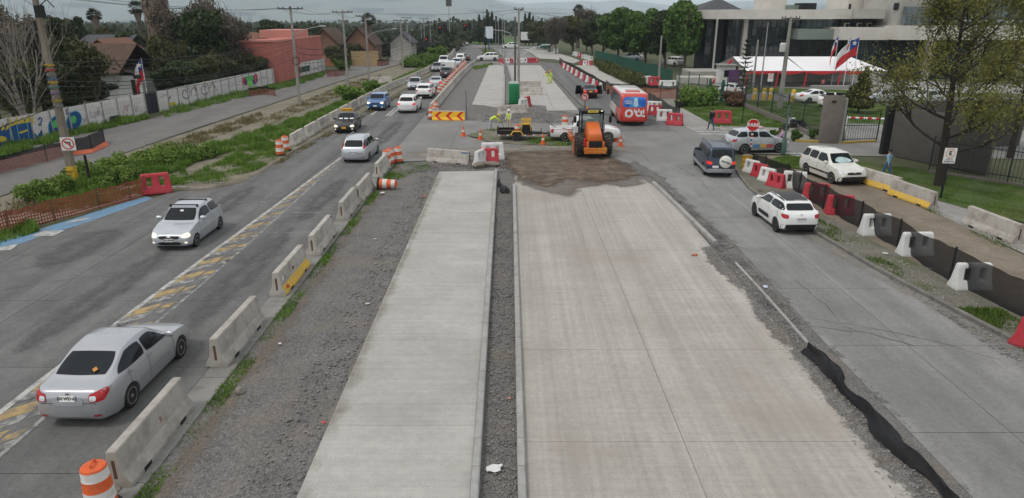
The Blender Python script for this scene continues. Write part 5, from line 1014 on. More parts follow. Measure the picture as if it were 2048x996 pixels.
CN = MB(); CN.lathe([(.15,.04),(.022,.72),(.001,.72)],16); _c2 = CN.mesh('cone_body'); _c2.materials.append(M_dor); sharp(_c2,40)
CN = MB(); CN.lathe([(.104,.3),(.08,.43)],16); _c3 = CN.mesh('reflective_collar'); _c3.materials.append(M_dwh); sharp(_c3,40)
for p,lab in (((927,272),'traffic cone farthest left at the junction'),((961,279),'second traffic cone from the left near the trailer'),((1086,289),'traffic cone in front of the trailer hitch'),((1232,283),'traffic cone at the front bumper of the works pickup'),((1241,292),'rightmost traffic cone in front of the pickup')):
 t = thing('traffic_cone',lab,'traffic cone',G(*p),rng.uniform(0,1),'traffic cones'); t.scale = (1.15,) * 3
 inst(_c1,'cone_base',t,(0,0,0)); inst(_c2,'cone_body',t,(0,0,0)); inst(_c3,'reflective_collar',t,(0,0,0)); inst(_c3,'reflective_collar',t,(0,0,.3),scale=(.55,.55,.7))
M_grn = mat('cabin_green',(.015,.2,.075),.5,var=.1,scale=3)
p_ = G(1028,209); pt = thing('portable_toilet','green portable toilet cabin behind the works trailer','toilet cabin',(p_.x,p_.y + .55,0),0)
q = MB(); q.box((0,0,1.12),(1.1,1.1,2.1)); q.build('cabin_wall',M_grn,pt,bevel=.04)
q = MB(); q.add([(-.56,-.56,2.17),(.56,-.56,2.17),(.56,.56,2.17),(-.56,.56,2.17),(-.4,-.4,2.36),(.4,-.4,2.36),(.4,.4,2.36),(-.4,.4,2.36)],[(0,1,5,4),(1,2,6,5),(2,3,7,6),(3,0,4,7),(4,5,6,7)]); q.build('roof',mat('cabin_roof',(.3,.38,.33),.5),pt,bevel=.02)
q = MB(); q.box((0,-.57,1.05),(.8,.04,1.85)); dr = q.build('door',mat('cabin_green_door',(.012,.17,.062),.5,var=.08),pt,bevel=.015)
for zz in (.5,.8,1.1,1.4,1.7): q = MB(); q.box((0,-.595,zz),(.66,.02,.03)); q.build('door_rib',M_grn,dr)
q = MB(); q.box((.3,-.6,1.1),(.05,.04,.14)); q.build('handle',M_blk,dr); q = MB(); q.box((0,0,.05),(1.2,1.2,.1)); q.build('skid',M_plast,pt)
ro = thing('soil_compactor','orange soil roller with a black cab driving away on the soil','roller',(5.45,46.9,0.02),.03)
def big_tyre(x):
 b = MB(); r = .78; h = .3; b.lathe([(r * .5,-h * .9),(r * .85,-h),(r * .97,-h * .85),(r,-h * .5),(r,h * .5),(r * .97,h * .85),(r * .85,h),(r * .5,h * .9)],32,(0,0,0),'X')
 for k in range(22):
  for s_ in (-1,1):
   a = 2 * math.pi * (k + (.5 if s_ > 0 else 0)) / 22; d = Vector((0,math.cos(a),math.sin(a))); e = Vector((0,-math.sin(a),math.cos(a))); c_ = d * r * 1.0; x0,x1 = s_ * .0,s_ * h * .98
   vs = [c_ + Vector((x0,0,0)) - e * .03,c_ + Vector((x0,0,0)) + e * .03,c_ + Vector((x1,0,0)) + e * .11,c_ + Vector((x1,0,0)) + e * .05]; vs += [v + d * .04 for v in vs]
   b.add(vs,[(4,5,6,7),(0,1,5,4),(1,2,6,5),(2,3,7,6),(3,0,4,7)])
 o = b.build('wheel',mat('muddy_tyre',(.035,.033,.03),.9,var=.3,scale=6,dirt=(.12,.1,.08),dscale=3,damt=.7),ro,30,(x,-.9,.78)); q = MB(); q.lathe([(.39,-.2),(.39,.22),(.3,.2),(.25,.05),(.001,.05)],20,(0,0,0),'X'); o2 = q.build('rim',M_lowor,o,35); o2.rotation_euler = (0,0,math.pi if x < 0 else 0)
big_tyre(-.92); big_tyre(.92)
q = MB(); q.lathe([(.74,-1.05),(.75,-1.0),(.75,1.0),(.74,1.05),(.4,1.05)],36,(0,0,0),'X'); q.build('drum_roller',M_steel,ro,30,(0,2.3,.75))
q = MB(); q.box((0,2.3,.85),(2.5,.2,.3)); q.box((-1.2,2.3,.8),(.14,1.9,.35)); q.box((1.2,2.3,.8),(.14,1.9,.35)); q.box((0,1.35,.85),(2.5,.2,.4)); q.box((0,3.3,.85),(2.5,.18,.35)); q.build('drum_frame',M_lowor,ro,bevel=.03)
def taper(b,y0,y1,a,c): # a=(w0,z0b,z0t) at y0
 b.add([(-a[0] / 2,y0,a[1]),(a[0] / 2,y0,a[1]),(a[0] * .38,y0,a[2]),(-a[0] * .38,y0,a[2]),(-c[0] / 2,y1,c[1]),(c[0] / 2,y1,c[1]),(c[0] * .38,y1,c[2]),(-c[0] * .38,y1,c[2])],[(0,1,2,3),(5,4,7,6),(1,5,6,2),(4,0,3,7),(3,2,6,7),(4,5,1,0)])
q = MB(); taper(q,-2.05,-.3,(1.02,1.2,1.72),(1.2,1.1,2.28)); q.build('engine_hood',M_orange,ro,bevel=.09)
q = MB(); q.box((0,-2.0,.92),(.9,.3,.6)); q.build('radiator_grille',M_blk,ro,bevel=.02)
for k in range(5): q = MB(); q.box((0,-2.17,.74 + k * .1),(.7,.02,.025)); q.build('grille_bar',M_plast,ro)
q = MB(); q.box((0,-2.05,.66),(1.5,.45,.28)); taper(q,-2.3,-1.9,(1.5,.42,.62),(1.5,.42,.62)); q.build('rear_bumper',mat('worn_orange',(.45,.13,.02),.5,var=.25,scale=3,dirt=(.6,.3,.05),dscale=2.5,damt=.6),ro,bevel=.03)
for sx in (-.52,.52): q = MB(); q.box((sx,-1.98,.95),(.16,.35,.5)); q.build('hood_side',M_lowor,ro,bevel=.03)
q = MB(); q.box((0,-.5,.8),(1.1,2.6,.5)); q.build('chassis',M_blk,ro)
cab = MB(); cab.box((0,.35,1.45),(1.5,1.5,.5)); cab.build('cab_base',M_blk,ro,bevel=.04)
q = MB()
for sx in (-1,1):
 q.tube([(sx * .74,-.4,1.3),(sx * .72,-.3,2.85)],.055,6); q.tube([(sx * .74,1.1,1.3),(sx * .72,1.0,2.85)],.055,6); q.tube([(sx * .72,-.3,2.8),(sx * .72,1.0,2.8)],.05,6)
q.tube([(-.72,-.3,2.8),(.72,-.3,2.8)],.05,6); q.tube([(-.74,-.38,1.75),(.74,-.38,1.75)],.04,6); q.build('cab_frame',M_blk,ro)
q = MB(); q.box((0,.35,2.92),(1.6,1.6,.14)); rf = q.build('cab_roof',M_blk,ro,bevel=.05)
gl = mat('cab_glass',(.16,.24,.22),.1,var=.4,scale=2,spec=.5,alpha=.55)
q = MB(); q.box((0,-.33,2.26),(1.36,.015,.95)); q.build('rear_pane',gl,ro)
for sx in (-1,1): q = MB(); q.box((sx * .725,.35,2.26),(.015,1.26,.95)); q.build('side_pane',gl,ro)
q = MB(); q.box((0,-.48,2.95),(.7,.04,.14)); o = q.build('warning_board',mat('board_yellow',(.7,.55,.08),.5),ro); me = text_mesh('MAQUINA',.1,0,.002); me.transform(Matrix.Translation((0,-.505,2.95)) @ Matrix.Rotation(R(90),4,'X')); link('board_lettering',me,M_ink,o)
q = MB(); q.lathe([(.07,0),(.07,.12),(.05,.16),(.001,.17)],12); q.build('beacon',M_lampa,ro,loc=(-.3,.3,3.0)); q = MB(); q.lathe([(.06,0),(.06,.05),(.001,.06)],10); q.build('work_lamp',M_lit,ro,loc=(.6,-.45,2.95))
for sx in (-1,1):
 q = MB(); q.tube([(sx * .75,-.3,2.75),(sx * 1.15,-.4,2.75),(sx * 1.2,-.4,2.6)],.025,6); q.box((sx * 1.2,-.4,2.4),(.2,.06,.42)); q.build('wing_mirror',M_blk,ro)
q = MB(); q.box((0,.55,1.75),(.55,.5,.16)); q.box((0,.25,2.05),(.55,.12,.6)); q.build('seat',M_plast,ro,bevel=.04)
q = MB(); q.box((-1.27,-.6,.62),(.06,.6,.9)); q.build('access_step',M_lowor,ro)
q = MB(); q.tube([(.66,-1.2,1.6),(.66,-1.2,2.5)],.05,8); q.build('exhaust_pipe',M_steel,ro); q = MB(); q.lathe([(.08,0),(.08,.45),(.05,.5)],10); q.build('fire_extinguisher',M_sred,ro,loc=(-.68,-1.9,.9))
p_ = G(1038,283); tr = thing('works_trailer','black flatbed trailer with a yellow wheel arch towed by the pickup','trailer',(p_.x,p_.y + .75,0),-.02)
q = MB(); q.box((-.3,0,.58),(2.6,1.5,.12)); q.build('deck',mat('trailer_planks',(.1,.075,.055),.9,var=.3,scale=8),tr)
for yy in (-.77,.77): q = MB(); q.box((-.3,yy,.66),(2.6,.05,.34)); q.build('side_board',M_blk,tr)
q = MB(); q.box((-1.62,0,.78),(.05,1.5,.5)); q.build('tail_board',M_rust,tr); q = MB(); q.bar((-1.62,-.74,.5),(-1.62,-.74,1.15),.025,6); q.build('tail_post',M_blk,tr)
q = MB(); q.tube([(.95,-.5,.55),(2.2,0,.5),(.95,.5,.55)],.05,6); q.bar((1.7,0,.5),(1.7,0,.9),.03,6); q.box((1.4,0,.58),(.7,.5,.1)); q.build('drawbar',M_blk,tr)
for k in range(12): q = MB(); q.box((-1.5 + k * .33,-.805,.5),(.165,.012,.06)); q.build('safety_tape',M_sred if k % 2 else M_swh,tr)
for sy in (-1,1):
 w_ = bpy.data.objects.new('wheel',wheel_meshes(.33,.2,'dark')[0]); COL.objects.link(w_); w_.parent = tr; w_.location = (-.15,sy * .9,.33); w_.rotation_euler = (0,0,-math.pi / 2 if sy < 0 else math.pi / 2)
 r_ = bpy.data.objects.new('rim',wheel_meshes(.33,.2,'dark')[1]); COL.objects.link(r_); r_.parent = w_
 q = MB(); q.tube([(-.62,sy * .9,.5),(-.42,sy * .9,.78),(.12,sy * .9,.78),(.35,sy * .9,.5)],.055,4); q.build('mudguard',M_jyel,tr)
ge = thing('generator','yellow tubular generator frame standing on the trailer','generator',(tr.location.x + .55,tr.location.y,.64)); MY = mat('frame_yellow',(.65,.4,.02),.5,var=.1)
q = MB()
for sx in (-1,1):
 for sy in (-1,1): q.bar((sx * .35,sy * .3,0),(sx * .35,sy * .3,.95),.03,6)
 q.bar((sx * .35,-.3,.95),(sx * .35,.3,.95),.03,6); q.bar((sx * .35,-.3,.55),(sx * .35,.3,.55),.025,6)
for sy in (-1,1): q.bar((-.35,sy * .3,.95),(.35,sy * .3,.95),.03,6); q.bar((-.35,sy * .3,.6),(.35,sy * .3,.6),.03,6); q.bar((-.35,sy * .3,.78),(.35,sy * .3,.78),.02,6); q.bar((-.1,sy * .3,.6),(-.1,sy * .3,.95),.02,6); q.bar((.12,sy * .3,.6),(.12,sy * .3,.95),.02,6)
q.build('tube_frame',MY,ge); q = MB(); q.box((0,0,.25),(.6,.5,.45)); q.build('engine',M_blk,ge,bevel=.03); q = MB(); q.box((0,0,.56),(.5,.4,.12)); q.build('fuel_tank',MY,ge,bevel=.03)
q = MB(); q.tube([(0,0,0),(.0,0,0)],.03); sh = tag(MB().bar((3.35,52.2,1.0),(2.55,52.1,1.5),.03,6).build('wooden_pole',M_rust),'rusty pole sticking out of the pickup bed','pole')
def mesh_fence(name,label,cat,pts,h,m,posts=True,sag=.06,low=0.0,seg=.4,pm=None,lean=0.0,group=None,post_r=.025,post_extra=.05,seed=1,band=None,hs=None):
 rg = random.Random(seed); root = thing(name,label,cat,(0,0,0),0,group); P = [Vector((p[0],p[1],0)) for p in pts]; rows = 5
 hs = hs or [h] * len(P); vs,uv,cols,acc = [],[],0,0.0
 for k in range(len(P) - 1):
  a,b2 = P[k],P[k + 1]; L_ = (b2 - a).length; n = max(2,int(L_ / seg)); nr = Vector((-(b2 - a).y,(b2 - a).x,0)).normalized(); ph = rg.uniform(0,6)
  for i in range(n + (1 if k == len(P) - 2 else 0)):
   t = i / n; c = a.lerp(b2,t); hh = hs[k] * (1 - t) + hs[k + 1] * t; s_ = sag * 4 * t * (1 - t) * (.6 + .8 * rg.random())
   for j in range(rows):
    v = j / (rows - 1); z = low + (hh - low - s_) * v + (rg.uniform(-.015,.03) if j == 0 else 0); bow = lean * v + .07 * math.sin(ph + t * 9 + v * 2.5) * 4 * t * (1 - t)
    p = c + nr * bow; vs.append((p.x,p.y,z)); uv.append((acc + L_ * t,v * (hh - low)))
   cols += 1
  acc += L_
 fs = [(i * rows + j,(i + 1) * rows + j,(i + 1) * rows + j + 1,i * rows + j + 1) for i in range(cols - 1) for j in range(rows - 1)]
 b = MB(); b.add(vs,fs); me = b.mesh('netting'); ul = me.uv_layers.new(name='UVMap')
 for lp in me.loops: ul.data[lp.index].uv = uv[lp.vertex_index]
 nt_ = link('netting',me,m if not isinstance(m,tuple) else m[0],root,80)
 if isinstance(m,tuple):
  me.materials.append(m[1])
  for p in me.polygons:
   if (p.index % (rows - 1)) >= rows - 2: p.material_index = 1
 if posts:
  for k,p in enumerate(P):
   q = MB(); q.tube([(p.x,p.y,-.05),(p.x + rg.uniform(-.02,.02),p.y,hs[k] + post_extra)],post_r,6); q.build('post',pm or M_blk,root)
 return root
M_shade = mesh_mat('black_shade_net',(.012,.012,.013),.86); M_shade2 = mesh_mat('grey_shade_net',(.035,.036,.038),.9)
M_onet = mesh_mat('orange_safety_net',(.27,.07,.045),1,(8,6.5,.42,.38)); M_rnet = mesh_mat('rusty_safety_net',(.2,.055,.04),1,(12,12,.5,.45)); M_gnet = mesh_mat('green_shade_net',(.012,.075,.05),.93)
fp = px((1500,338),(1528,345),(1573,366),(1603,389),(1652,418),(1725,456),(1801,496),(1906,562)) + [(17.1,15.5),(18.1,11.0)]; fp = [(x - (.22 if y < 37 else 0),y - (.1 if y < 37 else 0)) for x,y in fp]
mesh_fence('mesh_fence','long black shade mesh on posts beside the right road','fence',fp,1.15,M_shade,sag=.1,low=.05,post_r=.035,hs=[1.0,1.0,1.1,1.2,1.25,1.25,1.25,1.3,1.3,1.3],seed=4)
mesh_fence('mesh_fence','black mesh hung along the far pale lane','fence',px((1119,128),(1140,140),(1160,152),(1185,167),(1211,184)),1.2,M_shade,sag=.1,seed=5)
mesh_fence('mesh_fence','black over orange mesh across the lane end behind the bus','fence',px((1211,186),(1235,194),(1262,195),(1290,194),(1320,197),(1352,197)),1.5,(M_onet,M_shade),sag=.12,seed=6)
mesh_fence('mesh_fence','loose black mesh trailing on the grass by the green gate','fence',px((1353,196),(1372,194),(1402,192)),.5,M_shade,sag=.25,seed=7,hs=[1.3,.25,.5])
mesh_fence('mesh_fence','grey shade mesh beside the path right of the bus','fence',px((1296,206),(1303,210),(1320,221),(1354,244)),1.2,M_shade2,sag=.1,seed=8,pm=mat('grey_post',(.22,.22,.2),.8))
mesh_fence('mesh_fence','near orange safety mesh along the blue painted cycle lane','fence',px((-140,515),(-60,487),(20,465),(110,441),(200,417),(262,401),(293,390)),1.0,M_onet,sag=.1,seed=9,seg=.25,pm=M_rust,lean=.1)
mesh_fence('mesh_fence','rust coloured mesh across the service road','fence',px((-60,362),(0,347),(95,322),(150,308)),1.05,(M_rnet,M_shade),sag=.05,seed=10,seg=.3)
mesh_fence('mesh_fence','black mesh with orange skirt ending the service road fence','fence',px((150,308),(184,300),(210,283)),1.05,(M_shade,M_shade),sag=.05,seed=11,low=.0)
q = MB(); a0,a1,a2 = G(150,309),G(186,303),G(214,288); q.add([a0 + Vector((0,0,.25)),a1 + Vector((0,0,.2)),a2 + Vector((0,0,.25)),a2 + Vector((.5,-.6,.02)),a1 + Vector((.3,-.6,.02)),a0 + Vector((0,-.5,.02))],[(0,5,4,1),(1,4,3,2)]); tag(q.build('orange_sheet',mat('orange_sheet',(.42,.1,.05),.8,var=.2)),'orange plastic skirt on the ground under black mesh','plastic sheet')
mesh_fence('mesh_fence','short orange mesh guarding a hole before the colourful mural','fence',px((499,193),(518,190),(536,189),(551,192)),1.0,(M_rnet,M_shade),sag=.12,seed=12)
mesh_fence('mesh_fence','short rust mesh by the corner of the pink building','fence',px((655,153),(672,153),(690,150)),.9,M_rnet,sag=.08,seed=13)
mesh_fence('mesh_fence','small orange mesh before the yellow walled house','fence',px((748,131),(762,132),(778,130)),1.3,(M_rnet,M_shade),sag=.2,seed=14)
mesh_fence('mesh_fence','long green shade fence below the row of green trees','fence',px((1190,121),(1230,131),(1275,146),(1310,158),(1344,170)),2.0,M_gnet,sag=.05,seed=15,seg=1.0,pm=mat('green_post',(.02,.09,.06),.6))
mesh_fence('mesh_fence','dark brush fence at the top of the hedge slope','fence',px((1192,127),(1235,142),(1270,158),(1290,167)),1.0,mesh_mat('dark_brush_net',(.03,.032,.025),.95),sag=.1,seed=16,seg=.8)
mesh_fence('mesh_fence','dark green mesh beside the cross street far away','fence',px((1078,96),(1090,97),(1100,98)),1.8,M_gnet,sag=.02,seed=17,seg=2.0)
def tarp(name,label,line,wd,seed,m):
 rg = np.random.default_rng(seed); pts = [Vector((p[0],p[1],0)) for p in line]; A = along(line,.12); nj = 9; vs = []; k = 0
 ph = rg.uniform(0,6,6)
 for i,(x,y,a) in enumerate(A):
  w2 = wd * (.55 + .35 * math.sin(i * .21 + ph[0]) + .15 * math.sin(i * .57 + ph[1])); w2 = max(w2,wd * .35); nx,ny = -math.sin(a),math.cos(a)
  for j in range(nj):
   v = j / (nj - 1) * 2 - 1; off = v * w2 + .06 * math.sin(i * .33 + ph[2]); z = .02 + (1 - v * v) * (.19 + .06 * math.sin(i * .4 + ph[3])) + .035 * math.sin(v * 7 + i * .3 + ph[4]) + rg.uniform(0,.015)
   vs.append((x + nx * off,y + ny * off,max(z,.012)))
 n = len(A); fs = [(i * nj + j,(i + 1) * nj + j,(i + 1) * nj + j + 1,i * nj + j + 1) for i in range(n - 1) for j in range(nj - 1)]
 b = MB(); b.add(vs,fs); o = b.build(name,m,None,60); bm = bmesh.new(); bm.from_mesh(o.data); bmesh.ops.recalc_face_normals(bm,faces=bm.faces); bm.to_mesh(o.data); bm.free(); return tag(o,label,'tarpaulin')
M_tarp = mat('black_tarp',(.007,.007,.008),.6,spec=.25,var=.3,scale=6,bump=.4,bscale=14,dirt=(.03,.028,.026),dscale=3,damt=.3)
tarp('crumpled_tarp','long crumpled black tarp lying along the gravel strip',px((1626,705),(1680,770),(1740,838),(1800,900),(1860,960),(1930,1030),(2000,1100)),.34,3,M_tarp)
tarp('crumpled_tarp','bunched black tarp loop at the end of the thin kerb',px((1618,700),(1622,712),(1640,722),(1655,735)),.2,4,M_tarp)
tarp('crumpled_tarp','black plastic bundle between the two straight kerbs',px((998,366),(1004,376),(1010,388),(1016,382)),.26,5,M_tarp)
def rock(name,label,p,s,seed,m,cat='rock',group=None):
 rg = np.random.default_rng(seed); bm = bmesh.new(); bmesh.ops.create_icosphere(bm,subdivisions=3,radius=1)
 dirs = rg.normal(size=(9,3)); dirs /= np.linalg.norm(dirs,axis=1)[:,None]; amp = rg.uniform(.65,1.0,9)
 for v in bm.verts:
  c = np.array(v.co); k = 1.0
  for d_,a_ in zip(dirs,amp): k = min(k,a_ / max(1e-3,float(c @ d_)) if c @ d_ > .1 else 9)
  v.co *= k * (1 + .04 * math.sin(9 * c[0] + seed) * math.sin(8 * c[1]))
  v.co.x *= s[0]; v.co.y *= s[1]; v.co.z *= s[2]
 me = bpy.data.meshes.new(name); bm.to_mesh(me); bm.free(); o = link(name,me,m,None,35); o.location = (p[0],p[1],p[2] + s[2] * .6 if len(p) > 2 else s[2] * .6); o.rotation_euler = (0,0,rg.uniform(0,6)); return tag(o,label,cat,group)
M_rock = mat('broken_rock',(.17,.15,.12),.9,var=.25,scale=3,bump=.6,bscale=14)
rock('rubble_slab','broken slab of rubble leaning by the plastic pile',G(958,336),(.5,.35,.25),11,M_rock); rock('rubble_slab','flat broken slab beside the leaning rubble',G(978,332),(.75,.45,.2),12,M_rock)
rock('round_stone','round grey stone on the gravel near the first barriers',G(481,786),(.13,.12,.12),13,mat('river_stone',(.22,.2,.17),.8,var=.15)); rock('round_stone','small stone at the foot of the nearest barrier',G(232,984),(.12,.1,.08),14,MATS['river_stone'])
# ------------------------------------------------------------------ poles,cables,signs
M_pole = mat('pole_concrete',(.27,.26,.24),.9,var=.15,scale=1.5,bump=.3,bscale=30,dirt=(.17,.155,.13),dscale=1.2,damt=.5,streak=[(3,3,.3,.1)])
M_pole2 = mat('old_pole_concrete',(.2,.175,.14),.9,var=.2,scale=1.5,bump=.4,bscale=30,dirt=(.1,.085,.07),dscale=1.0,damt=.6,streak=[(4,4,.3,.15)])
M_wire = mat('cable_black',(.02,.02,.021),.6); M_ins = mat('insulator_brown',(.05,.035,.03),.4); M_wood = mat('crossarm_timber',(.09,.075,.06),.9,var=.2); M_galv = mat('lamp_post_grey',(.3,.31,.32),.5,.4,var=.1); M_darkpole = mat('dark_lamp_post',(.1,.1,.095),.6,.3,var=.15)
def pole(label,x,y,h,r0=.17,r1=.1,m=None,arms=(),lamp=None,name='utility_pole',cat='pole',group='utility poles',sq=True,rz=0.0):
 t = thing(name,label,cat,(x,y,zg(y)),0,group); h -= zg(y)
 q = MB(); q.tube([(0,0,-.1),(0,0,h * .5),(0,0,h)],[r0,(r0 + r1) / 2,r1],8 if not sq else 4); q.build('shaft',m or M_pole,t,50 if not sq else None,rz=R(45) if sq else None)
 for (az,half,dirx) in arms:
  q = MB(); d = Vector((math.cos(dirx),math.sin(dirx),0)); a_ = math.atan2(d.y,d.x); q.box((0,0,az),(half * 2,.09,.11),rz=a_); cr = q.build('crossarm',M_wood,t)
  for u in (-.95,-.6,.6,.95):
   q = MB(); p = d * half * u; q.lathe([(.02,.05),(.05,.1),(.06,.16),(.03,.2),(.001,.24)],8,(p.x,p.y,az)); q.build('insulator',M_ins,cr)
  q = MB(); q.bar((d.x * half * .6,d.y * half * .6,az - .03),(0,0,az - .6),.02,5); q.bar((-d.x * half * .6,-d.y * half * .6,az - .03),(0,0,az - .6),.02,5); q.build('brace',M_steel,cr)
 if lamp:
  lz,lx,ly = lamp; d = Vector((lx,ly,0)); q = MB(); q.tube([(0,0,lz),d * .15 + Vector((0,0,lz + .55)),d * .45 + Vector((0,0,lz + .95)),d * .8 + Vector((0,0,lz + 1.15)),d + Vector((0,0,lz + 1.25))],.035,6); ar = q.build('lamp_arm',M_galv,t)
  a_ = math.atan2(d.y,d.x); q = MB(); c_ = d * 1.12 + Vector((0,0,lz + 1.27)); q.box(c_,(.7,.22,.1),rz=a_); q.build('lamp_head',mat('lamp_head',(.5,.51,.5),.5,var=.1),ar,bevel=.03)
 return t
p1 = pole('old concrete utility pole with yellow painted foot and no turn sign',-24.65,37.57,10.6,.26,.14,M_pole2,arms=((10.1,1.3,R(15)),))
q = MB(); q.tube([(0,0,0),(0,0,1.15)],[.28,.27],4); q.build('painted_foot',mat('foot_yellow',(.55,.36,.02),.8,var=.15,dirt=(.3,.22,.1),dscale=3,damt=.6),p1,rz=R(45))
me = text_mesh('N27',.2,0,.006); me.transform(Matrix.Translation((0,-.205,.85)) @ Matrix.Rotation(R(90),4,'X')); link('stencil',me,M_rust,p1)
for z_,cc in ((6.55,(.6,.4,.03)),(6.3,(.45,.08,.06)),(6.05,(.25,.25,.25)),(5.85,(.1,.2,.35)),(5.65,(.6,.42,.05)),(5.4,(.12,.25,.2)),(5.1,(.25,.2,.35)),(4.7,(.55,.4,.06)),(4.4,(.3,.3,.3))):
 q = MB(); q.tube([(0,0,z_),(0,0,z_ + .1)],.235 + rng.uniform(0,.02),4); q.build('cable_strap',mat('strap_%02d' % int(z_ * 10),tuple(c * .6 for c in cc),.7,var=.2),p1,rz=R(45))
q = MB(); q.box((.3,-.3,9.3),(.35,.35,.6)); q.tube([(.35,-.2,9.6),(.7,-.2,9.9),(.9,0,9.5)],.03,6); q.build('cable_terminal',M_blk,p1)
q = MB(); q.box((-.2,0,8.6),(.2,.2,.5)); q.build('switch_box',M_blk,p1)
poles_ = [('tall utility pole with crossarm nearest the mural wall',-22.55,73.63,9.9,(6.7,2.6,.6)),('utility pole right of the pink building',-21.1,89.91,9.6,None),('utility pole with street lamp beside the yellow walled house',-20.4,100.18,9.1,(5.9,3.4,1)),('utility pole beside the tall grass mound',-18.95,122.33,8.3,None)]
PL = [p1]
for lab,x,y,h,lp in poles_:
 PL.append(pole(lab,x,y,h,.2,.12,M_pole,arms=((h - .25,1.25,R(4)),(h - 1.3,.6,R(4)) if lp is None else (h - .25 - .001,.3,R(90))),lamp=lp))
for x_,y_,yt in ((817,112,33),(844,108,48),(850,103,35),(862,100,44),(900,95,5),(822,125,70)):
 g_ = G(x_,y_); tz = AT(x_,yt,g_.y).z; pole(once('distant utility pole beyond the left verge') if x_ != 900 else 'tall distant lattice mast above the far fields',g_.x,g_.y,tz,.16,.1,M_galv,arms=((tz - .3,1.2,0),(tz - 1.4,.8,0)) if x_ in (817,850) else (),lamp=(tz - 1.3,2.2,.2) if x_ in (844,862) else None,group='distant poles')
q = MB(); g_ = G(900,95); q.box((0,0,0),(1.6,.8,2.0)); o = q.build('floodlight_head',M_darkpole,bpy.data.objects[[o_.name for o_ in bpy.data.objects if o_.get('label') == 'tall distant lattice mast above the far fields'][0]],loc=(0,0,AT(900,5,g_.y).z - g_.z))
pc = pole('tall concrete pole beside the green toilet cabin',.72,76.0,9.75,.21,.13,M_pole,arms=((9.6,.5,0),))
ps = pole('dark steel lamp post curving left behind the toilet cabin',.42,96.5,8.8,.16,.1,M_darkpole,sq=False,group='street lamps',name='street_lamp',cat='street lamp')
q = MB(); q.tube([(0,0,4.3),(-.15,0,5.8),(-.7,0,6.7),(-1.6,0,7.0),(-2.9,0,7.1)],.06,6); ar = q.build('lamp_arm',M_galv,ps); q = MB(); q.box((-3.2,0,7.1),(.7,.25,.1)); q.build('lamp_head',MATS['lamp_head'],ar,bevel=.03)
q = MB(); q.tube([(0,0,4.6),(1.2,0,5.6),(2.6,0,6.0)],.04,6); q.box((2.9,0,6.05),(.9,.3,.1)); q.build('lamp_head',MATS['lamp_head'],pc)
for x,y,h,lab in ((-1.18,111.1,8.0,'slim pale lamp post nearest the far narrow lane'),(-2.6,137.4,8.8,'slim pale lamp post farther up the far lane'),(-1.9,140,9.2,'slim lamp post with a double arm on top'),(-3.4,150,8.4,'slim lamp post beyond the crossing white car')):
 t = pole(lab,x,y,h,.07,.045,M_galv,sq=False,name='street_lamp',cat='street lamp',group='slim lamp posts')
 if 'double' in lab:
  for sx in (-1,1): q = MB(); q.tube([(0,0,h - .4),(sx * .8,0,h),(sx * 2.2,0,h + .25)],.04,6); q.box((sx * 2.6,0,h + .28),(.8,.25,.08)); q.build('lamp_arm',M_galv,t)
r1 = pole('leaning concrete pole with transformer behind the iron fence',27.4,70.8,8.9,.3,.14,M_pole,arms=((8.75,.9,0),)); q = MB(); q.lathe([(.3,0),(.32,.1),(.32,.75),(.2,.85),(.001,.85)],16,(-.5,-.2,5.6)); q.build('transformer',mat('transformer_grey',(.5,.5,.48),.5),r1,40)
for k in range(4): q = MB(); q.bar((-.68 + k * .12,-.2,6.4),(-.68 + k * .12,-.2,6.75),.02,6); q.build('bushing',M_ins,r1)
pole('grey concrete pole behind the black mesh and hedge',20.2,96.5,6.4,.18,.12,M_pole); pole('slim grey lamp pole before the glass facade',31.6,88.7,8.2,.1,.06,M_galv,sq=False,group='slim lamp posts',lamp=None,name='street_lamp',cat='street lamp'); pole('short grey pole left of the slim lamp pole',30.6,88.7,6.1,.16,.1,M_pole)
t = pole('green steel post beside the parked white estate',18.7,46.67,3.35,.075,.075,mat('post_green',(.08,.14,.11),.6,var=.15),sq=False,name='steel_post',cat='post',group='posts'); q = MB(); q.box((0,0,.55),(.26,.26,1.1)); q.build('post_foot',MATS['post_green'],t,bevel=.03)
pole('thin black post on the grass left of the iron fence',*G(1484,248)[:2],3.0,.035,.03,M_blk,sq=False,name='thin_post',cat='post',group='posts'); pole('dark slanting post beside the left bushes',*G(183,378)[:2],1.9,.07,.07,M_blk,sq=False,name='steel_post',cat='post',group='posts'); pole('thin black rod beside the arrow barrier',*G(933,237)[:2],2.6,.03,.02,M_blk,sq=False,name='thin_post',cat='post',group='posts')
def cable(a,b2,sag,label,group='overhead cables',r=.014):
 a,b2 = Vector(a),Vector(b2); n = 14; q = MB(); q.tube([a.lerp(b2,k / n) - Vector((0,0,sag * 4 * (k / n) * (1 - k / n))) for k in range(n + 1)],r,4,False); return tag(q.build('overhead_cable',M_wire),label,'cable',group)
tops = [(-24.65,37.57,10.25),(-22.55,73.63,9.75),(-21.1,89.9,9.45),(-20.4,100.2,8.95),(-18.95,122.3,8.15),(-17,160,8.2)]
for a,b2 in zip(tops[:-1],tops[1:]):
 for u in (-1.1,-.6,.9): cable((a[0] + u,a[1],a[2]),(b2[0] + u,b2[1],b2[2]),.5,'thin power line strung along the left utility poles',r=.012)
for a,b2 in zip(tops[:-1],tops[1:]):
 for k in range(7): cable((a[0] - .1 + .06 * k,a[1],a[2] - 3.5 - k * .32),(b2[0] - .1 + .05 * k,b2[1],b2[2] - 3.2 - k * .28),rng.uniform(.3,1.1),'low telephone cable sagging between the left utility poles','telephone cables',r=rng.choice((.014,.018,.022)))
for k in range(8): cable((-24.65,37.5,6.6 - k * .3),(-27.5,6,6.3 - k * .3),rng.uniform(.5,1.2),'low cable running out of view at the left','telephone cables',r=.02)
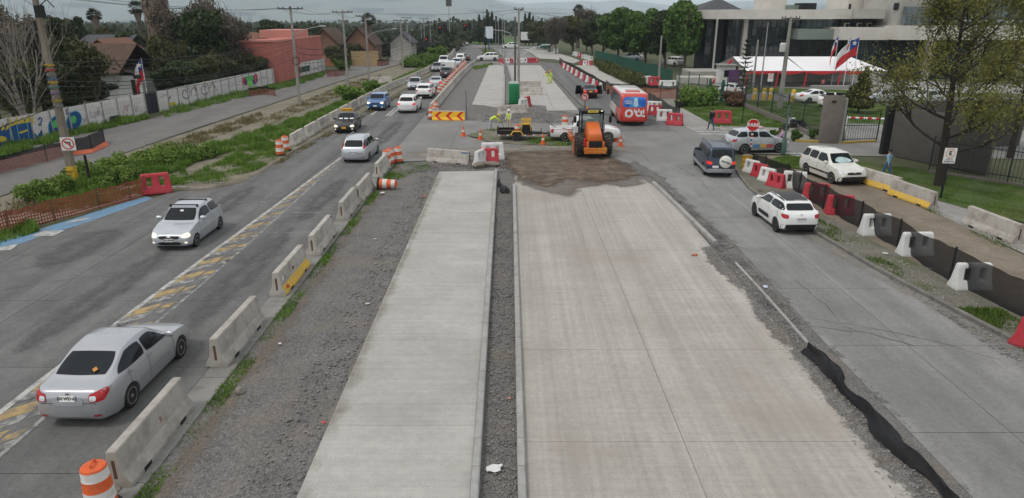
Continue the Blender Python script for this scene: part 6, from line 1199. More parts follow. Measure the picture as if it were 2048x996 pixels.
q = MB(); q.tube([(-24.2,45,5.35),(-24.15,45.5,5.35)],[.13,.13],10); tag(q.build('splice_box',M_blk),'black splice case hanging on the cables near the house','cable box')
q = MB(); q.tube([(-23.9 + 0,51 + .5 * math.cos(a),5.0 + .6 * math.sin(a)) for a in [2 * math.pi * k / 16 for k in range(17)]],.03,5,False); tag(q.build('cable_coil',M_wire),'loop of spare cable hanging before the tiled house','cable')
q = MB(); q.tube([(-22.4 + .38 * math.cos(a),73.3,4.55 + .38 * math.sin(a)) for a in [2 * math.pi * k / 16 for k in range(17)]],.035,5,False); tag(q.build('cable_coil',M_wire),'coil of black cable on the pole before the mural wall','cable')
cable((-21.1,89.9,9.5),(.72,76,9.6),.5,'single cable crossing above the left road'); cable((.72,76,9.6),(20.2,96.5,6.3),1.0,'cable dropping to the pole by the hedge'); cable((.72,76,9.5),(27.4,70.8,8.7),.9,'cable towards the transformer pole'); cable((-17,160,8.2),(.42,96.5,8.6),.8,'cable from the distant poles to the steel lamp post'); cable((20.2,96.5,6.2),(33,140,6.5),.8,'cable running behind the green trees')
def disc(r,n=28): return [(r * math.cos(2 * math.pi * k / n),r * math.sin(2 * math.pi * k / n)) for k in range(n)]
def flat(poly,d0,d1,at,m,name,parent,rz=0.0):
 M4 = Matrix.Translation(at) @ Matrix.Rotation(rz,4,'Z') @ Matrix.Rotation(R(90),4,'X'); q = MB(); q.extr(poly,d0,d1,M4); return q.build(name,m,parent)
def ring2(r0,r1,n=28):
 return [(r1 * math.cos(2 * math.pi * k / n),r1 * math.sin(2 * math.pi * k / n)) for k in range(n)],[(r0 * math.cos(2 * math.pi * k / n),r0 * math.sin(2 * math.pi * k / n)) for k in range(n)]
def ring_mesh(r0,r1,at,m,name,parent,d=.0,bar=True,rz=0.0,sl=1):
 M4 = Matrix.Translation(at) @ Matrix.Rotation(rz,4,'Z') @ Matrix.Rotation(R(90),4,'X'); a,b2 = ring2(r0,r1); n = len(a); q = MB(); q.add([M4 @ Vector((p[0],p[1],d)) for p in a + b2],[(i,(i + 1) % n,n + (i + 1) % n,n + i) for i in range(n)])
 if bar:
  w2 = (r1 - r0) * .5; u = Vector((.707,-.707 * sl)); v = Vector((.707 * sl,.707)); q.add([M4 @ Vector((*(u * s * r0 * 1.02 + v * t * w2),d)) for s,t in ((-1,-1),(1,-1),(1,1),(-1,1))],[(0,1,2,3)])
 return q.build(name,m,parent)
def turn_arrow(at,s,m,parent,d,rz=0.0,flip=1):
 M4 = Matrix.Translation(at) @ Matrix.Rotation(rz,4,'Z') @ Matrix.Rotation(R(90),4,'X'); q = MB(); f = flip
 q.add([M4 @ Vector((x * s * f,y * s,d)) for x,y in ((.18,-.5),(.36,-.5),(.36,.3),(.18,.3),(-.15,.12),(.36,.12),(.36,.3),(-.15,.3))],[(0,1,2,3),(4,5,6,7)]); q.add([M4 @ Vector((x * s * f,y * s,d)) for x,y in ((-.48,.21),(-.15,-.02),(-.15,.44))],[(0,1,2)]); return q.build('turn_arrow',m,parent)
sq_ = lambda w_,h_: [(-w_ / 2,-h_ / 2),(w_ / 2,-h_ / 2),(w_ / 2,h_ / 2),(-w_ / 2,h_ / 2)]
sg = thing('road_sign','square no left turn sign fixed to the yellow footed pole','sign',(-24.3,37.2,AT(141,287,37.3).z),.2); flat(sq_(.72,.72),0,.02,(0,0,0),M_swh,'sign_plate',sg); ring_mesh(.25,.31,(0,-.024,0),M_sred,'red_ring',sg); turn_arrow((0,-.022,0),.36,M_ink,sg,0)
pg = G(1498,322); sg = thing('stop_sign','red octagonal PARE stop sign at the corner of the side street','sign',(pg.x,pg.y,0),-.12); zz = AT(1498,250,pg.y).z; oc = [(.42 * math.cos(R(22.5 + 45 * k)),.42 * math.sin(R(22.5 + 45 * k))) for k in range(8)]
flat(oc,0,.02,(0,-.03,zz),M_swh,'sign_plate',sg); flat([(p[0] * .93,p[1] * .93) for p in oc],.021,.026,(0,-.03,zz),M_sred,'red_face',sg); me = text_mesh('PARE',.31,0,.012); me.transform(Matrix.Translation((0,-.06,zz)) @ Matrix.Rotation(R(90),4,'X')); link('sign_lettering',me,M_swh,sg)
q = MB(); q.tube([(0,0,0),(0,0,zz)],.05,8); q.build('post',M_blk,sg);
for k in range(7): q = MB(); q.box((0,-.056,1.0 + k * .13),(.14 if k > 3 else .09,.01,.1)); q.build('sticker',(M_swh,M_sred,M_swh,MATS['stencil_blue'])[k % 4],sg)
pg = G(1881,396); sg = thing('parking_sign','white parking sign with the letter E on a black post','sign',(pg.x,pg.y,0),-.1); zz = AT(1892,311,pg.y).z; flat(sq_(.6,.8),0,.02,(0,-.04,zz),M_swh,'sign_plate',sg); ring_mesh(.2,.235,(0,-.064,zz + .12),mat('sign_orange',(.6,.2,.05),.5),'sign_ring',sg,bar=False); me = text_mesh('E',.3,0,.014); me.transform(Matrix.Translation((0,-.066,zz + .12)) @ Matrix.Rotation(R(90),4,'X')); link('sign_letter',me,M_ink,sg)
for tx,dz in (('SOLO',-.19),('FAMILIAR',-.31)): me = text_mesh(tx,.12,0,.004); me.transform(Matrix.Translation((0,-.066,zz + dz)) @ Matrix.Rotation(R(90),4,'X')); link('sign_lettering',me,mat('sign_grey_ink',(.1,.12,.18),.6),sg)
q = MB(); q.tube([(0,0,0),(0,0,zz + .3)],.06,6); q.build('post',M_blk,sg)
pg = G(1169,226); sg = thing('road_sign','round red bordered no turn sign above the roller cab','sign',(pg.x,pg.y,0)); zz = AT(1169,193,pg.y).z; flat(disc(.36),0,.02,(0,-.04,zz),mat('sign_pinkish',(.66,.42,.4),.5),'sign_plate',sg); ring_mesh(.29,.36,(0,-.064,zz),M_sred,'red_ring',sg,bar=False); turn_arrow((0,-.064,zz),.42,M_ink,sg,0); q = MB(); q.tube([(0,0,0),(0,0,zz)],.04,6); q.build('post',M_rust,sg)
pg = G(1536,196); sg = thing('road_sign','white no parking plate on a black post behind the fence','sign',(pg.x,pg.y,0)); zz = AT(1537,155,pg.y).z; flat(sq_(.6,.9),0,.02,(0,-.04,zz),M_swh,'sign_plate',sg); ring_mesh(.2,.25,(0,-.064,zz + .15),M_sred,'red_ring',sg); q = MB(); q.tube([(0,0,0),(0,0,zz)],.05,6); q.build('post',M_blk,sg)
pg = G(978,100); sg = thing('billboard','white and blue billboard on a blue post by the far bend','billboard',(pg.x,pg.y,0)); zz = AT(978,65,pg.y).z; flat(sq_(2.2,3.0),0,.15,(0,0,zz),mat('billboard_print',(.62,.68,.72),.5,var=.2,scale=1.2),'panel',sg); q = MB(); q.tube([(0,.1,0),(0,.1,zz)],.15,8); q.build('post',mat('post_blue',(.03,.08,.2),.5),sg)
pg = G(1051,92); sg = thing('billboard','white billboard on two posts before the far trees','billboard',(pg.x,pg.y,0)); zz = AT(1051,72,pg.y).z; flat(sq_(2.9,2.4),0,.15,(0,0,zz),M_swh,'panel',sg)
for sx in (-1.1,1.1): q = MB(); q.tube([(sx,.15,0),(sx,.15,zz + 1)],.08,6); q.build('post',M_blk,sg)
def signal(label,bx,by,htop,heads,arm=None):
 g_ = G(bx,by); t = thing('traffic_light',label,'traffic light',(g_.x,g_.y,0),0,'traffic lights at the far crossing'); q = MB(); q.tube([(0,0,0),(0,0,htop)],.1,8); q.build('mast',M_blk,t)
 if arm: q = MB(); q.tube([(0,0,htop - .8),(arm * .3,0,htop),(arm,0,htop)],.07,6); q.build('mast_arm',M_blk,t)
 for (x,z,lit) in heads:
  q = MB(); q.box((x,-.1,z),(.42,.3,1.25)); o = q.build('signal_head',M_blk,t,bevel=.03); q = MB(); q.box((x,.08,z),(.75,.03,1.6)); q.build('backplate',M_blk,o)
  for k in range(3): q = MB(); q.lathe([(.15,0),(.15,-.03),(.001,-.04)],14,(x,-.26,z + .4 - k * .4),'Y'); q.build('lens',M_brk if (k == 0 and lit) else M_plast,o)
 return t
g1 = G(843,115); signal('left traffic signal mast with two overhead heads',843,117,6.2,((0,3.3,0),(4.2,6.0,1),(5.3,6.2,0)),5.3)
signal('slim traffic signal with a red lamp left of the bend',854,117,4.2,((0,3.6,1),)); signal('right traffic signal mast with two overhead heads',971,111,6.4,((0,3.2,0),(-4.6,6.2,1),(-3.6,6.4,0)),-4.6)
# ------------------------------------------------------------------ graffiti wall
M_wall = mat('wall_panel_white',(.58,.56,.545),.9,var=.12,scale=1.5,bump=.3,bscale=30,rand=.08,dirt=(.27,.25,.22),dscale=1.0,damt=.6)
WA,WB_,WC,WD = Vector((-37.6,42.0,0)),Vector((-35.05,66.2,0)),Vector((-34.75,68.0,0)),Vector((-32.1,121.0,0)); WH = 2.0
wl = thing('panel_wall','long white concrete panel wall covered in graffiti','wall',(0,0,0))
_q = MB(); _q.box((0,0,0),(1.86,.05,.39)); PANEL = _q.mesh('panel'); PANEL.materials.append(M_wall); _q = MB(); _q.box((0,0,1.02),(.13,.14,2.06)); WPOST = _q.mesh('post'); WPOST.materials.append(mat('wall_post',(.3,.29,.28),.9,var=.15,rand=.1))
for a,b2 in ((WA,WB_),(WC,WD)):
 L_ = (b2 - a).length; n = round(L_ / 2.0); d = (b2 - a) / n; rz = math.atan2(d.y,d.x); sx = d.length / 2.0
 for k in range(n + 1):
  p = a + d * k; inst(WPOST,'post',wl,(p.x,p.y,0),rz)
  if k < n:
   c_ = p + d / 2
   for j in range(5): inst(PANEL,'panel',wl,(c_.x + rng.uniform(-.01,.01),c_.y,.2 + j * .4),rz,scale=(sx,1,1))
def WP(u,v,seg=0,off=.045):
 a,b2 = ((WA,WB_),(WC,WD))[seg]; d = (b2 - a).normalized(); nr = Vector((d.y,-d.x,0)); cam_ = Vector((0,0,CAM_H)); r_ = AT(u,v,50.0) - cam_; t = (a + nr * off - cam_).dot(nr) / r_.dot(nr); return cam_ + r_ * t
def spray(pts,m,seg=0,off=.045,name='graffiti'):
 vs = [WP(u,v,seg,off) for u,v in pts]; b = MB(); b.add(vs,[tuple(range(len(vs)))]); return b.build(name,m,wl)
def stroke(pts,wd,m,seg=0,off=.05,closed=False):
 P = [WP(u,v,seg,off) for u,v in pts]; a,b2 = ((WA,WB_),(WC,WD))[seg]; d = (b2 - a).normalized(); f2 = [Vector(((p - a).dot(d),p.z)) for p in P]; nr = Vector((d.y,-d.x,0))
 vs,fs = ribbon([tuple(v) for v in f2],wd,0,closed); b = MB(); b.add([a + d * v[0] + nr * off + Vector((0,0,v[2])) for v in vs],fs); return b.build('graffiti',m,wl)
GB = mat('spray_blue',(.015,.075,.2),.8,var=.25,scale=2); GLb = mat('spray_light_blue',(.1,.35,.5),.8); GY = mat('spray_yellow',(.5,.4,.04),.8,var=.2); GG = mat('spray_green',(.08,.4,.12),.8,var=.2); GK = mat('spray_black',(.015,.015,.02),.8); GR = mat('spray_red',(.4,.04,.05),.8); GP = mat('spray_purple',(.1,.03,.16),.8,var=.2); GGr = mat('spray_grey',(.2,.2,.22),.8)
def oval(cx,cy,rx,ry,sk=0,n=22): return [(cx + rx * math.cos(2 * math.pi * k / n) + sk * ry * math.sin(2 * math.pi * k / n),cy - ry * math.sin(2 * math.pi * k / n)) for k in range(n)]
spray([(-20,262),(8,252),(14,246),(30,244),(38,250),(44,240),(60,236),(66,262),(75,272),(84,258),(86,272),(74,280),(60,278),(40,286),(10,292),(-20,296)],GB)
for pts in ([(2,262),(6,243),(10,258)],[(10,262),(20,234),(26,250)],[(24,252),(34,232),(38,246)],[(37,248),(46,231),(49,246)],[(48,246),(58,229),(62,244)],[(58,244),(66,228),(67,248)]): spray(pts,GY,0,.055)
for pts in ([(18,246),(22,280)],[(32,244),(40,282)],[(54,242),(58,276)]): stroke(pts,.07,GLb)
spray([(38,264),(56,258),(56,262),(40,268)],GY,0,.058); spray(oval(2,278,12,6),GY,0,.058); stroke([(76,240),(80,235),(84,238),(82,246),(76,250),(84,250)],.12,GB)
for cx,cy in ((112,251),(148,242)):
 spray(oval(cx,cy,15,20,.15),GB,0,.048); stroke(oval(cx,cy,15,20,.15),.07,GLb,closed=True); spray(oval(cx - 1,cy - 3,6,8),GG,0,.056)
stroke([(132,218),(134,228),(142,226)],.12,GB); spray([(96,262),(100,270),(112,275),(124,268),(150,262),(140,266),(112,272)],GG,0,.047)
def scribble(u0,u1,v0,v1,m,seg,n,wd,sd,jag=1.0):
 rg = random.Random(sd); pts = []
 for k in range(n): t = k / (n - 1); pts.append((u0 + (u1 - u0) * t + rg.uniform(-2.5,2.5),(v0 + (v1 - v0) * t) + rg.choice((-1,1)) * rg.uniform(3,9) * jag))
 stroke(pts,wd,m,seg)
for a in ((166,176,240,244,GGr,0,9,.03,1),(178,195,226,232,GGr,0,14,.03,2),(192,210,222,224,GK,0,16,.03,3),(170,190,246,248,GGr,0,12,.03,4),(246,258,220,218,GR,0,8,.05,5),(268,274,215,213,GK,0,6,.05,6)): scribble(*a)
for u0,v0,s_ in ((365,186,1),(402,178,1)):
 stroke([(u0,v0),(u0 + 4,v0 - 8),(u0 + 9,v0 - 2),(u0 + 12,v0 - 11),(u0 + 15,v0 - 3),(u0 + 14,v0 + 8),(u0 + 6,v0 + 12),(u0 + 1,v0 + 6),(u0,v0)],.09,GK,1); stroke([(u0 + 17,v0 + 6),(u0 + 18,v0 - 6),(u0 + 23,v0 - 12),(u0 + 27,v0 - 4),(u0 + 25,v0 + 6),(u0 + 31,v0 + 2),(u0 + 24,v0 - 14)],.09,GK,1)
for a in ((322,334,196,192,GP,1,8,.05,7,.5),(337,341,200,196,GK,1,5,.1,8,.5),(438,462,176,170,GGr,1,16,.05,9,.6),(462,480,170,166,GK,1,10,.04,10,.5),(518,535,158,156,GP,1,8,.06,11,.4),(548,562,154,152,GGr,1,8,.05,12,.4),(568,576,152,150,GR,1,7,.08,13,.4),(622,634,137,135,GB,1,10,.08,14,.35),(636,649,134,131,GGr,1,10,.08,15,.35)): scribble(*a)
spray(oval(500,161,16,10,.2),GP,1,.047); spray(oval(499,157,8,6),GG,1,.052); spray(oval(500,167,6,6),mat('spray_lime',(.2,.6,.12),.8),1,.056); spray(oval(511,155,4,8),GR,1,.05); spray(oval(487,163,3,8),GR,1,.05); spray([(336,206),(350,203),(352,210),(338,212)],GY,1)
spray([(581,139),(619,130),(619,142),(581,149)],mat('painted_board_green',(.02,.05,.045),.7),1,.06); spray([(219,233),(241,229),(241,242),(219,246)],mat('dark_panel',(.05,.05,.055),.8),0,.05)
gt = thing('steel_gate','dark steel double gate in the graffiti wall','gate',(WB_.x,WB_.y,0)); dd = WC - WB_
for k in (0,1): q = MB(); c_ = dd * (.26 + .48 * k); q.box((c_.x,c_.y,1.0),(dd.length * .46,.06,1.95),rz=math.atan2(dd.y,dd.x)); q.build('gate_leaf',mat('gate_navy',(.02,.023,.03),.6,var=.15),gt)
FW,FR_,FB = mat('flag_white',(.6,.6,.6),.8,var=.05),mat('flag_red',(.45,.03,.04),.8,var=.08),mat('flag_blue',(.025,.05,.22),.8,var=.08)
def flag(label,base,h,flen,fh,dirx,droop,seed,top=None,bend=0.0):
 t = thing('flag_pole',label,'flag',base,0,'flags on poles'); q = MB(); q.tube([(0,0,0),(0,0,h)],[.05,.03],8); q.build('pole',mat('pole_white',(.6,.6,.6),.4),t)
 nu,nv = 18,10; vs,fs,ms = [],[],[]
 for i in range(nu + 1):
  for j in range(nv + 1):
   u,v = i / nu,j / nv; a = dirx; s_ = u * flen; vs.append((math.cos(a) * s_ * (1 - droop * .5 * u),.12 * math.sin(u * 7 + seed) * u + .05 * math.sin(v * 5 + u * 9),h - .1 - fh * (1 - v) - droop * s_ * (.6 + .5 * u) + .06 * math.sin(u * 9 + v * 2)))
 for i in range(nu):
  for j in range(nv):
   fs.append((i * (nv + 1) + j,(i + 1) * (nv + 1) + j,(i + 1) * (nv + 1) + j + 1,i * (nv + 1) + j + 1)); ms.append(1 if j < nv / 2 else (2 if i < nu / 3 else 0))
 b = MB(); b.v,b.f,b.m = vs,fs,ms; fl = b.build('flag_cloth',[FW,FR_,FB],t,60)
 c_ = Vector(vs[3 * (nv + 1) + 8 if True else 0]); st = []
 for k in range(10): rr = fh * .16 if k % 2 == 0 else fh * .065; st.append((rr * math.sin(2 * math.pi * k / 10),rr * math.cos(2 * math.pi * k / 10)))
 q = MB(); q.add([(c_.x + p[0],c_.y - .06,c_.z + p[1]) for p in st],[tuple(range(10))]); q.build('star',FW,fl)
 return t
g_ = G(1703,176); flag('large tricolour flag flying before the white marquee',(g_.x,g_.y,0),AT(1721,74,g_.y).z,3.4,2.2,math.pi,.55,1.0)
g_ = G(1662,174); flag('small drooping flag on the left pole by the marquee',(g_.x,g_.y,0),AT(1672,72,g_.y).z,1.5,1.6,math.pi,1.3,2.0); g_ = G(1686,176); flag('furled flag on the middle pole by the marquee',(g_.x,g_.y,0),AT(1696,74,g_.y).z,.5,1.2,math.pi,.8,3.0)
g_ = WP(306,186,1); flag('drooping flag above the dark gate of the graffiti wall',(g_.x - 1.0,g_.y + .8,0),AT(297,117,g_.y).z,1.7,1.9,math.pi + .2,.95,4.0)
q = MB(); g_ = G(1360,0 + 196)
# ------------------------------------------------------------------ iron fences,pillars,dark wall
M_iron = mat('iron_green_black',(.022,.03,.027),.6,var=.2); M_ggreen = mat('gate_green',(.02,.09,.065),.55,var=.15); M_pill = mat('pillar_concrete',(.17,.15,.13),.9,var=.15,scale=1.2,bump=.3,bscale=40,dirt=(.1,.09,.075),dscale=.8,damt=.5)
def iron_fence(name,label,pts,h,z0=0.0,sp=.19,m=M_iron,plinth=0.0,cat='fence',spike=.12,rails=(.15,.85)):
 t = thing(name,label,cat,(0,0,0)); b = MB(); rl = MB()
 for k,(a,b2) in enumerate(zip(pts[:-1],pts[1:])):
  a,b2 = Vector((a[0],a[1],0)),Vector((b2[0],b2[1],0)); L_ = (b2 - a).length; n = max(2,int(L_ / sp)); d = (b2 - a) / n; rz = math.atan2(d.y,d.x)
  for i in range(n + 1):
   p = a + d * i; s_ = .009; zz0,zz1 = z0 + plinth,z0 + h
   b.add([(p.x - s_,p.y - s_,zz0),(p.x + s_,p.y - s_,zz0),(p.x + s_,p.y + s_,zz0),(p.x - s_,p.y + s_,zz0),(p.x - s_,p.y - s_,zz1 - spike),(p.x + s_,p.y - s_,zz1 - spike),(p.x + s_,p.y + s_,zz1 - spike),(p.x - s_,p.y + s_,zz1 - spike),(p.x,p.y,zz1)],[(0,1,5,4),(1,2,6,5),(2,3,7,6),(3,0,4,7),(4,5,8),(5,6,8),(6,7,8),(7,4,8)])
  c_ = (a + b2) / 2
  for f in rails: q = MB(); q.box((c_.x,c_.y,z0 + plinth + (h - plinth) * f),(L_,.035,.045),rz=rz); q.build('rail',m,t)
  if plinth: q = MB(); q.box((c_.x,c_.y,plinth / 2),(L_,.2,plinth),rz=rz); q.build('plinth',M_pill,t)
  npst = max(1,int(L_ / 3.0))
  for i in range(npst + (1 if k == len(pts) - 2 else 0)): p = a + (b2 - a) * (i / npst); q = MB(); q.box((p.x,p.y,z0 + h / 2),(.07,.07,h),rz=rz); q.build('post',m,t)
 o = b.build('pickets',m,t); o['kind'] = 'stuff'; return t
iron_fence('iron_fence','tall dark iron fence before the compound lawn',px((1451,203),(1489,214),(1572,248),(1638,284)),2.6,plinth=.4)
iron_fence('iron_fence','dark iron fence with pointed bars right of the bare tree',[(25.6,41.2),(28.2,38.0),(31.2,33.7),(36,27),(42,19)],2.2,plinth=.15)
iron_fence('iron_gate','iron driveway gate between the pillar and the dark wall',px((1684,285),(1752,284)),2.3,z0=.12,cat='gate',rails=(.06,.5,.94))
iron_fence('green_gate','dark green pedestrian gate left of the iron fence',px((1417,202),(1440,205)),2.2,m=M_ggreen,cat='gate',rails=(.1,.9))
for p,lab in (((1417,202),'left green post of the pedestrian gate'),((1443,205),'right green post of the pedestrian gate')):
 g_ = G(*p); t = thing('gate_post',lab,'post',(g_.x,g_.y,0),0,'green gate posts'); q = MB(); q.box((0,0,1.2),(.22,.22,2.4)); q.build('shaft',M_ggreen,t); q = MB(); q.box((0,-.15,1.9),(.3,.2,.45)); q.build('lock_box',M_ggreen,t,bevel=.03)
mesh_fence('wire_fence','green posted wire fence left of the pedestrian gate','fence',px((1357,172),(1376,178),(1396,184),(1412,194)),2.1,mesh_mat('wire_net',(.1,.12,.11),.25),sag=0,seed=21,pm=M_ggreen,post_r=.06)
for c_,dims,lab in ((G(1659,287),(1.35,.6,3.5),'tall grey concrete gate pillar'),):
 t = thing('gate_pillar',lab,'pillar',(c_.x,c_.y + .3,0),-.1); q = MB(); q.box((0,0,dims[2] / 2),dims); q.build('pillar_block',M_pill,t,bevel=.02); q = MB(); q.box((.82,.05,dims[2] / 2 - .1),(.24,.5,dims[2] - .2)); q.build('edge_fin',mat('pillar_fin',(.26,.25,.23),.9,var=.12),t); q = MB(); q.box((-.1,-.32,3.1),(.3,.06,.12)); q.build('bracket',M_blk,t)
 for k in (-1,1): q = MB(); q.box((k * .35,0,dims[2] + .12),(.5,.25,.16)); q.tube([(k * .35,0,dims[2]),(k * .35,0,dims[2] + .1)],.04,6); q.build('floodlight',M_blk,t)
M_dwall = mat('dark_wall_render',(.085,.079,.072),.9,var=.15,scale=1.2,bump=.4,bscale=40,dirt=(.11,.1,.09),dscale=.7,damt=.4)
dw = thing('dark_wall','dark grey wall standing behind the bare tree','wall',(0,0,0)); A_,B2_,C_ = Vector((26.0,46.6,0)),Vector((28.6,40.4,0)),Vector((37.2,50.0,0))
for a,b2,nm in ((A_,B2_,'front_panel'),(A_ + Vector((.3,1.5,0)),C_,'rear_panel')):
 d = b2 - a; c_ = (a + b2) / 2; q = MB(); q.box((c_.x,c_.y,1.62),(d.length,.3,3.25 if nm[0] == 'f' else 3.6),rz=math.atan2(d.y,d.x)); q.build(nm,M_dwall,dw,bevel=.02)
q = MB(); q.box((25.75,46.9,1.6),(.5,.4,3.4)); q.build('end_post',M_blk,dw)
bo = thing('barrier_boom','red and white barrier boom behind the iron gate','barrier',(*G(1690,258)[:2],0)); g2 = G(1790,262) - G(1690,258)
for k in range(12): q = MB(); a = g2 * (k / 12); b2 = g2 * ((k + 1) / 12); q.tube([a + Vector((0,0,.95)),b2 + Vector((0,0,.95))],.09,4); q.build('boom_band',M_sred if k % 2 else M_swh,bo)
q = MB(); q.box((-.2,0,.55),(.4,.4,1.1)); q.build('boom_cabinet',M_swh,bo)
for k,x_ in enumerate((1508,1527,1540,1585)):
 g_ = G(x_,200 + (k == 3) * 3); t = thing('bollard',('yellow bollard left of the no parking plate','pale bollard under the no parking plate','yellow bollard right of the no parking plate','orange toy like hydrant post on the drive')[k],'bollard',g_,0,'bollards inside the compound'); q = MB(); q.lathe([(.22,0),(.22,1.2),(.16,1.3),(.001,1.32)],14); q.build('post',mat('bollard_yellow',(.55,.36,.04),.6,var=.2),t,40); q = MB(); q.lathe([(.226,.7),(.226,.9)],14); q.build('band',M_swh,t)
pgr = G(1466,178); sg = thing('info_panel','purple information panel by the white kiosk','sign',(pgr.x,pgr.y,0)); q = MB(); q.box((0,0,1.4),(1.4,.15,2.0)); q.build('panel',mat('panel_purple',(.1,.04,.12),.6,var=.1),sg);
for sx in (-.6,.6): q = MB(); q.bar((sx,.05,0),(sx,.05,1.0),.05,6); q.build('post',M_blk,sg)
kk = thing('kiosk','small white kiosk beside the green gate','kiosk',(*G(1454,172)[:2],0)); q = MB(); q.box((0,1.2,1.3),(2.0,2.0,2.6)); q.build('kiosk_wall',mat('kiosk_white',(.55,.54,.52),.8,var=.08),kk); q = MB(); q.box((0,1.2,2.68),(2.5,2.5,.16)); q.build('kiosk_roof',M_walk,kk); q = MB(); q.box((0,.19,1.6),(1.0,.03,.9)); q.build('window',M_glass,kk)
# ------------------------------------------------------------------ people
M_skin = mat('skin',(.34,.19,.13),.6,var=.08); M_hair = mat('dark_hair',(.02,.016,.013),.7)
def person(label,loc,rz,pants,shirt,shoes=(.02,.02,.02),lean=0.0,stride=.0,arms=((.1,.15),(.1,.15)),hair=True,helmet=None,vest=None,h=1.72,sleeve=True,tool=None,sit=False,squat=0.0,bag=None,cap=False):
 t = thing('person',label,'person',loc,rz,'people'); k = h / 1.72
 cm = lambda nm,c: mat(nm + '_%d_%d_%d' % tuple(int(x * 100) for x in c),c,.8,var=.15,scale=8)
 V,E,Rr,Z = [],[],[],[]
 def add(p,r,par=None,zone=0): V.append(Vector(p)); Rr.append(r); Z.append(zone); (E.append((par,len(V) - 1)) if par is not None else None); return len(V) - 1
 hz = .93 - squat
 pel = add((0,0,hz),.14,None,0); sl,cl = math.sin(lean),math.cos(lean); up = lambda d,y=0: (0,sl * d + cl * y,hz + cl * d - sl * y)
 sp = add(up(.22),.125,pel,1); ch = add(up(.43),.15,sp,1); nk = add(up(.55),.055,ch,2); hd = add(up(.64,.02),.085,nk,2); ht = add(up(.76,.02),.085,hd,2)
 for s_,(sw,be) in zip((-1,1),arms):
  sh = add((s_ * .19,*up(.46)[1:]),.065,ch,1); a = lean * .2 + sw; el = add((s_ * .235,up(.46)[1] + math.sin(a) * .28,up(.46)[2] - math.cos(a) * .28),.047,sh,1); a2 = a + be
  wr = add((s_ * .23,V[el].y + math.sin(a2) * .25,V[el].z - math.cos(a2) * .25),.034,el,1 if sleeve else 2)
  hv = V[wr] + Vector((0,math.sin(a2) * .09,-math.cos(a2) * .09)); add(hv,.03,wr,2)
  q = MB(); dv = Vector((0,math.sin(a2),-math.cos(a2))); fw = Vector((0,math.cos(a2),math.sin(a2)))
  for f in range(4): c0 = hv + fw * (-.03 + .02 * f) + dv * .015; q.tube([c0,c0 + dv * (.04 + .008 * (f in (1,2))),c0 + dv * .07 + Vector((-s_ * .015,0,0))],[.009,.009,.007],5)
  q.tube([hv + fw * .03 - dv * .03,hv + fw * .06 + dv * .01,hv + fw * .06 + dv * .04],[.01,.01,.008],5); o = q.build('fingers',M_skin,t); o['kind'] = 'stuff'
  if tool and s_ == 1: q = MB(); q.bar(hv + Vector((0,-.05,.25)),hv + Vector((0,.35,-hv.z + .05)),.018,6); q.box(hv + Vector((0,.38,-hv.z + .06)),(.22,.06,.1)); tag(q.build('shovel',M_rust,None,loc=loc,rz=rz),tool,'tool')
 for s_,st in ((-1,stride),(1,-stride)):
  hp = add((s_ * .09,0,hz - .03),.095,pel,0)
  if sit: kn = add((s_ * .11,.42,hz),.07,hp,0); an = add((s_ * .11,.44,.09),.048,kn,0)
  else:
   kn = add((s_ * .1,math.sin(st) * .43 + squat * .9,hz - .03 - math.cos(st) * .43 + squat * .45),.068,hp,0); an = add((s_ * .1,V[kn].y + math.sin(st - .12 * (st < 0)) * .4 - squat * .8,.085 + (.05 if st < -.2 else 0)),.046,kn,0)
  add((s_ * .105,V[an].y + .13,.04),.04,an,3)
 me = bpy.data.meshes.new('body'); me.from_pydata([v * k for v in V],E,[]); o = bpy.data.objects.new('tmp',me); COL.objects.link(o)
 md = o.modifiers.new('s','SKIN'); sv = me.skin_vertices[0].data
 for i,r_ in enumerate(Rr): sv[i].radius = (r_ * k,r_ * k * (.8 if Z[i] == 1 and r_ > .1 else 1)); sv[i].use_root = (i == 0)
 md.use_smooth_shade = True; o.modifiers.new('u','SUBSURF').levels = 2
 out = bpy.data.meshes.new_from_object(o.evaluated_get(bpy.context.evaluated_depsgraph_get())); bpy.data.objects.remove(o); out.materials.clear()
 segs = [(V[a] * k,V[b2] * k,Z[b2]) for a,b2 in E]
 for p in out.polygons:
  best = 9; z = 0
  for a,b2,zn in segs:
   d = b2 - a; tt = max(0,min(1,(p.center - a).dot(d) / d.length_squared)); ds = (p.center - a - d * tt).length
   if ds < best: best,z = ds,zn
  p.material_index = z
 link('body',out,[cm('trousers',pants),cm('top',shirt),M_skin,cm('shoes',shoes)],t,None); sharp(out,80)
 hc = (V[ht] * .55 + V[hd] * .45) * k; hx = (V[ht] - V[hd]).normalized(); Mh = Matrix.Translation(hc) @ Vector((0,0,1)).rotation_difference(hx).to_matrix().to_4x4()
 def hp_(b,nm,m): me_ = b.mesh(nm); me_.transform(Mh); return link(nm,me_,m,t,50)
 if helmet: b = MB(); b.lathe([(.155,.03),(.125,.035),(.12,.09),(.09,.145),(.04,.17),(.001,.175)],16); b.box((0,.13,.035),(.16,.1,.012)); hp_(b,'hard_hat',cm('helmet',helmet))
 else: b = MB(); b.lathe([(.098,-.02),(.108,.03),(.1,.08),(.07,.12),(.001,.135)],14,(0,-.012,0)); hp_(b,'hair' if not cap else 'cap',M_hair)
 b = MB(); b.lathe([(.001,.12),(.012,.105),(.016,.085)],6,(0,0,-.01),'Y'); hp_(b,'nose',M_skin)
 for s_ in (-1,1): b = MB(); b.lathe([(.03,-.008),(.03,.008)],8,(s_ * .09,0,-.01),'X'); hp_(b,'ear',M_skin); b = MB(); b.lathe([(.011,0),(.001,.008)],6,(s_ * .033,.083,.015),'Y'); hp_(b,'eye',M_ink)
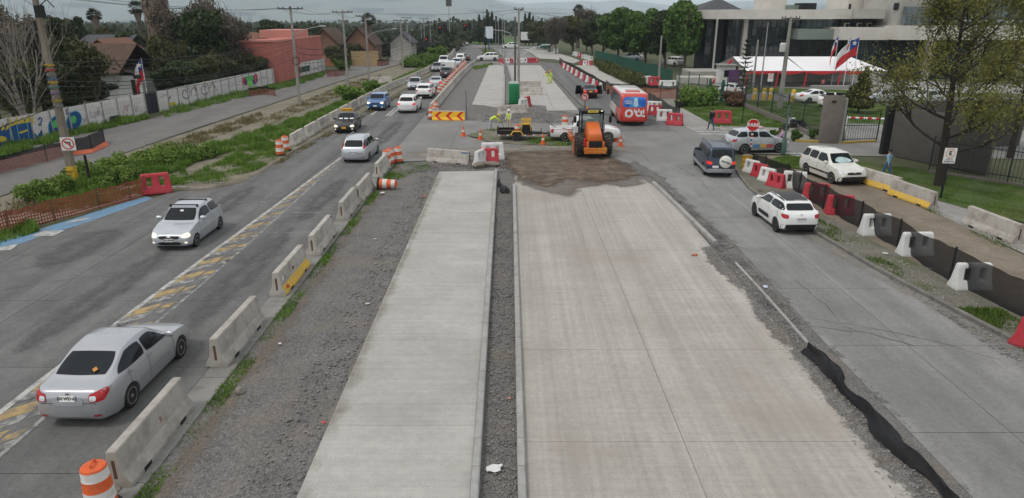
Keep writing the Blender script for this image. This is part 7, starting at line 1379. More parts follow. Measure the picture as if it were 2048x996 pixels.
 if vest:
  b = MB(); n = 16; rows = [(-.02,.15,.115),(.12,.145,.115),(.3,.165,.13),(.42,.17,.13),(.47,.12,.1)]; vs = []
  for d,rx,ry in rows:
   for i in range(n): a = 2 * math.pi * i / n; pp = up(d + .02,ry * math.sin(a) * 1.08); vs.append(Vector((rx * math.cos(a) * 1.08,pp[1],pp[2])) * k)
  b.add(vs,[(r_ * n + i,r_ * n + (i + 1) % n,(r_ + 1) * n + (i + 1) % n,(r_ + 1) * n + i) for r_ in range(len(rows) - 1) for i in range(n)]); ve = b.build('safety_vest',cm('vest',vest),t,60)
  b = MB(); vs = []
  for d in (.12,.17):
   for i in range(n): a = 2 * math.pi * i / n; pp = up(d + .02,.125 * math.sin(a) * 1.12); vs.append(Vector((.15 * math.cos(a) * 1.12,pp[1],pp[2])) * k)
  b.add(vs,[(i,(i + 1) % n,n + (i + 1) % n,n + i) for i in range(n)]); b.build('reflective_band',M_swh,ve)
 if bag: b = MB(); b.box((Vector(up(.3,-.2))) * k,(.3,.16,.42)); b.build('backpack',cm('bag',bag),t,bevel=.05)
 return t
HV = (.5,.62,.03)
person('worker in yellow vest and hard hat bending with a shovel',G(981,262),-1.9 + math.pi / 2 - 1.2,(.4,.42,.46),HV,lean=1.05,arms=((.5,-.1),(.8,-.2)),helmet=(.7,.45,.02),vest=HV,stride=.15,tool='shovel held by the bending worker in yellow')
person('worker with white hard hat and vest standing behind the trailer',G(1018,262),2.6,(.5,.42,.32),(.55,.55,.5),arms=((.3,.7),(.2,.6)),helmet=(.7,.68,.68),vest=HV)
person('yellow clad worker crouching forward on the far lane',G(1097,168),1.6,HV,HV,lean=.55,arms=((.7,.3),(.6,.3)),helmet=(.7,.3,.05),vest=HV,stride=.2); person('yellow clad worker standing beside the crouching one',G(1103,166),2.0,HV,HV,lean=.25,arms=((.5,.5),(.4,.7)),helmet=(.7,.3,.05),vest=HV)
person('man in black jacket and cap standing by the grey mesh',G(1355,234),2.9,(.015,.015,.018),(.015,.015,.017),arms=((.05,.2),(.05,.2)),stride=.12,cap=True,h=1.78); person('man in dark jacket and jeans walking up the footpath',G(1421,260),.35,(.03,.06,.14),(.015,.016,.02),stride=.3,arms=((-.35,.3),(.35,.3)),h=1.76,bag=(.02,.022,.03))
person('person in pink shirt leaning towards the patrol car',G(1566,303),1.35,(.015,.015,.018),(.5,.34,.46),lean=.5,arms=((.4,.5),(.5,.5)),stride=.1); person('person in light denim jacket and jeans walking by the barriers',G(1771,357),.5,(.04,.1,.22),(.22,.36,.48),stride=.3,arms=((-.45,.2),(.4,.3)),h=1.72)
for p,lab,cc in (((1645,175),'person in a pink top sitting by the flag poles',(.5,.15,.16)),((1655,175),'person in dark clothes sitting by the flag poles',(.03,.03,.04)),((1558,172),'person in dark clothes standing under the marquee',(.03,.03,.035)),((1765,167),'person standing before the glass wall behind the bare tree',(.05,.07,.1))):
 s_ = 'sitting' in lab; person(lab,(*G(*p)[:2],.0 if not s_ else .35 - .4),.3 if s_ else 2.5,(.03,.04,.07),cc,sit=s_,squat=.45 if s_ else 0)
be = thing('bench_wall','low pale seat wall by the flag poles','seat',(*G(1668,178)[:2],0)); q = MB(); q.box((0,.6,.2),(5.5,.7,.4)); q.build('seat_block',M_walk,be,bevel=.03)
p_ = G(1587,261,.05); mo = thing('motorcycle','black motorcycle parked on the footpath by the iron fence','motorcycle',(p_.x,p_.y,.05),R(8))
for x in (-.72,.72): w_ = bpy.data.objects.new('wheel',wheel_meshes(.31,.13,'alloy')[0]); COL.objects.link(w_); w_.parent = mo; w_.location = (x,0,.31); w_.rotation_euler = (0,0,-math.pi / 2); r_ = bpy.data.objects.new('rim',wheel_meshes(.31,.13,'alloy')[1]); COL.objects.link(r_); r_.parent = w_
q = MB(); q.lathe([(.001,-.3),(.1,-.25),(.16,-.05),(.15,.1),(.08,.26),(.001,.3)],14,(-.18,0,.82),'X'); q.build('fuel_tank',M_bpaint,mo,50)
q = MB(); q.lathe([(.001,-.4),(.09,-.35),(.13,-.1),(.12,.2),(.07,.38),(.001,.42)],12,(.42,0,.76),'X'); q.build('saddle',M_plast,mo,50); q = MB(); q.box((-.05,0,.45),(.5,.3,.38)); q.lathe([(.12,-.2),(.12,.2)],12,(-.05,0,.45),'Y'); q.build('engine',M_rimd,mo,bevel=.02)
for sy in (-.09,.09): q = MB(); q.tube([(-.72,sy,.31),(-.45,sy,.98)],.028,6); q.build('fork_leg',M_chrome,mo)
q = MB(); q.tube([(-.2,-.36,1.08),(-.4,-.2,1.04),(-.44,0,1.0),(-.4,.2,1.04),(-.2,.36,1.08)],.017,6); q.build('handlebar',M_chrome,mo); q = MB(); q.lathe([(.001,-.1),(.08,-.06),(.09,.03),(.001,.05)],12,(-.56,0,.9),'X'); q.build('headlamp',M_chrome,mo,50)
q = MB(); q.tube([(0,.18,.3),(.5,.2,.28),(.95,.2,.33)],[.035,.045,.05],8); q.build('exhaust',M_chrome,mo); q = MB(); q.tube([(.3 + .43 * math.cos(a) + .4,0,.31 + .4 * math.sin(a)) for a in [R(x) for x in (20,60,100,140)]],.06,6); q.build('rear_mudguard',M_plast,mo)
for sy in (-.3,.3): q = MB(); q.bar((-.25,sy,1.08),(-.3,sy * 1.2,1.28),.01,5); q.box((-.3,sy * 1.25,1.3),(.02,.12,.08)); q.build('mirror',M_plast,mo)
# ------------------------------------------------------------------ buildings
def wbox(parent,name,x0,x1,y0,y1,Y,depth,m,bevel=None):
 a,b2 = AT(x0,y1,Y),AT(x1,y0,Y); q = MB(); q.box(((a.x + b2.x) / 2,Y + depth / 2,(a.z + b2.z) / 2),(abs(b2.x - a.x),depth,abs(b2.z - a.z))); return q.build(name,m,parent,bevel=bevel)
def panes(parent,x0,x1,y0,y1,Y,nx,ny,m,gap=.07,name='glass_pane'):
 a,b2 = AT(x0,y1,Y),AT(x1,y0,Y); w_,h_ = (b2.x - a.x) / nx,(b2.z - a.z) / ny; q = MB(); q.box((0,0,0),(w_ - gap,.06,h_ - gap)); me = q.mesh(name); me.materials.append(m)
 for i in range(nx):
  for j in range(ny): o = inst(me,name,parent,(a.x + (i + .5) * w_,Y - .05,a.z + (j + .5) * h_)); o.rotation_euler = (rng.uniform(-.012,.012),0,rng.uniform(-.012,.012))
M_bw = mat('facade_cream',(.52,.5,.45),.8,var=.08,scale=.4,dirt=(.36,.34,.3),dscale=.3,damt=.4); M_bw2 = mat('facade_grey',(.36,.35,.32),.85,var=.1,scale=.4,dirt=(.24,.23,.2),dscale=.3,damt=.5); M_sage = mat('facade_sage',(.16,.19,.165),.7,var=.12,scale=.4)
M_fg = mat('facade_glass',(.02,.028,.03),.07,var=.5,scale=.25,spec=.6,rand=.35); M_fgb = mat('facade_glass_bluish',(.07,.1,.11),.08,var=.4,scale=.3,spec=.6,rand=.3); M_mull = mat('mullion',(.03,.033,.035),.5)
ob = thing('office_building','long white office building with dark glass front and deep roof band','building',(0,0,0)); Y0 = 112.0
wbox(ob,'core_wall',1460,1800,40,168,Y0 + .2,16,M_mull); panes(ob,1448,1479,39,138,Y0,3,6,M_fg); panes(ob,1498,1600,39,118,Y0,10,5,M_fg); panes(ob,1600,1678,39,57,Y0,7,1,M_fgb); panes(ob,1600,1678,80,118,Y0,8,2,M_fg)
wbox(ob,'roof_band',1447,1769,19,38,Y0 - 3,20,M_bw); wbox(ob,'pier',1479,1498,38,140,Y0 - .6,1.2,M_bw)
q = MB(); a,b2,c_ = AT(1447,38,Y0 - 3.02),AT(1401,38,Y0 + 6),AT(1401,20,Y0 + 6); zt_ = AT(1447,19,Y0 - 3).z; q.add([a,b2,(b2.x,b2.y,zt_),(a.x,a.y,zt_),(a.x + 8,a.y + 18,a.z),(b2.x + 6,b2.y + 12,a.z),(b2.x + 6,b2.y + 12,zt_),(a.x + 8,a.y + 18,zt_)],[(1,0,3,2),(5,1,2,6),(3,7,6,2),(0,1,5,4)]); q.build('roof_band',M_bw,ob)
panes(ob,1406,1426,39,142,Y0 + 4.5,3,6,M_fg); panes(ob,1436,1449,39,140,Y0 + 1.6,2,6,M_fg); wbox(ob,'column',1426,1437,38,152,Y0 - 2.4,1.0,M_bw2); wbox(ob,'wing_wall',1404,1450,39,150,Y0 + 5.2,6,M_mull)
wbox(ob,'plinth',1382,1450,143,160,104.5,6,M_bw2); wbox(ob,'plinth',1362,1436,155,168,98,3,M_bw); wbox(ob,'base_wall',1500,1765,146,172,100,4,M_bw2)
wbox(ob,'balcony_band',1595,1680,58,79,Y0 - 4,4,M_sage); wbox(ob,'balcony_band',1678,1792,55,80,Y0 - 6,7,M_bw); wbox(ob,'rear_wall',1680,1770,38,56,Y0 - 1,3,M_mull); wbox(ob,'roof_edge',1715,1772,18,37,Y0 - 5,4,M_bw2)
panes(ob,1680,1790,81,165,Y0 - 2,16,3,M_fgb,.12); wbox(ob,'core_wall',1679,1795,80,172,Y0 - 1.5,8,M_mull)
for x0 in (1690,1715,1735): o = wbox(ob,'air_conditioner',x0,x0 + 9,46,55,Y0 - 2.4,.6,M_bw); q = MB(); q.lathe([(.28,0),(.28,-.03),(.001,-.04)],14,(0,0,0),'Y'); c_ = AT(x0 + 4.5,50.5,Y0 - 2.4); q.build('fan_grille',M_blk,o,loc=(c_.x,c_.y - .01,c_.z))
wbox(ob,'roof_room',1526,1575,-6,20,Y0 + 6,5,M_bw); wbox(ob,'roof_unit',1575,1602,10,20,Y0 + 5,3,M_sage); wbox(ob,'roof_unit',1602,1634,6,20,Y0 + 4,3,M_blk)
q = MB(); a,b2,c_ = AT(1395,22,Y0 + 30),AT(1490,22,Y0 + 30),AT(1438,-4,Y0 + 38); q.add([a,b2,(b2.x,b2.y + 16,b2.z),(a.x,a.y + 16,a.z),c_],[(0,1,4),(1,2,4),(2,3,4),(3,0,4)]); sl_ = thing('slate_roof','dark slate pyramid roof peeking above the office building','roof',(0,0,0)); q.build('roof_slopes',mat('slate',(.06,.06,.065),.8,var=.2,scale=2),sl_); wbox(sl_,'house_wall',1400,1486,22,40,Y0 + 31,14,M_bw2)
rb = thing('office_block','tall pale office block behind the bare tree','building',(0,0,0)); Y1 = 103.0
wbox(rb,'tower_wall',1785,1880,-60,56,Y1 + 3,10,M_bw2); wbox(rb,'tower_wall',1695,1788,-70,18,Y1 + 14,8,M_bw); wbox(rb,'window_opening',1788,1799,6,20,Y1 + 2.9,.3,M_blk); wbox(rb,'window_opening',1697,1703,8,19,Y1 + 13.9,.3,M_blk); wbox(rb,'floor_band',1795,2260,52,80,Y1,12,M_bw); wbox(rb,'upper_wall',1880,2260,-60,40,Y1 + 4,10,M_fgb); panes(rb,1800,1870,12,50,Y1 + 2.6,6,2,M_fgb,.15); panes(rb,1890,2160,-50,34,Y1 + 3.7,18,4,M_fgb,.15)
wbox(rb,'core_wall',1796,2250,80,182,Y1 + 2,8,M_mull); panes(rb,1800,2160,82,165,Y1 + 1.8,26,3,M_fg,.12)
for x0 in (1852,1950,2040): wbox(rb,'column',x0,x0 + 12,72,180,Y1 - .5,1,M_bw2)
mq = thing('marquee','long white marquee roof with red valance and red legs','tent',(0,0,0)); yr,ye = 98.0,91.5; M_tent = mat('tent_white',(.72,.71,.72),.6,var=.04,scale=.6); M_tred = mat('tent_red',(.5,.03,.035),.7,var=.1)
zr,ze = AT(1600,113,yr).z,AT(1600,142,ye).z; xs_ = [AT(u,120,95).x for u in (1478,1590,1722)]
for k in (0,1):
 q = MB(); xa,xb = xs_[k] + .05,xs_[k + 1]; q.add([(xa,ye,ze),(xb + (2.0 if k else 0),ye,ze),(xb - .2,yr,zr),(xa,yr,zr),(xa,yr + 6.5,ze),(xb,yr + 6.5,ze)],[(0,1,2,3),(3,2,5,4)] + ([(1,5,2)] if k else [])); q.build('roof_sheet',M_tent,mq)
 q = MB(); vs,fs = [],[]
 for i in range(13): x = xa + (xb - xa) * i / 12; vs += [(x,ye - .02,ze + .02),(x,ye - .02,ze - .18 - .25 * abs(math.sin(i * math.pi / 6)))]
 q.add(vs,[(2 * i,2 * i + 1,2 * i + 3,2 * i + 2) for i in range(12)]); q.build('valance',M_tred,mq)
for u in (1493,1555,1612,1680,1740):
 x = AT(u,140,ye).x; q = MB(); q.tube([(x,ye,0),(x + .2,ye,ze)],.09,6); q.build('leg',M_tred if u != 1740 else M_galv,mq)
pr = thing('red_mast','slanting red mast bracing the marquee','mast',(0,0,0)); a,b2 = G(1423,168),AT(1464,120,95); q = MB(); q.tube([a,b2],.16,8); q.build('strut',M_tred,pr)
M_tile = mat('clay_tiles',(.085,.053,.039),.9,var=.3,scale=3,streak=[(6,.4,.4,.25)],dirt=(.09,.06,.045),dscale=.8,damt=.7); M_pink = mat('render_pink',(.42,.14,.115),.9,var=.1,scale=.4,dirt=(.3,.1,.085),dscale=.3,damt=.5); M_peach = mat('render_peach',(.4,.18,.1),.9,var=.12,scale=.5); M_ywall = mat('render_yellow',(.36,.26,.14),.9,var=.12,scale=.5); M_dkw = mat('dark_timber',(.03,.024,.02),.8)
def house(label,x0,x1,y0,y1,eave,ridge,wm,rm,along_x=True,over=.5,wins=(),name='house'):
 t = thing(name,label,'house',(0,0,0),0,'houses behind the left wall'); q = MB(); q.box(((x0 + x1) / 2,(y0 + y1) / 2,eave / 2),(x1 - x0,y1 - y0,eave)); q.build('wall',wm,t)
 X0,X1,YA,YB = x0 - over,x1 + over,y0 - over,y1 + over; th = .15
 if along_x: pr = [(YA,eave - .2),((YA + YB) / 2,ridge),(YB,eave - .2)]; f = lambda u,z,w_: (w_,u,z); ends = (X0,X1)
 else: pr = [(X0,eave - .2),((X0 + X1) / 2,ridge),(X1,eave - .2)]; f = lambda u,z,w_: (u,w_,z); ends = (YA,YB)
 for k in (0,1):
  q = MB(); a,b2 = pr[k],pr[k + 1]; q.add([f(a[0],a[1],ends[0]),f(a[0],a[1],ends[1]),f(b2[0],b2[1],ends[1]),f(b2[0],b2[1],ends[0]),f(a[0],a[1] + th,ends[0]),f(a[0],a[1] + th,ends[1]),f(b2[0],b2[1] + th,ends[1]),f(b2[0],b2[1] + th,ends[0])],[(0,1,2,3),(4,5,6,7),(0,1,5,4),(1,2,6,5),(3,0,4,7)]); q.build('roof',rm,t)
 for e_ in (ends[0] + over,ends[1] - over): q = MB(); q.add([f(pr[0][0] + over,eave,e_),f(pr[2][0] - over,eave,e_),f(pr[1][0],ridge - .12,e_)],[(0,1,2)]); q.build('gable',wm if along_x is False else M_dkw,t)
 for (x,y,z,sx,sy,sz) in wins: q = MB(); q.box((x,y,z),(sx,sy,sz)); o = q.build('window',M_glass,t); q = MB(); q.box((x,y,z),(sx * 1.06 if sx > .3 else sx * .8,sy * 1.06 if sy > .3 else sy * .8,.06)); q.build('glazing_bar',M_swh,o)
 return t
h1 = house('timber gabled house with brown tiled roof behind the graffiti wall',-52.5,-44.6,79,87,3.0,5.75,mat('house_white',(.5,.49,.47),.9,var=.1,scale=.5),M_tile,wins=((-44.55,82,3.9,.1,1.1,.9),(-44.55,81.2,1.6,.1,.9,1.6)),over=.9)
q = MB(); q.box((-43.2,80.5,1.3),(2.8,3.0,2.6)); q.build('lean_to',mat('lean_to_white',(.6,.6,.58),.9,var=.06),h1); q = MB(); q.add([(-44.8,78.6,3.5),(-41.4,78.6,2.55),(-41.4,82.4,2.55),(-44.8,82.4,3.5)],[(0,1,2,3)]); q.build('lean_to_roof',M_dkw,h1); q = MB(); q.box((-42.6,78.98,1.3),(.8,.06,1.7)); q.build('door',M_dkw,h1)
for k in range(3): q = MB(); q.bar((-43.6,79 + k * 3,3.0),(-44.5,79 + k * 3,4.4),.07,4); q.build('bracket',M_dkw,h1)
house('peach house with a plain gable among the trees',-59.5,-56.3,100,107,4.4,5.7,M_peach,mat('roof_terracotta',(.18,.09,.06),.9,var=.25,scale=3),along_x=False)
house('low grey roofed house deep among the left trees',-74,-66,120,130,3.4,5.6,M_bw2,mat('grey_roof',(.07,.07,.075),.9,var=.15))
pk = thing('warehouse','large plain pink rendered building at the end of the graffiti wall','building',(0,0,0)); q = MB(); q.box((-35.1,110,2.75),(4.8,24,5.5)); q.build('wall',M_pink,pk); q = MB(); q.box((-35.1,110,5.56),(4.2,23.2,.1)); q.build('roof',M_pink,pk)
for a,b2 in (((-32.68,110,5.6),(.1,24.1,.25)),((-35.1,97.95,5.6),(4.9,.1,.25))): q = MB(); q.box(a,b2); q.build('coping',mat('coping_pink',(.5,.22,.18),.9),pk)
q = MB(); q.box((-37.5,118,6.1),(5.5,8,1.2)); q.build('roof_block',MATS['coping_pink'],pk);
for k in range(3): q = MB(); q.box((-32.66,101.5 + k * 7,2.8),(.06,.1,5.2)); q.build('wall_rib',MATS['coping_pink'],pk)
house('peach tiled building left of the pink warehouse',-45,-38.2,103,116,4.4,6.2,M_peach,mat('roof_terracotta',(.18,.09,.06)),along_x=False,wins=((-42,102.95,3.6,.6,.1,.5),(-40.6,102.95,3.6,.6,.1,.5),(-43.6,102.95,3.6,.6,.1,.5)))
house('brown roofed yellow house near the traffic lights',-32.5,-27.0,138,147,3.4,6.6,mat('render_brick',(.2,.11,.075),.9,var=.15,scale=.5),M_tile,along_x=False,wins=((-29.7,137.95,1.8,1.0,.1,1.1),)); house('brown roofed house with yellow garden wall',-38.5,-33.6,137,147,3.6,6.4,MATS['render_brick'],M_tile,along_x=False); house('grey small house at the end of the left street',-26.0,-21.5,152,160,3.2,5.4,M_bw2,mat('grey_roof',(.13,.13,.135)),along_x=False)
yw = thing('garden_wall','yellow garden wall before the brown roofed houses','wall',(0,0,0)); q = MB(); q.box((-27.3,131.5,1.3),(5.0,.3,2.6)); q.build('wall_panel',M_ywall,yw); q = MB(); q.box((-30.6,130.5,1.6),(.5,.5,3.2)); q.build('gate_pier',M_ywall,yw); q = MB(); q.box((-33.2,131,.9),(4.4,.25,1.8)); q.build('wall_panel',M_peach,yw)
# ------------------------------------------------------------------ plants
def leaves(pts,nrm,size,asp=1.0,fold=.0):
 n = len(pts); a = nrng.normal(size=(n,3)); a -= (a * nrm).sum(1)[:,None] * nrm; a /= np.linalg.norm(a,axis=1)[:,None] + 1e-9; b = np.cross(nrm,a); s = (size * nrng.uniform(.6,1.4,n))[:,None]
 a = a * s * .5 * asp; b = b * s * .5; V = np.stack([pts - a,pts - b * .8,pts + a,pts + b * .8],1).reshape(-1,3); return V,np.arange(n * 4).reshape(-1,4)
def rnd_dir(n): d = nrng.normal(size=(n,3)); return d / np.linalg.norm(d,axis=1)[:,None]
def cloud(blobs,n,size,shell=.75,asp=1.4):
 P,Nn = [],[]; vol = np.array([b[3] * b[4] * b[5] for b in blobs]) ** (2 / 3); vol /= vol.sum()
 for b,f in zip(blobs,vol):
  k = max(3,int(n * f)); d = rnd_dir(k); r = shell + (1 - shell) * nrng.uniform(0,1,k); r *= 1 + .12 * np.sin(d[:,0] * 9 + b[0]) * np.sin(d[:,1] * 8 + b[1]) * np.sin(d[:,2] * 7); rad = np.where(nrng.uniform(size=k) < .25,nrng.uniform(.3,.8,k),r)
  P.append(np.array(b[:3]) + d * rad[:,None] * np.array(b[3:6])); nn = d * .6 + rnd_dir(k) * .8 + np.array([0,0,.3]); Nn.append(nn / np.linalg.norm(nn,axis=1)[:,None])
 return leaves(np.concatenate(P),np.concatenate(Nn),size,asp)
def blobs(rx,rz,zc,n,seed,br=.42):
 r = np.random.default_rng(seed); out = [(0,0,zc,rx * .62,rx * .62,rz * .68)]
 for k in range(n):
  d = r.normal(size=3); d /= np.linalg.norm(d); q = r.uniform(.5,.72); s = r.uniform(.7,1.2) * br; out.append((d[0] * rx * q,d[1] * rx * q,zc + d[2] * rz * q,rx * s,rx * s,rx * s * r.uniform(.6,.9)))
 return out
def grow(b,p,d,L,r,depth,rg,spread=.55,tips=None,n=5,up=.15,mn=.006):
 p = Vector(p); pts = [p]; d = Vector(d).normalized(); dd = d.copy()
 for k in range(3): dd = (dd + Vector((rg.uniform(-.18,.18),rg.uniform(-.18,.18),rg.uniform(-.05,.12) + up * .3))).normalized(); pts.append(pts[-1] + dd * L / 3)
 b.tube(pts,[r,r * .88,r * .76,r * .62],max(3,n),False)
 if depth == 0 or r * .6 < mn:
  if tips is not None: tips.append(pts[-1]); tips.append(pts[-2])
  return
 for k in range(rg.choice((2,3,3))):
  ax = Vector((rg.uniform(-1,1),rg.uniform(-1,1),rg.uniform(-.3,.5))).normalized(); nd = (dd + ax * spread * rg.uniform(.7,1.4)).normalized(); q = pts[rg.choice((1,2,3,3))]; grow(b,q,nd,L * rg.uniform(.6,.82),r * .6,depth - 1,rg,spread,tips,n - 1,up,mn)
 if tips is not None: tips.append(pts[-1])
LG = leaf_mat('leaf_green',(.036,.085,.014),(.105,.19,.033)); LD = leaf_mat('leaf_dark',(.021,.038,.013),(.058,.082,.026)); LO = leaf_mat('leaf_olive',(.042,.052,.018),(.11,.11,.042)); LB = leaf_mat('leaf_bud',(.08,.085,.02),(.19,.185,.045)); LBr = leaf_mat('leaf_greyed',(.06,.05,.036),(.14,.115,.085),.1); LW = leaf_mat('weed_green',(.055,.12,.013),(.165,.26,.045)); LDr = leaf_mat('dry_leaf',(.08,.045,.025),(.16,.09,.05),.1); LGr = leaf_mat('grass_green',(.055,.11,.014),(.145,.22,.038)); LYe = leaf_mat('grass_dry',(.12,.11,.045),(.24,.2,.09),.1)
LWb = leaf_mat('weed_bright',(.06,.12,.016),(.19,.27,.05)); M_bark = mat('bark',(.09,.072,.055),.95,var=.25,scale=4,bump=.6,bscale=20); M_barkp = mat('bark_pale',(.2,.18,.16),.9,var=.2,scale=4); M_barkd = mat('bark_dark',(.035,.028,.022),.95,var=.25,scale=4)
TREES = {}
def tree_mesh(kind,v):
 key = (kind,v)
 if key in TREES: return TREES[key]
 rg = random.Random(100 + v); b = MB(); tips = []
 if kind == 'green': H,rx,rz,zc,n,s,lm,bk = 8.6,3.6,4.0,5.0,11000,.34,LG,M_bark; bl = blobs(rx,rz,zc,16,v)
 elif kind == 'dark': H,rx,rz,zc,n,s,lm,bk = 8,3.0,3.6,4.6,7000,.36,LD,M_bark; bl = blobs(rx,rz,zc,12,v)
 elif kind == 'olive': H,rx,rz,zc,n,s,lm,bk = 7,3.0,2.8,4.0,6500,.32,LO,M_bark; bl = blobs(rx,rz,zc,12,v)
 elif kind == 'twiggy': H,rx,rz,zc,n,s,lm,bk = 9,3.0,4.0,5.4,7000,.2,LBr,M_bark; bl = blobs(rx,rz,zc,14,v,.5)
 elif kind == 'conifer': H,rx,rz,zc,n,s,lm,bk = 12,1.6,5.5,6.0,5000,.4,LD,M_bark; bl = [(rg.uniform(-.3,.3),rg.uniform(-.3,.3),1.5 + k * .85,1.9 * (1 - k / 13.5),1.9 * (1 - k / 13.5),.8) for k in range(12)]
 else: raise ValueError
 grow(b,(0,0,0),(0,0,1),H * .38,.2 if kind != 'twiggy' else .15,4 if kind == 'twiggy' else 3,rg,.6,tips,6,.15,.012); tm = b.mesh('trunk'); tm.materials.append(bk)
 V,F_ = cloud(bl,n,s,.7); cm = fast_mesh('crown',V,F_); cm.materials.append(lm); TREES[key] = (tm,cm); return TREES[key]
def tree(kind,v,p,h,label,w_=None,group='trees',name='tree',rz=None):
 tm,cm = tree_mesh(kind,v); H = {'green': 8.3,'dark': 7.4,'olive': 6.2,'twiggy': 7.9,'conifer': 12.0}[kind]; t = thing(name,label,'tree',(p[0],p[1],zg(p[1])),rz if rz is not None else rng.uniform(0,6.28),group); s = h / H; ws = s if w_ is None else w_; t.scale = (ws,ws,s); inst(tm,'trunk',t,(0,0,0)); inst(cm,'crown',t,(0,0,0)); return t
def ptree(kind,v,bx,by,ty,label,ws=None,**k):
 g_ = G(bx,by); return tree(kind,v,g_,AT(bx,ty,g_.y).z - g_.z,label,ws,**k)
gR = 'green trees along the right fence'
for bx,by,ty,ws,lab,v in ((1368,143,-4,1.2,'tallest bright green tree next to the office building',1),(1330,136,22,1.1,'broad green tree left of the tallest one',2),(1290,130,18,1.2,'green tree in the middle of the right row',3),(1235,122,12,1.3,'rounded green tree at the left of the right row',1),(1205,116,28,1.15,'darker green tree at the left end of the row',2),(1262,120,44,.9,'half hidden green tree behind the middle of the row',3)): ptree('green' if v != 2 else 'dark',v,bx,by,ty,lab,ws,group=gR)
gL = 'trees behind the graffiti wall'; rl = random.Random(5); kinds = ['olive','twiggy','dark','twiggy','olive','dark']
for k,(bx,by,ty) in enumerate(((-20,58,20),(10,60,62),(40,64,40),(75,66,64),(105,70,36),(132,72,78),(118,62,122),(150,70,138),(180,72,152),(20,57,120),(70,60,118),(250,95,100),(285,98,98),(265,125,66),(310,88,112),(340,84,72),(356,90,30),(376,86,84),(396,92,22),(416,88,20),(432,94,8),(452,96,18),(472,98,44),(440,86,102),(402,82,112),(364,80,122),(470,90,112),(495,96,106),(515,98,114),(536,100,120),(330,80,132),(150,130,40),(170,125,36),(225,128,56),(300,130,70),(485,118,60),(530,125,66))):
 kd = 'dark' if ty in (122,152,20,66,132,36) and bx > 100 else 'twiggy' if (ty < 50 and bx > 330) or (bx < 110 and ty < 45) else 'olive'; w_ = {0: 'bushy',1: 'leafy',2: 'ragged'}[k % 3]
 lab = {'olive': 'olive green tree','twiggy': 'grey twiggy tree','dark': 'dark evergreen tree'}[kd]; where = 'at the far left edge' if bx < 40 else 'behind the blue graffiti' if bx < 140 else 'beside the tiled house' if bx < 262 else 'behind the dark gate' if bx < 345 else 'behind the black tags on the wall' if bx < 430 else 'left of the pink building'
 x_ = AT(bx,150,by).x; hh_ = AT(bx,ty,by).z; tree(kd,1 + k % 3,(x_,by),hh_,once(lab + ' ' + where),max(hh_ / 9,.75),group=gL)
for bx,by,ty,kd,lab in ((690,140,108,'olive','leafy shrub tree right of the pink building'),(672,134,92,'olive','olive tree touching the pink building'),(712,128,88,'olive','green tree before the brown roofed house'),(735,126,96,'dark','dark tree by the yellow garden wall'),(1112,108,40,'twiggy','bare grey tree by the distant bending lane'),(1098,104,48,'olive','olive tree beside the distant bare tree'),(1075,100,44,'olive','olive tree behind the white billboard'),(1145,106,34,'olive','olive tree left of the green row'),(1172,104,24,'twiggy','tall bare tree left of the green row'),(1185,110,40,'dark','dark tree where the green row begins')): ptree(kd,2,bx,by,ty,lab,group='trees beside the works')
for k,(bx,by,ty) in enumerate(((862,84,42),(870,84,38),(880,83,34),(887,83,42),(912,82,46),(905,82,50),(950,86,42),(960,88,26),(968,88,32),(976,90,16),(984,90,20),(992,90,30),(1000,90,34),(1050,90,24),(1058,90,22),(1066,90,30),(1083,92,34))): ptree('conifer',k % 3,bx,by,ty,once('dark pointed tree left of the far bend' if bx < 930 else 'tall dark pointed tree behind the billboards'),group='distant pointed trees',name='distant_tree')
for k,(bx,by,ty) in enumerate(((18,150,52),(545,112,40),(560,108,46),(585,104,50),(610,100,54),(640,98,50))): ptree('dark',1 + k % 3,bx,by,ty,once('dark tree on the skyline behind the pink building' if bx > 100 else 'dark tree on the skyline at the far left'),group='skyline trees')
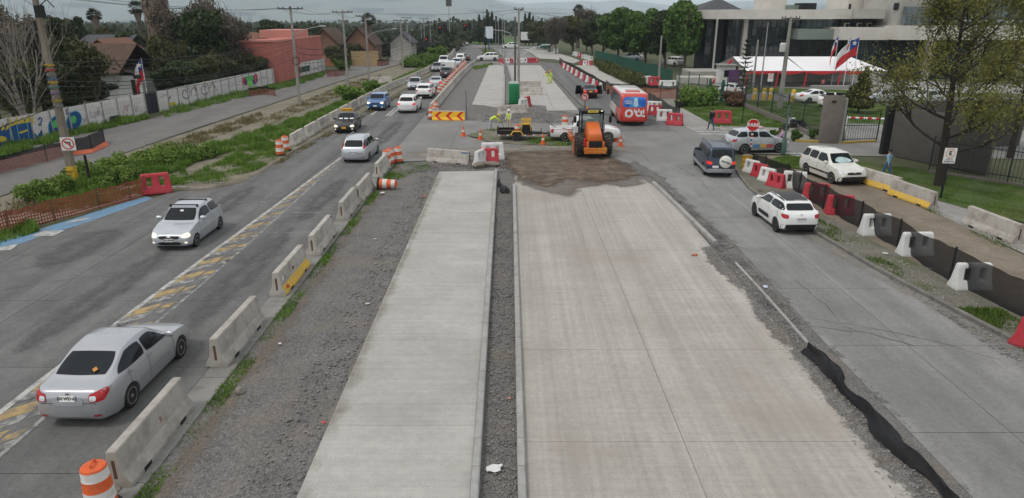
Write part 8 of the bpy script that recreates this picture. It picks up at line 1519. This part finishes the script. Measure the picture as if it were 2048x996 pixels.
def palm(label,p,h,tr,skirt,nf=64,fl=1.3):
 t = thing('palm_tree',label,'palm',(p[0],p[1],zg(p[1])),rng.uniform(0,6),'palms'); b = MB(); b.tube([(0,0,0),(0,0,h * .5),(0,0,h - fl * .6)],[tr * 1.2,tr,tr * .9],10,False); b.build('trunk',M_bark,t)
 if skirt:
  n = 2600; z = h - fl * .5 - nrng.uniform(0,skirt,n); a = nrng.uniform(0,6.28,n); r = tr * (1.3 + .9 * nrng.uniform(0,1,n)) * (1.25 - .45 * (h - z) / skirt); pts = np.stack([r * np.cos(a),r * np.sin(a),z],1); nn = np.stack([np.cos(a),np.sin(a),np.full(n,.2)],1); nn /= np.linalg.norm(nn,axis=1)[:,None]; ax = np.tile([0,0,1.0],(n,1)); s = nrng.uniform(.3,.8,n)[:,None]; bx_ = np.cross(nn,ax) * .07
  V = np.stack([pts - ax * s - bx_,pts - ax * s + bx_,pts + bx_ * 1.5,pts - bx_ * 1.5],1).reshape(-1,3); link('dead_skirt',fast_mesh('dead_skirt',V,np.arange(n * 4).reshape(-1,4)),mat('dead_fronds',(.2,.16,.125),.95,var=.3,scale=2),t)
 P,N_ = [],[]; Vs,Fs,o = [],[],0
 for k in range(nf):
  az,el = nrng.uniform(0,6.28),nrng.uniform(-.7,1.4); d = np.array([math.cos(az) * math.cos(el),math.sin(az) * math.cos(el),math.sin(el)]); sd = np.cross(d,[0,0,1.0]); sd /= np.linalg.norm(sd) + 1e-6; c0 = np.array([0,0,h - fl * .5]); hub = c0 + d * fl * .5
  for j in range(9):
   a = (j - 4) * .28; e = d * math.cos(a) + sd * math.sin(a); tip = hub + e * fl * .62 - np.array([0,0,.18 * fl * abs(math.sin(a))]); w2 = np.cross(e,d + .3 * sd); w2 = np.array([-e[1],e[0],.3]) * .05 * fl; Vs += [hub,hub + (tip - hub) * .6 + w2,tip,hub + (tip - hub) * .6 - w2]; Fs.append((o,o + 1,o + 2,o + 3)); o += 4
 link('crown',fast_mesh('crown',np.array(Vs),np.array(Fs)),LD,t); return t
for bx,by,ty,tr,sk,fl,lab in ((292,128,8,.35,1.5,1.6,'fan palm left of the shaggy palm trunk'),(205,122,22,.35,2.0,1.5,'fan palm rising behind the tiled house'),(742,122,32,.3,1.5,1.5,'fan palm behind the brown roofed houses'),(1155,96,14,.5,5.0,1.7,'distant palm with a shaggy trunk above the right lane'),(336,172,-70,.75,9.5,2.2,'huge shaggy palm trunk rising out of view'),(8,215,-60,.8,7.0,2.2,'shaggy palm trunk cut by the left edge')): g_ = G(bx,by); palm(lab,g_,AT(bx,ty,g_.y).z - g_.z,tr,sk,fl=fl)
def bare(label,p,h,r,depth,seed,bm_,lm=None,nl=0,ls=.12,lean=(0,0),spread=.55,fork=1,name='tree',sx=1.0,jit=.5,low=None):
 t = thing(name,label,'tree',(p[0],p[1],0),0,'single trees'); rg = random.Random(seed); b = MB(); tips = []
 if fork == 1:
  b.tube([(0,0,-.05),(.02,0,h * .25),(.0,.03,h * .55),(.05,0,h * .95)],[r,r * .8,r * .5,r * .15],9,False)
  for k in range(16):
   f = (.27 if low is None else low) + .66 * k / 15; a = k * 2.4 + rg.uniform(-.4,.4); L_ = h * (.30 - .17 * f) * sx; grow(b,(0,0,h * f),(math.cos(a),math.sin(a),.2 + .5 * f),L_,r * (.42 - .25 * f),depth,rg,spread,tips,5,.12,.004)
 else:
  for k in range(fork): a = 6.28 * k / fork + .5; grow(b,(0.06 * math.cos(a),.06 * math.sin(a),-.05),(math.cos(a) * .35 + lean[0],math.sin(a) * .35 + lean[1],1),h * .45,r,depth,rg,spread,tips,6,.2,.004)
 b.build('trunk',bm_,t,60)
 if lm:
  T_ = np.array([list(v) for v in tips]); pts = T_[nrng.integers(0,len(T_),nl)] + nrng.normal(size=(nl,3)) * np.array([jit,jit,jit * .7]) * .6; V,F_ = leaves(pts,rnd_dir(nl),ls,1.3); link('crown',fast_mesh('crown',V,F_),lm,t)
 return t
bare('large thinly leaved tree budding in front of the dark wall',(24.05,37.6),11.5,.24,4,3,M_barkd,LB,21000,.1,jit=.65,low=.15,sx=.68).rotation_euler = (0,-.06,0)
bare('second thinly leaved tree behind the budding tree at the right',(33.5,45.5),10.5,.2,4,9,M_barkd,LB,12000,.13,jit=.6,low=.25,sx=.6)
bare('leafless pale branched tree beside the left utility pole',(-36.8,52.5),9.5,.075,4,12,M_barkp,fork=5,lean=(-.1,0),spread=.4)
bare('leafless tree with pale branches behind the left wall',(-39.5,56),8.5,.07,4,14,M_barkp,fork=4,spread=.45); bare('leaning dark trunked tree behind the wall panels',(-39,63),6.5,.16,3,15,M_bark,LO,2500,.25,lean=(.3,0),fork=2)
t = thing('araucaria','slim tiered araucaria before the marquee','tree',(*G(1482,208)[:2],0),0,'single trees'); hA = 6.9; q = MB(); q.tube([(0,0,0),(0,0,hA)],[.11,.02],8); q.build('trunk',M_bark,t); pts = []; nn = []
for k in range(13):
 z = 1.2 + k * .44; L_ = 1.35 * (1 - k / 15)
 for j in range(6):
  a = j * 1.047 + k * .5
  for s in np.linspace(.12,1,22): rr = L_ * s; pts.append((rr * math.cos(a),rr * math.sin(a),z - .12 * s + .25 * s * s)); nn.append((0,0,1))
pts = np.array(pts) + nrng.normal(size=(len(pts),3)) * .03; V,F_ = leaves(pts,np.array(nn,float) + nrng.normal(size=(len(nn),3)) * .2,.16,1.6); link('crown',fast_mesh('crown',V,F_),LD,t)
t = thing('cypress','small ragged golden cypress on the compound lawn','tree',(*G(1716,226)[:2],0),0,'single trees'); q = MB(); q.tube([(0,0,0),(0,0,3.6)],[.12,.03],8); q.build('trunk',M_bark,t); V,F_ = cloud([(nrng.uniform(-.35,.35),nrng.uniform(-.35,.35),.9 + k * .28,1.35 * (1 - k / 13),1.35 * (1 - k / 13),.45) for k in range(12)],7000,.16,.6,2.0); link('crown',fast_mesh('crown',V,F_),leaf_mat('leaf_cypress',(.02,.035,.01),(.09,.085,.02)),t)
def bush(label,p,rx,rz,n,s,lm,name='shrub',group='shrubs',nb=11,seed=1,z=.0):
 t = thing(name,label,'shrub',(p[0],p[1],z),rng.uniform(0,6),group); b = MB(); rg = random.Random(seed)
 for k in range(5): a = k * 1.26; b.tube([(0,0,0),(math.cos(a) * rx * .4,math.sin(a) * rx * .4,rz * .9)],[.02,.008],4,False)
 b.build('stems',M_bark,t); V,F_ = cloud(blobs(rx,rz,rz * .8,nb,seed,.4),n,s,.45,1.5); V[:,2] = np.maximum(V[:,2],.02); link('foliage',fast_mesh('foliage',V,F_),lm,t); return t
for k,(x_,y_,rr) in enumerate(((1591,281,.55),(1626,279,.58),(1546,277,.5),(1558,278,.45))): bush(('clipped round shrub nearest the green post','clipped round shrub beside the gate pillar','low yellow green shrub behind the patrol car','second low shrub behind the patrol car')[k],G(x_,y_),rr,rr * .9,2600,.1,LG if k < 2 else LGr,nb=4,seed=k + 30)
bush('rusty brown dry shrub at the left end of the iron fence',G(1466,212),1.3,1.0,3500,.2,LDr,seed=40)
for k,(x_,y_,rx,rz) in enumerate(((340,326,1.9,1.0),(285,332,1.7,1.0),(232,346,1.6,.9),(185,362,1.5,.9),(120,384,1.5,.85),(75,402,1.2,.75),(255,362,1.2,.7),(210,376,1.1,.6),(400,316,1.6,.7))): bush(('leafy weed bush at the right of the thicket','tallest leafy bush in the verge thicket','leafy bush right of the yellow footed pole','leafy bush right behind the yellow footed pole','leafy bush left of the yellow footed pole','small leafy bush behind the orange mesh','low bush below the tallest one','low bush beside the dark slanting post','spreading green bush at the end of the thicket')[k],G(x_,y_),rx * (.95,.7,.85)[k % 3],rz * (.65,.55,.75)[k % 3],3600,.11,LWb,seed=50 + k,group='weed bushes on the left verge')
for k,(x_,y_,rx,rz) in enumerate(((700,200,1.8,.9),(745,185,1.5,.8),(684,140,2.0,1.2),(842,128,3.2,.9),(826,134,2.6,.7),(862,125,2.4,.7),(1400,208,2.6,1.0),(1376,212,1.8,.8),(885,112,2.0,1.2),(866,112,1.8,1.0))): bush(('green clump at the foot of the mural pole','green clump along the verge beyond the mural pole','green mound before the pink building corner','big grassy mound near the traffic lights','left flank of the grassy mound','right flank of the grassy mound','bushy green mound before the green gate','low green mound beside the man in black','dark bush by the far barriers','small bush left of the far barriers')[k],G(x_,y_),rx,rz,3200,.22,LW,seed=70 + k,group='green mounds')
def stuff(name,label,V,F_,m): return tag(link(name,fast_mesh(name,V,F_),m),label,kind='stuff')
def tufts(polys,m,name,label):
 Vs = []
 for poly,n,h in polys:
  x,y = in_poly(poly,n); cl = np.sin(x * 1.7 + 1) * np.sin(y * 1.3) + .5 * np.sin(x * 4.1) * np.sin(y * 3.7 + 2); k = cl > nrng.uniform(-1.0,.6,n); x,y = x[k],y[k]; n = len(x); a = nrng.uniform(0,6.28,n); hh = h * nrng.uniform(.4,1.3,n) * (.7 + .3 * cl[k]); w2 = np.minimum(.012 + .1 * hh,.05); l = hh * nrng.uniform(.1,.7,n); b = nrng.uniform(0,6.28,n)
  Vs.append(np.stack([np.stack([x - np.cos(a) * w2,y - np.sin(a) * w2,np.zeros(n)],1),np.stack([x + np.cos(a) * w2,y + np.sin(a) * w2,np.zeros(n)],1),np.stack([x + np.cos(b) * l,y + np.sin(b) * l,hh],1)],1).reshape(-1,3))
 V = np.concatenate(Vs); return stuff(name,label,V,np.arange(len(V)).reshape(-1,3),m)
wall_strip = px((0,300),(100,275),(200,250),(290,230),(300,236),(240,252),(160,270),(60,300),(0,322)); wall_strip2 = px((322,222),(400,203),(486,184),(580,165),(650,145),(650,152),(590,172),(500,192),(420,212),(330,236))
tufts([(px((340,372),(420,330),(520,290),(600,258),(640,250),(600,288),(520,338),(450,364)),16000,.2),(px((70,405),(150,372),(240,338),(330,316),(400,300),(420,312),(360,340),(280,368),(180,392),(110,415)),26000,.55),(wall_strip,9000,.55),(wall_strip2,9000,.55),(px((360,335),(420,290),(520,262),(600,236),(680,205),(700,190),(720,200),(640,240),(560,275),(440,310)),26000,.4),(px((430,330),(480,300),(560,268),(640,238),(650,246),(560,290),(470,335)),12000,.28),(px((700,195),(760,172),(860,128),(880,122),(870,138),(800,172),(740,200)),12000,.4),(px((-60,500),(0,468),(60,450),(80,462),(0,490)),2500,.4),(px((60,425),(200,392),(300,372),(370,340),(380,360),(300,384),(140,425)),9000,.3)],LW,'verge_grass','tall green grass and weeds of the left verge')
tufts([(px((520,240),(600,205),(700,165),(760,150),(770,158),(690,190),(600,225),(530,255)),9000,.25),(px((-40,420),(60,400),(300,300),(520,225),(530,238),(320,318),(100,410),(0,440)),9000,.3),(px((540,330),(600,296),(660,264),(735,221),(800,187),(805,192),(740,228),(660,272),(560,328)),5000,.18)],LYe,'dry_grass','dry yellow grass on the left verge')
md_ = [([(-7.6,y),(-7.15,y),(-7.2,y + 2),(-7.6,y + 2)],480,.1) for y in range(8,44,2)]
tufts(md_ + [([(-7.3,38),(-5,42),(-5.5,44),(-7.5,43.5)],1500,.12),(px((935,272),(975,258),(1000,262),(990,284)),1800,.15),(px((1040,288),(1060,275),(1150,272),(1170,290),(1120,293)),4500,.22),(px((940,135),(985,126),(985,133),(950,140)),2500,.3),(px((960,100),(975,100),(1003,112),(1000,124),(985,118)),3000,.3)],LW,'works_weeds','weeds growing along the barriers and the works island')
tufts([([(13.3,32),(14.4,32),(14.4,36.5),(13.4,36.5)],1200,.12),([(13.5,27.5),(15.0,27.5),(14.4,31.5),(13.4,31.5)],2200,.14),([(14.2,22),(15.2,22),(14.6,25.5),(13.9,25.5)],1800,.13),([(14.7,17.5),(16.6,16),(16.0,20.5),(14.6,20.6)],5200,.17),([(15.6,12),(17.6,12),(16.8,16.5),(15.1,16.5)],4000,.17),([(20.2,24),(20.9,24),(21.0,34),(20.5,34)],1800,.1)],LGr,'kerbside_grass','short grass tufts on the strip by the mesh fence')
tufts([([(19.3,42.4),(21.7,39),(22.5,33.8),(24.6,29.1),(31.8,27.8),(38,26.8),(32,33),(28,38),(26,41.5),(22.2,44.5)],60000,.075),(px((1545,335),(1530,322),(1560,313),(1600,313),(1612,330),(1605,340)),7000,.14),(px((1356,206),(1440,198),(1489,215),(1572,250),(1585,257),(1440,255),(1425,249),(1368,219)),40000,.13),(px((1450,174),(1640,179),(1900,188),(1900,194),(1640,189),(1470,185)),12000,.14),(px((1500,203),(1700,209),(1800,214),(1800,240),(1690,250),(1645,248),(1578,244)),30000,.13)],LGr,'lawn_grass','mown grass blades of the right hand lawns')
hs = px((1188,128),(1230,140),(1290,166),(1290,176),(1250,166),(1200,142)); x,y = in_poly(hs,14000); d_ = rnd_dir(14000); P = np.stack([x,y,np.abs(nrng.normal(.35,.3,14000)) + .1],1); V,F_ = leaves(P,d_,.28,1.4); stuff('hedge_slope','low rough hedge on the slope below the brush fence',V,F_,leaf_mat('leaf_hedge',(.04,.055,.014),(.11,.11,.03)))
FP,FS = [],[]
for (xa,xb,ya,yb,ht,n) in ((-420,-60,190,420,7.5,42000),(-60,40,430,800,10,12000),(30,330,170,420,8.5,34000),(-900,900,800,1500,12,30000),(-2500,2500,1500,3500,14,30000),(-60,-14,180,260,5,7000),(-34,-20,160,185,4,2500),(-75,-38,160,260,4.5,5000),(-160,-60,130,200,6.5,5000),(60,160,150,200,7,5000)):
 x = nrng.uniform(xa,xb,n); y = nrng.uniform(ya,yb,n); hh = ht * (.55 + .3 * np.sin(x * .09 + y * .03) * np.sin(y * .05) + .25 * np.sin(x * .31 + 1) * np.sin(y * .23)); k = hh > ht * .3; x,y,hh = x[k],y[k],hh[k]; z = hh * np.sqrt(nrng.uniform(0,1,len(x))); FP.append(np.stack([x,y,z - SLOPE * np.maximum(0,y - 200)],1)); FS.append(np.full(len(x),np.clip(ya / 180,1.2,7)))
P = np.concatenate(FP); V,F_ = leaves(P,(lambda q_: q_ / np.linalg.norm(q_,axis=1)[:,None])(rnd_dir(len(P)) + np.array([0,-.6,.4])),1.0,1.3); s = np.repeat(np.concatenate(FS),4)[:,None]; c_ = np.repeat(P,4,0); V = c_ + (V - c_) * s; stuff('far_wood','far belt of trees fading towards the hills',V,F_,leaf_mat('leaf_far',(.025,.038,.016),(.06,.075,.03)))
sheet('field',px((850,84),(905,70),(1000,72),(1045,86),(960,88)),.01,mat('field_green',(.06,.13,.02),.95,var=.25,scale=.05,coord='World'),label='bright green field before the far hills')
sheet('footpath',px((780,121),(798,112),(800,106),(796,100),(806,99),(816,104),(820,112),(812,121)),.01,M_walk,label='pale curving path by the far left houses')
def stones(polys,m,name,label):
 base = np.array([(1,0,0),(-1,0,0),(0,1,0),(0,-1,0),(0,0,1),(0,0,-1)],float); fc = np.array([(0,2,4),(2,1,4),(1,3,4),(3,0,4),(2,0,5),(1,2,5),(3,1,5),(0,3,5)]); Vs = []
 for poly,n,s0,s1 in polys:
  x,y = in_poly(poly,n); s = s0 + (s1 - s0) * nrng.uniform(0,1,n) ** 4; V = base[None] * nrng.uniform(.6,1.3,(n,6,1)) * s[:,None,None] * np.array([1,1,.6]); a = nrng.uniform(0,6.28,n); c,s_ = np.cos(a)[:,None],np.sin(a)[:,None]; X = V[...,0] * c - V[...,1] * s_; Yv = V[...,0] * s_ + V[...,1] * c; Vs.append(np.stack([X + x[:,None],Yv + y[:,None],V[...,2] + .01 + s[:,None] * .25],2).reshape(-1,3))
 V = np.concatenate(Vs); n = len(V) // 6; return stuff(name,label,V,(fc[None] + 6 * np.arange(n)[:,None,None]).reshape(-1,3),m)
M_ston = leaf_mat('stone_mix',(.11,.106,.1),(.36,.34,.315),0.0)
stones([([(-7.1,8),(-4.35,8),(-4.5,42),(-7.2,42)],7000,.008,.028),([(-5.6,8),(-4.3,8),(-4.5,40),(-5.5,40)],2600,.012,.06),([(-.55,8),(.12,8),(.02,36),(-.85,36)],6000,.012,.05),([(7.6,8),(8.62,8),(8.6,18),(9.2,20),(9.2,26),(8.0,26)],9000,.01,.05),([(8.3,26),(9.3,27),(8.7,36),(8.2,37)],2500,.015,.06),([(-7,41),(-1,41.5),(-1,46.5),(-5,44.5)],4000,.015,.07),(px((925,240),(948,212),(1003,216),(1040,222),(1100,226),(1130,246),(1000,246)),5000,.03,.1),([(14,16),(16,16),(15,30),(13.6,30)],3500,.015,.06),([(-.8,41),(7,41),(7,46),(-.6,46.5)],2500,.02,.09)],M_ston,'loose_gravel','loose stones scattered over the gravel strips')
lt = [((988,942),.16,(.6,.6,.58),'crumpled white paper between the kerbs'),((1530,631 - 55),.12,(.5,.55,.66),'pale paper scrap by the thin kerb'),((1770,509),.1,(.62,.62,.6),'white carton on the kerbside strip'),((1389,512),.13,(.5,.12,.04),'orange scrap at the end of the right kerb'),((648,848),.06,(.45,.06,.05),'small red scrap on the gravel'),((845,395),.14,(.5,.12,.1),'red plastic bits on the gravel by the lying drum'),((765,388),.18,(.6,.6,.58),'white paper strip below the lying drum'),((750,480),.06,(.6,.6,.58),'small white paper on the gravel middle'),((735,610),.08,(.6,.55,.5),'light wrapper on the gravel near the lane'),((560,690),.06,(.6,.6,.6),'tiny white scrap by the weeds'),((1018,800),.06,(.45,.2,.15),'brown wrapper between the kerbs'),((1860,540),.12,(.6,.6,.6),'broken white shards on the strip')]
for k,(p,s,c_,lab) in enumerate(lt):
 g_ = G(*p); rg = np.random.default_rng(k); n = 5; gx,gy = np.meshgrid(np.linspace(-1,1,n),np.linspace(-.6,.6,n)); V = np.stack([gx.ravel() * s + rg.normal(0,s * .12,n * n),gy.ravel() * s + rg.normal(0,s * .12,n * n),.05 + np.abs(rg.normal(0,s * .18,n * n))],1); idx = np.arange(n * n).reshape(n,n); F_ = np.stack([idx[:-1,:-1].ravel(),idx[:-1,1:].ravel(),idx[1:,1:].ravel(),idx[1:,:-1].ravel()],1); o = link('litter',fast_mesh('litter',V,F_),mat('litter_%d' % k,c_,.7)); o.location = (g_.x,g_.y,0); o.rotation_euler = (0,0,k * 1.3); tag(o,lab,'litter','litter')
# ------------------------------------------------------------------ hills and haze
def ridge(name,label,prof,Y,depth,seed,m):
 rg = np.random.default_rng(seed); ux = np.linspace(-1700,3700,240); uy = np.interp(ux,[p[0] for p in prof],[p[1] for p in prof]); top = np.array([AT(u,v,Y).z for u,v in zip(ux,uy)]); X = np.array([AT(u,20,Y).x for u in ux]); rows = 12; V = []
 nz = sum(np.sin(X * f + p) * a for f,p,a in zip((.002,.005,.011,.023),rg.uniform(0,6,4),(10,8,5,3)))
 for j in range(rows):
  t = j / (rows - 1); gul = sum(np.sin(X * f + p + t * 3) * a for f,p,a in zip((.004,.009,.017),rg.uniform(0,6,3),(.1,.07,.05))); V.append(np.stack([X,np.full_like(X,Y - depth * (1 - t) * 1.0) + gul * depth * .5,(zg(Y - depth) - 4) * (1 - t ** 1.2) + (top + nz) * t ** 1.2 + gul * 60 * (1 - t) * t],1))
 V = np.concatenate(V); n = len(ux); idx = np.arange(rows * n).reshape(rows,n); F_ = np.stack([idx[:-1,:-1].ravel(),idx[:-1,1:].ravel(),idx[1:,1:].ravel(),idx[1:,:-1].ravel()],1); return tag(link(name,fast_mesh(name,V,F_),m,None,80),label,kind='structure')
M_hill = mat('hill_scrub',(.12,.12,.095),.95,var=.3,scale=.002,dirt=(.13,.115,.085),dscale=.003,damt=.6,coord='World')
ridge('hills','hazy blue hills beyond the valley',[(-1700,-20),(-600,-34),(100,-28),(500,-36),(800,-30),(940,-12),(972,0),(1015,12),(1035,17),(1066,20),(1103,16),(1135,14),(1150,19),(1200,24),(1400,18),(1700,6),(2100,12),(3700,-10)],7000,1800,2,M_hill)
ridge('hills','paler mountain ridge far behind the hills',[(-1700,-20),(-400,-10),(100,6),(170,-4),(230,8),(400,-10),(900,-14),(1050,6),(1250,2),(1330,10),(1600,-4),(2000,-10),(3700,-20)],10500,2500,5,M_hill)
hz = MB(); hz.box((0,6450,108),(32600,14300,632)); hm = bpy.data.materials.new('haze_air'); hm.use_nodes = True; hn = hm.node_tree; hn.nodes.clear(); ho = hn.nodes.new('ShaderNodeOutputMaterial'); hv = hn.nodes.new('ShaderNodeVolumePrincipled'); hv.inputs['Color'].default_value = (.77,.9,1.0,1); hv.inputs['Density'].default_value = 1.4e-4; hv.inputs['Anisotropy'].default_value = -.3; hn.links.new(hv.outputs[0],ho.inputs['Volume'])
tag(hz.build('haze',hm),'pale haze in the valley air',kind='stuff')
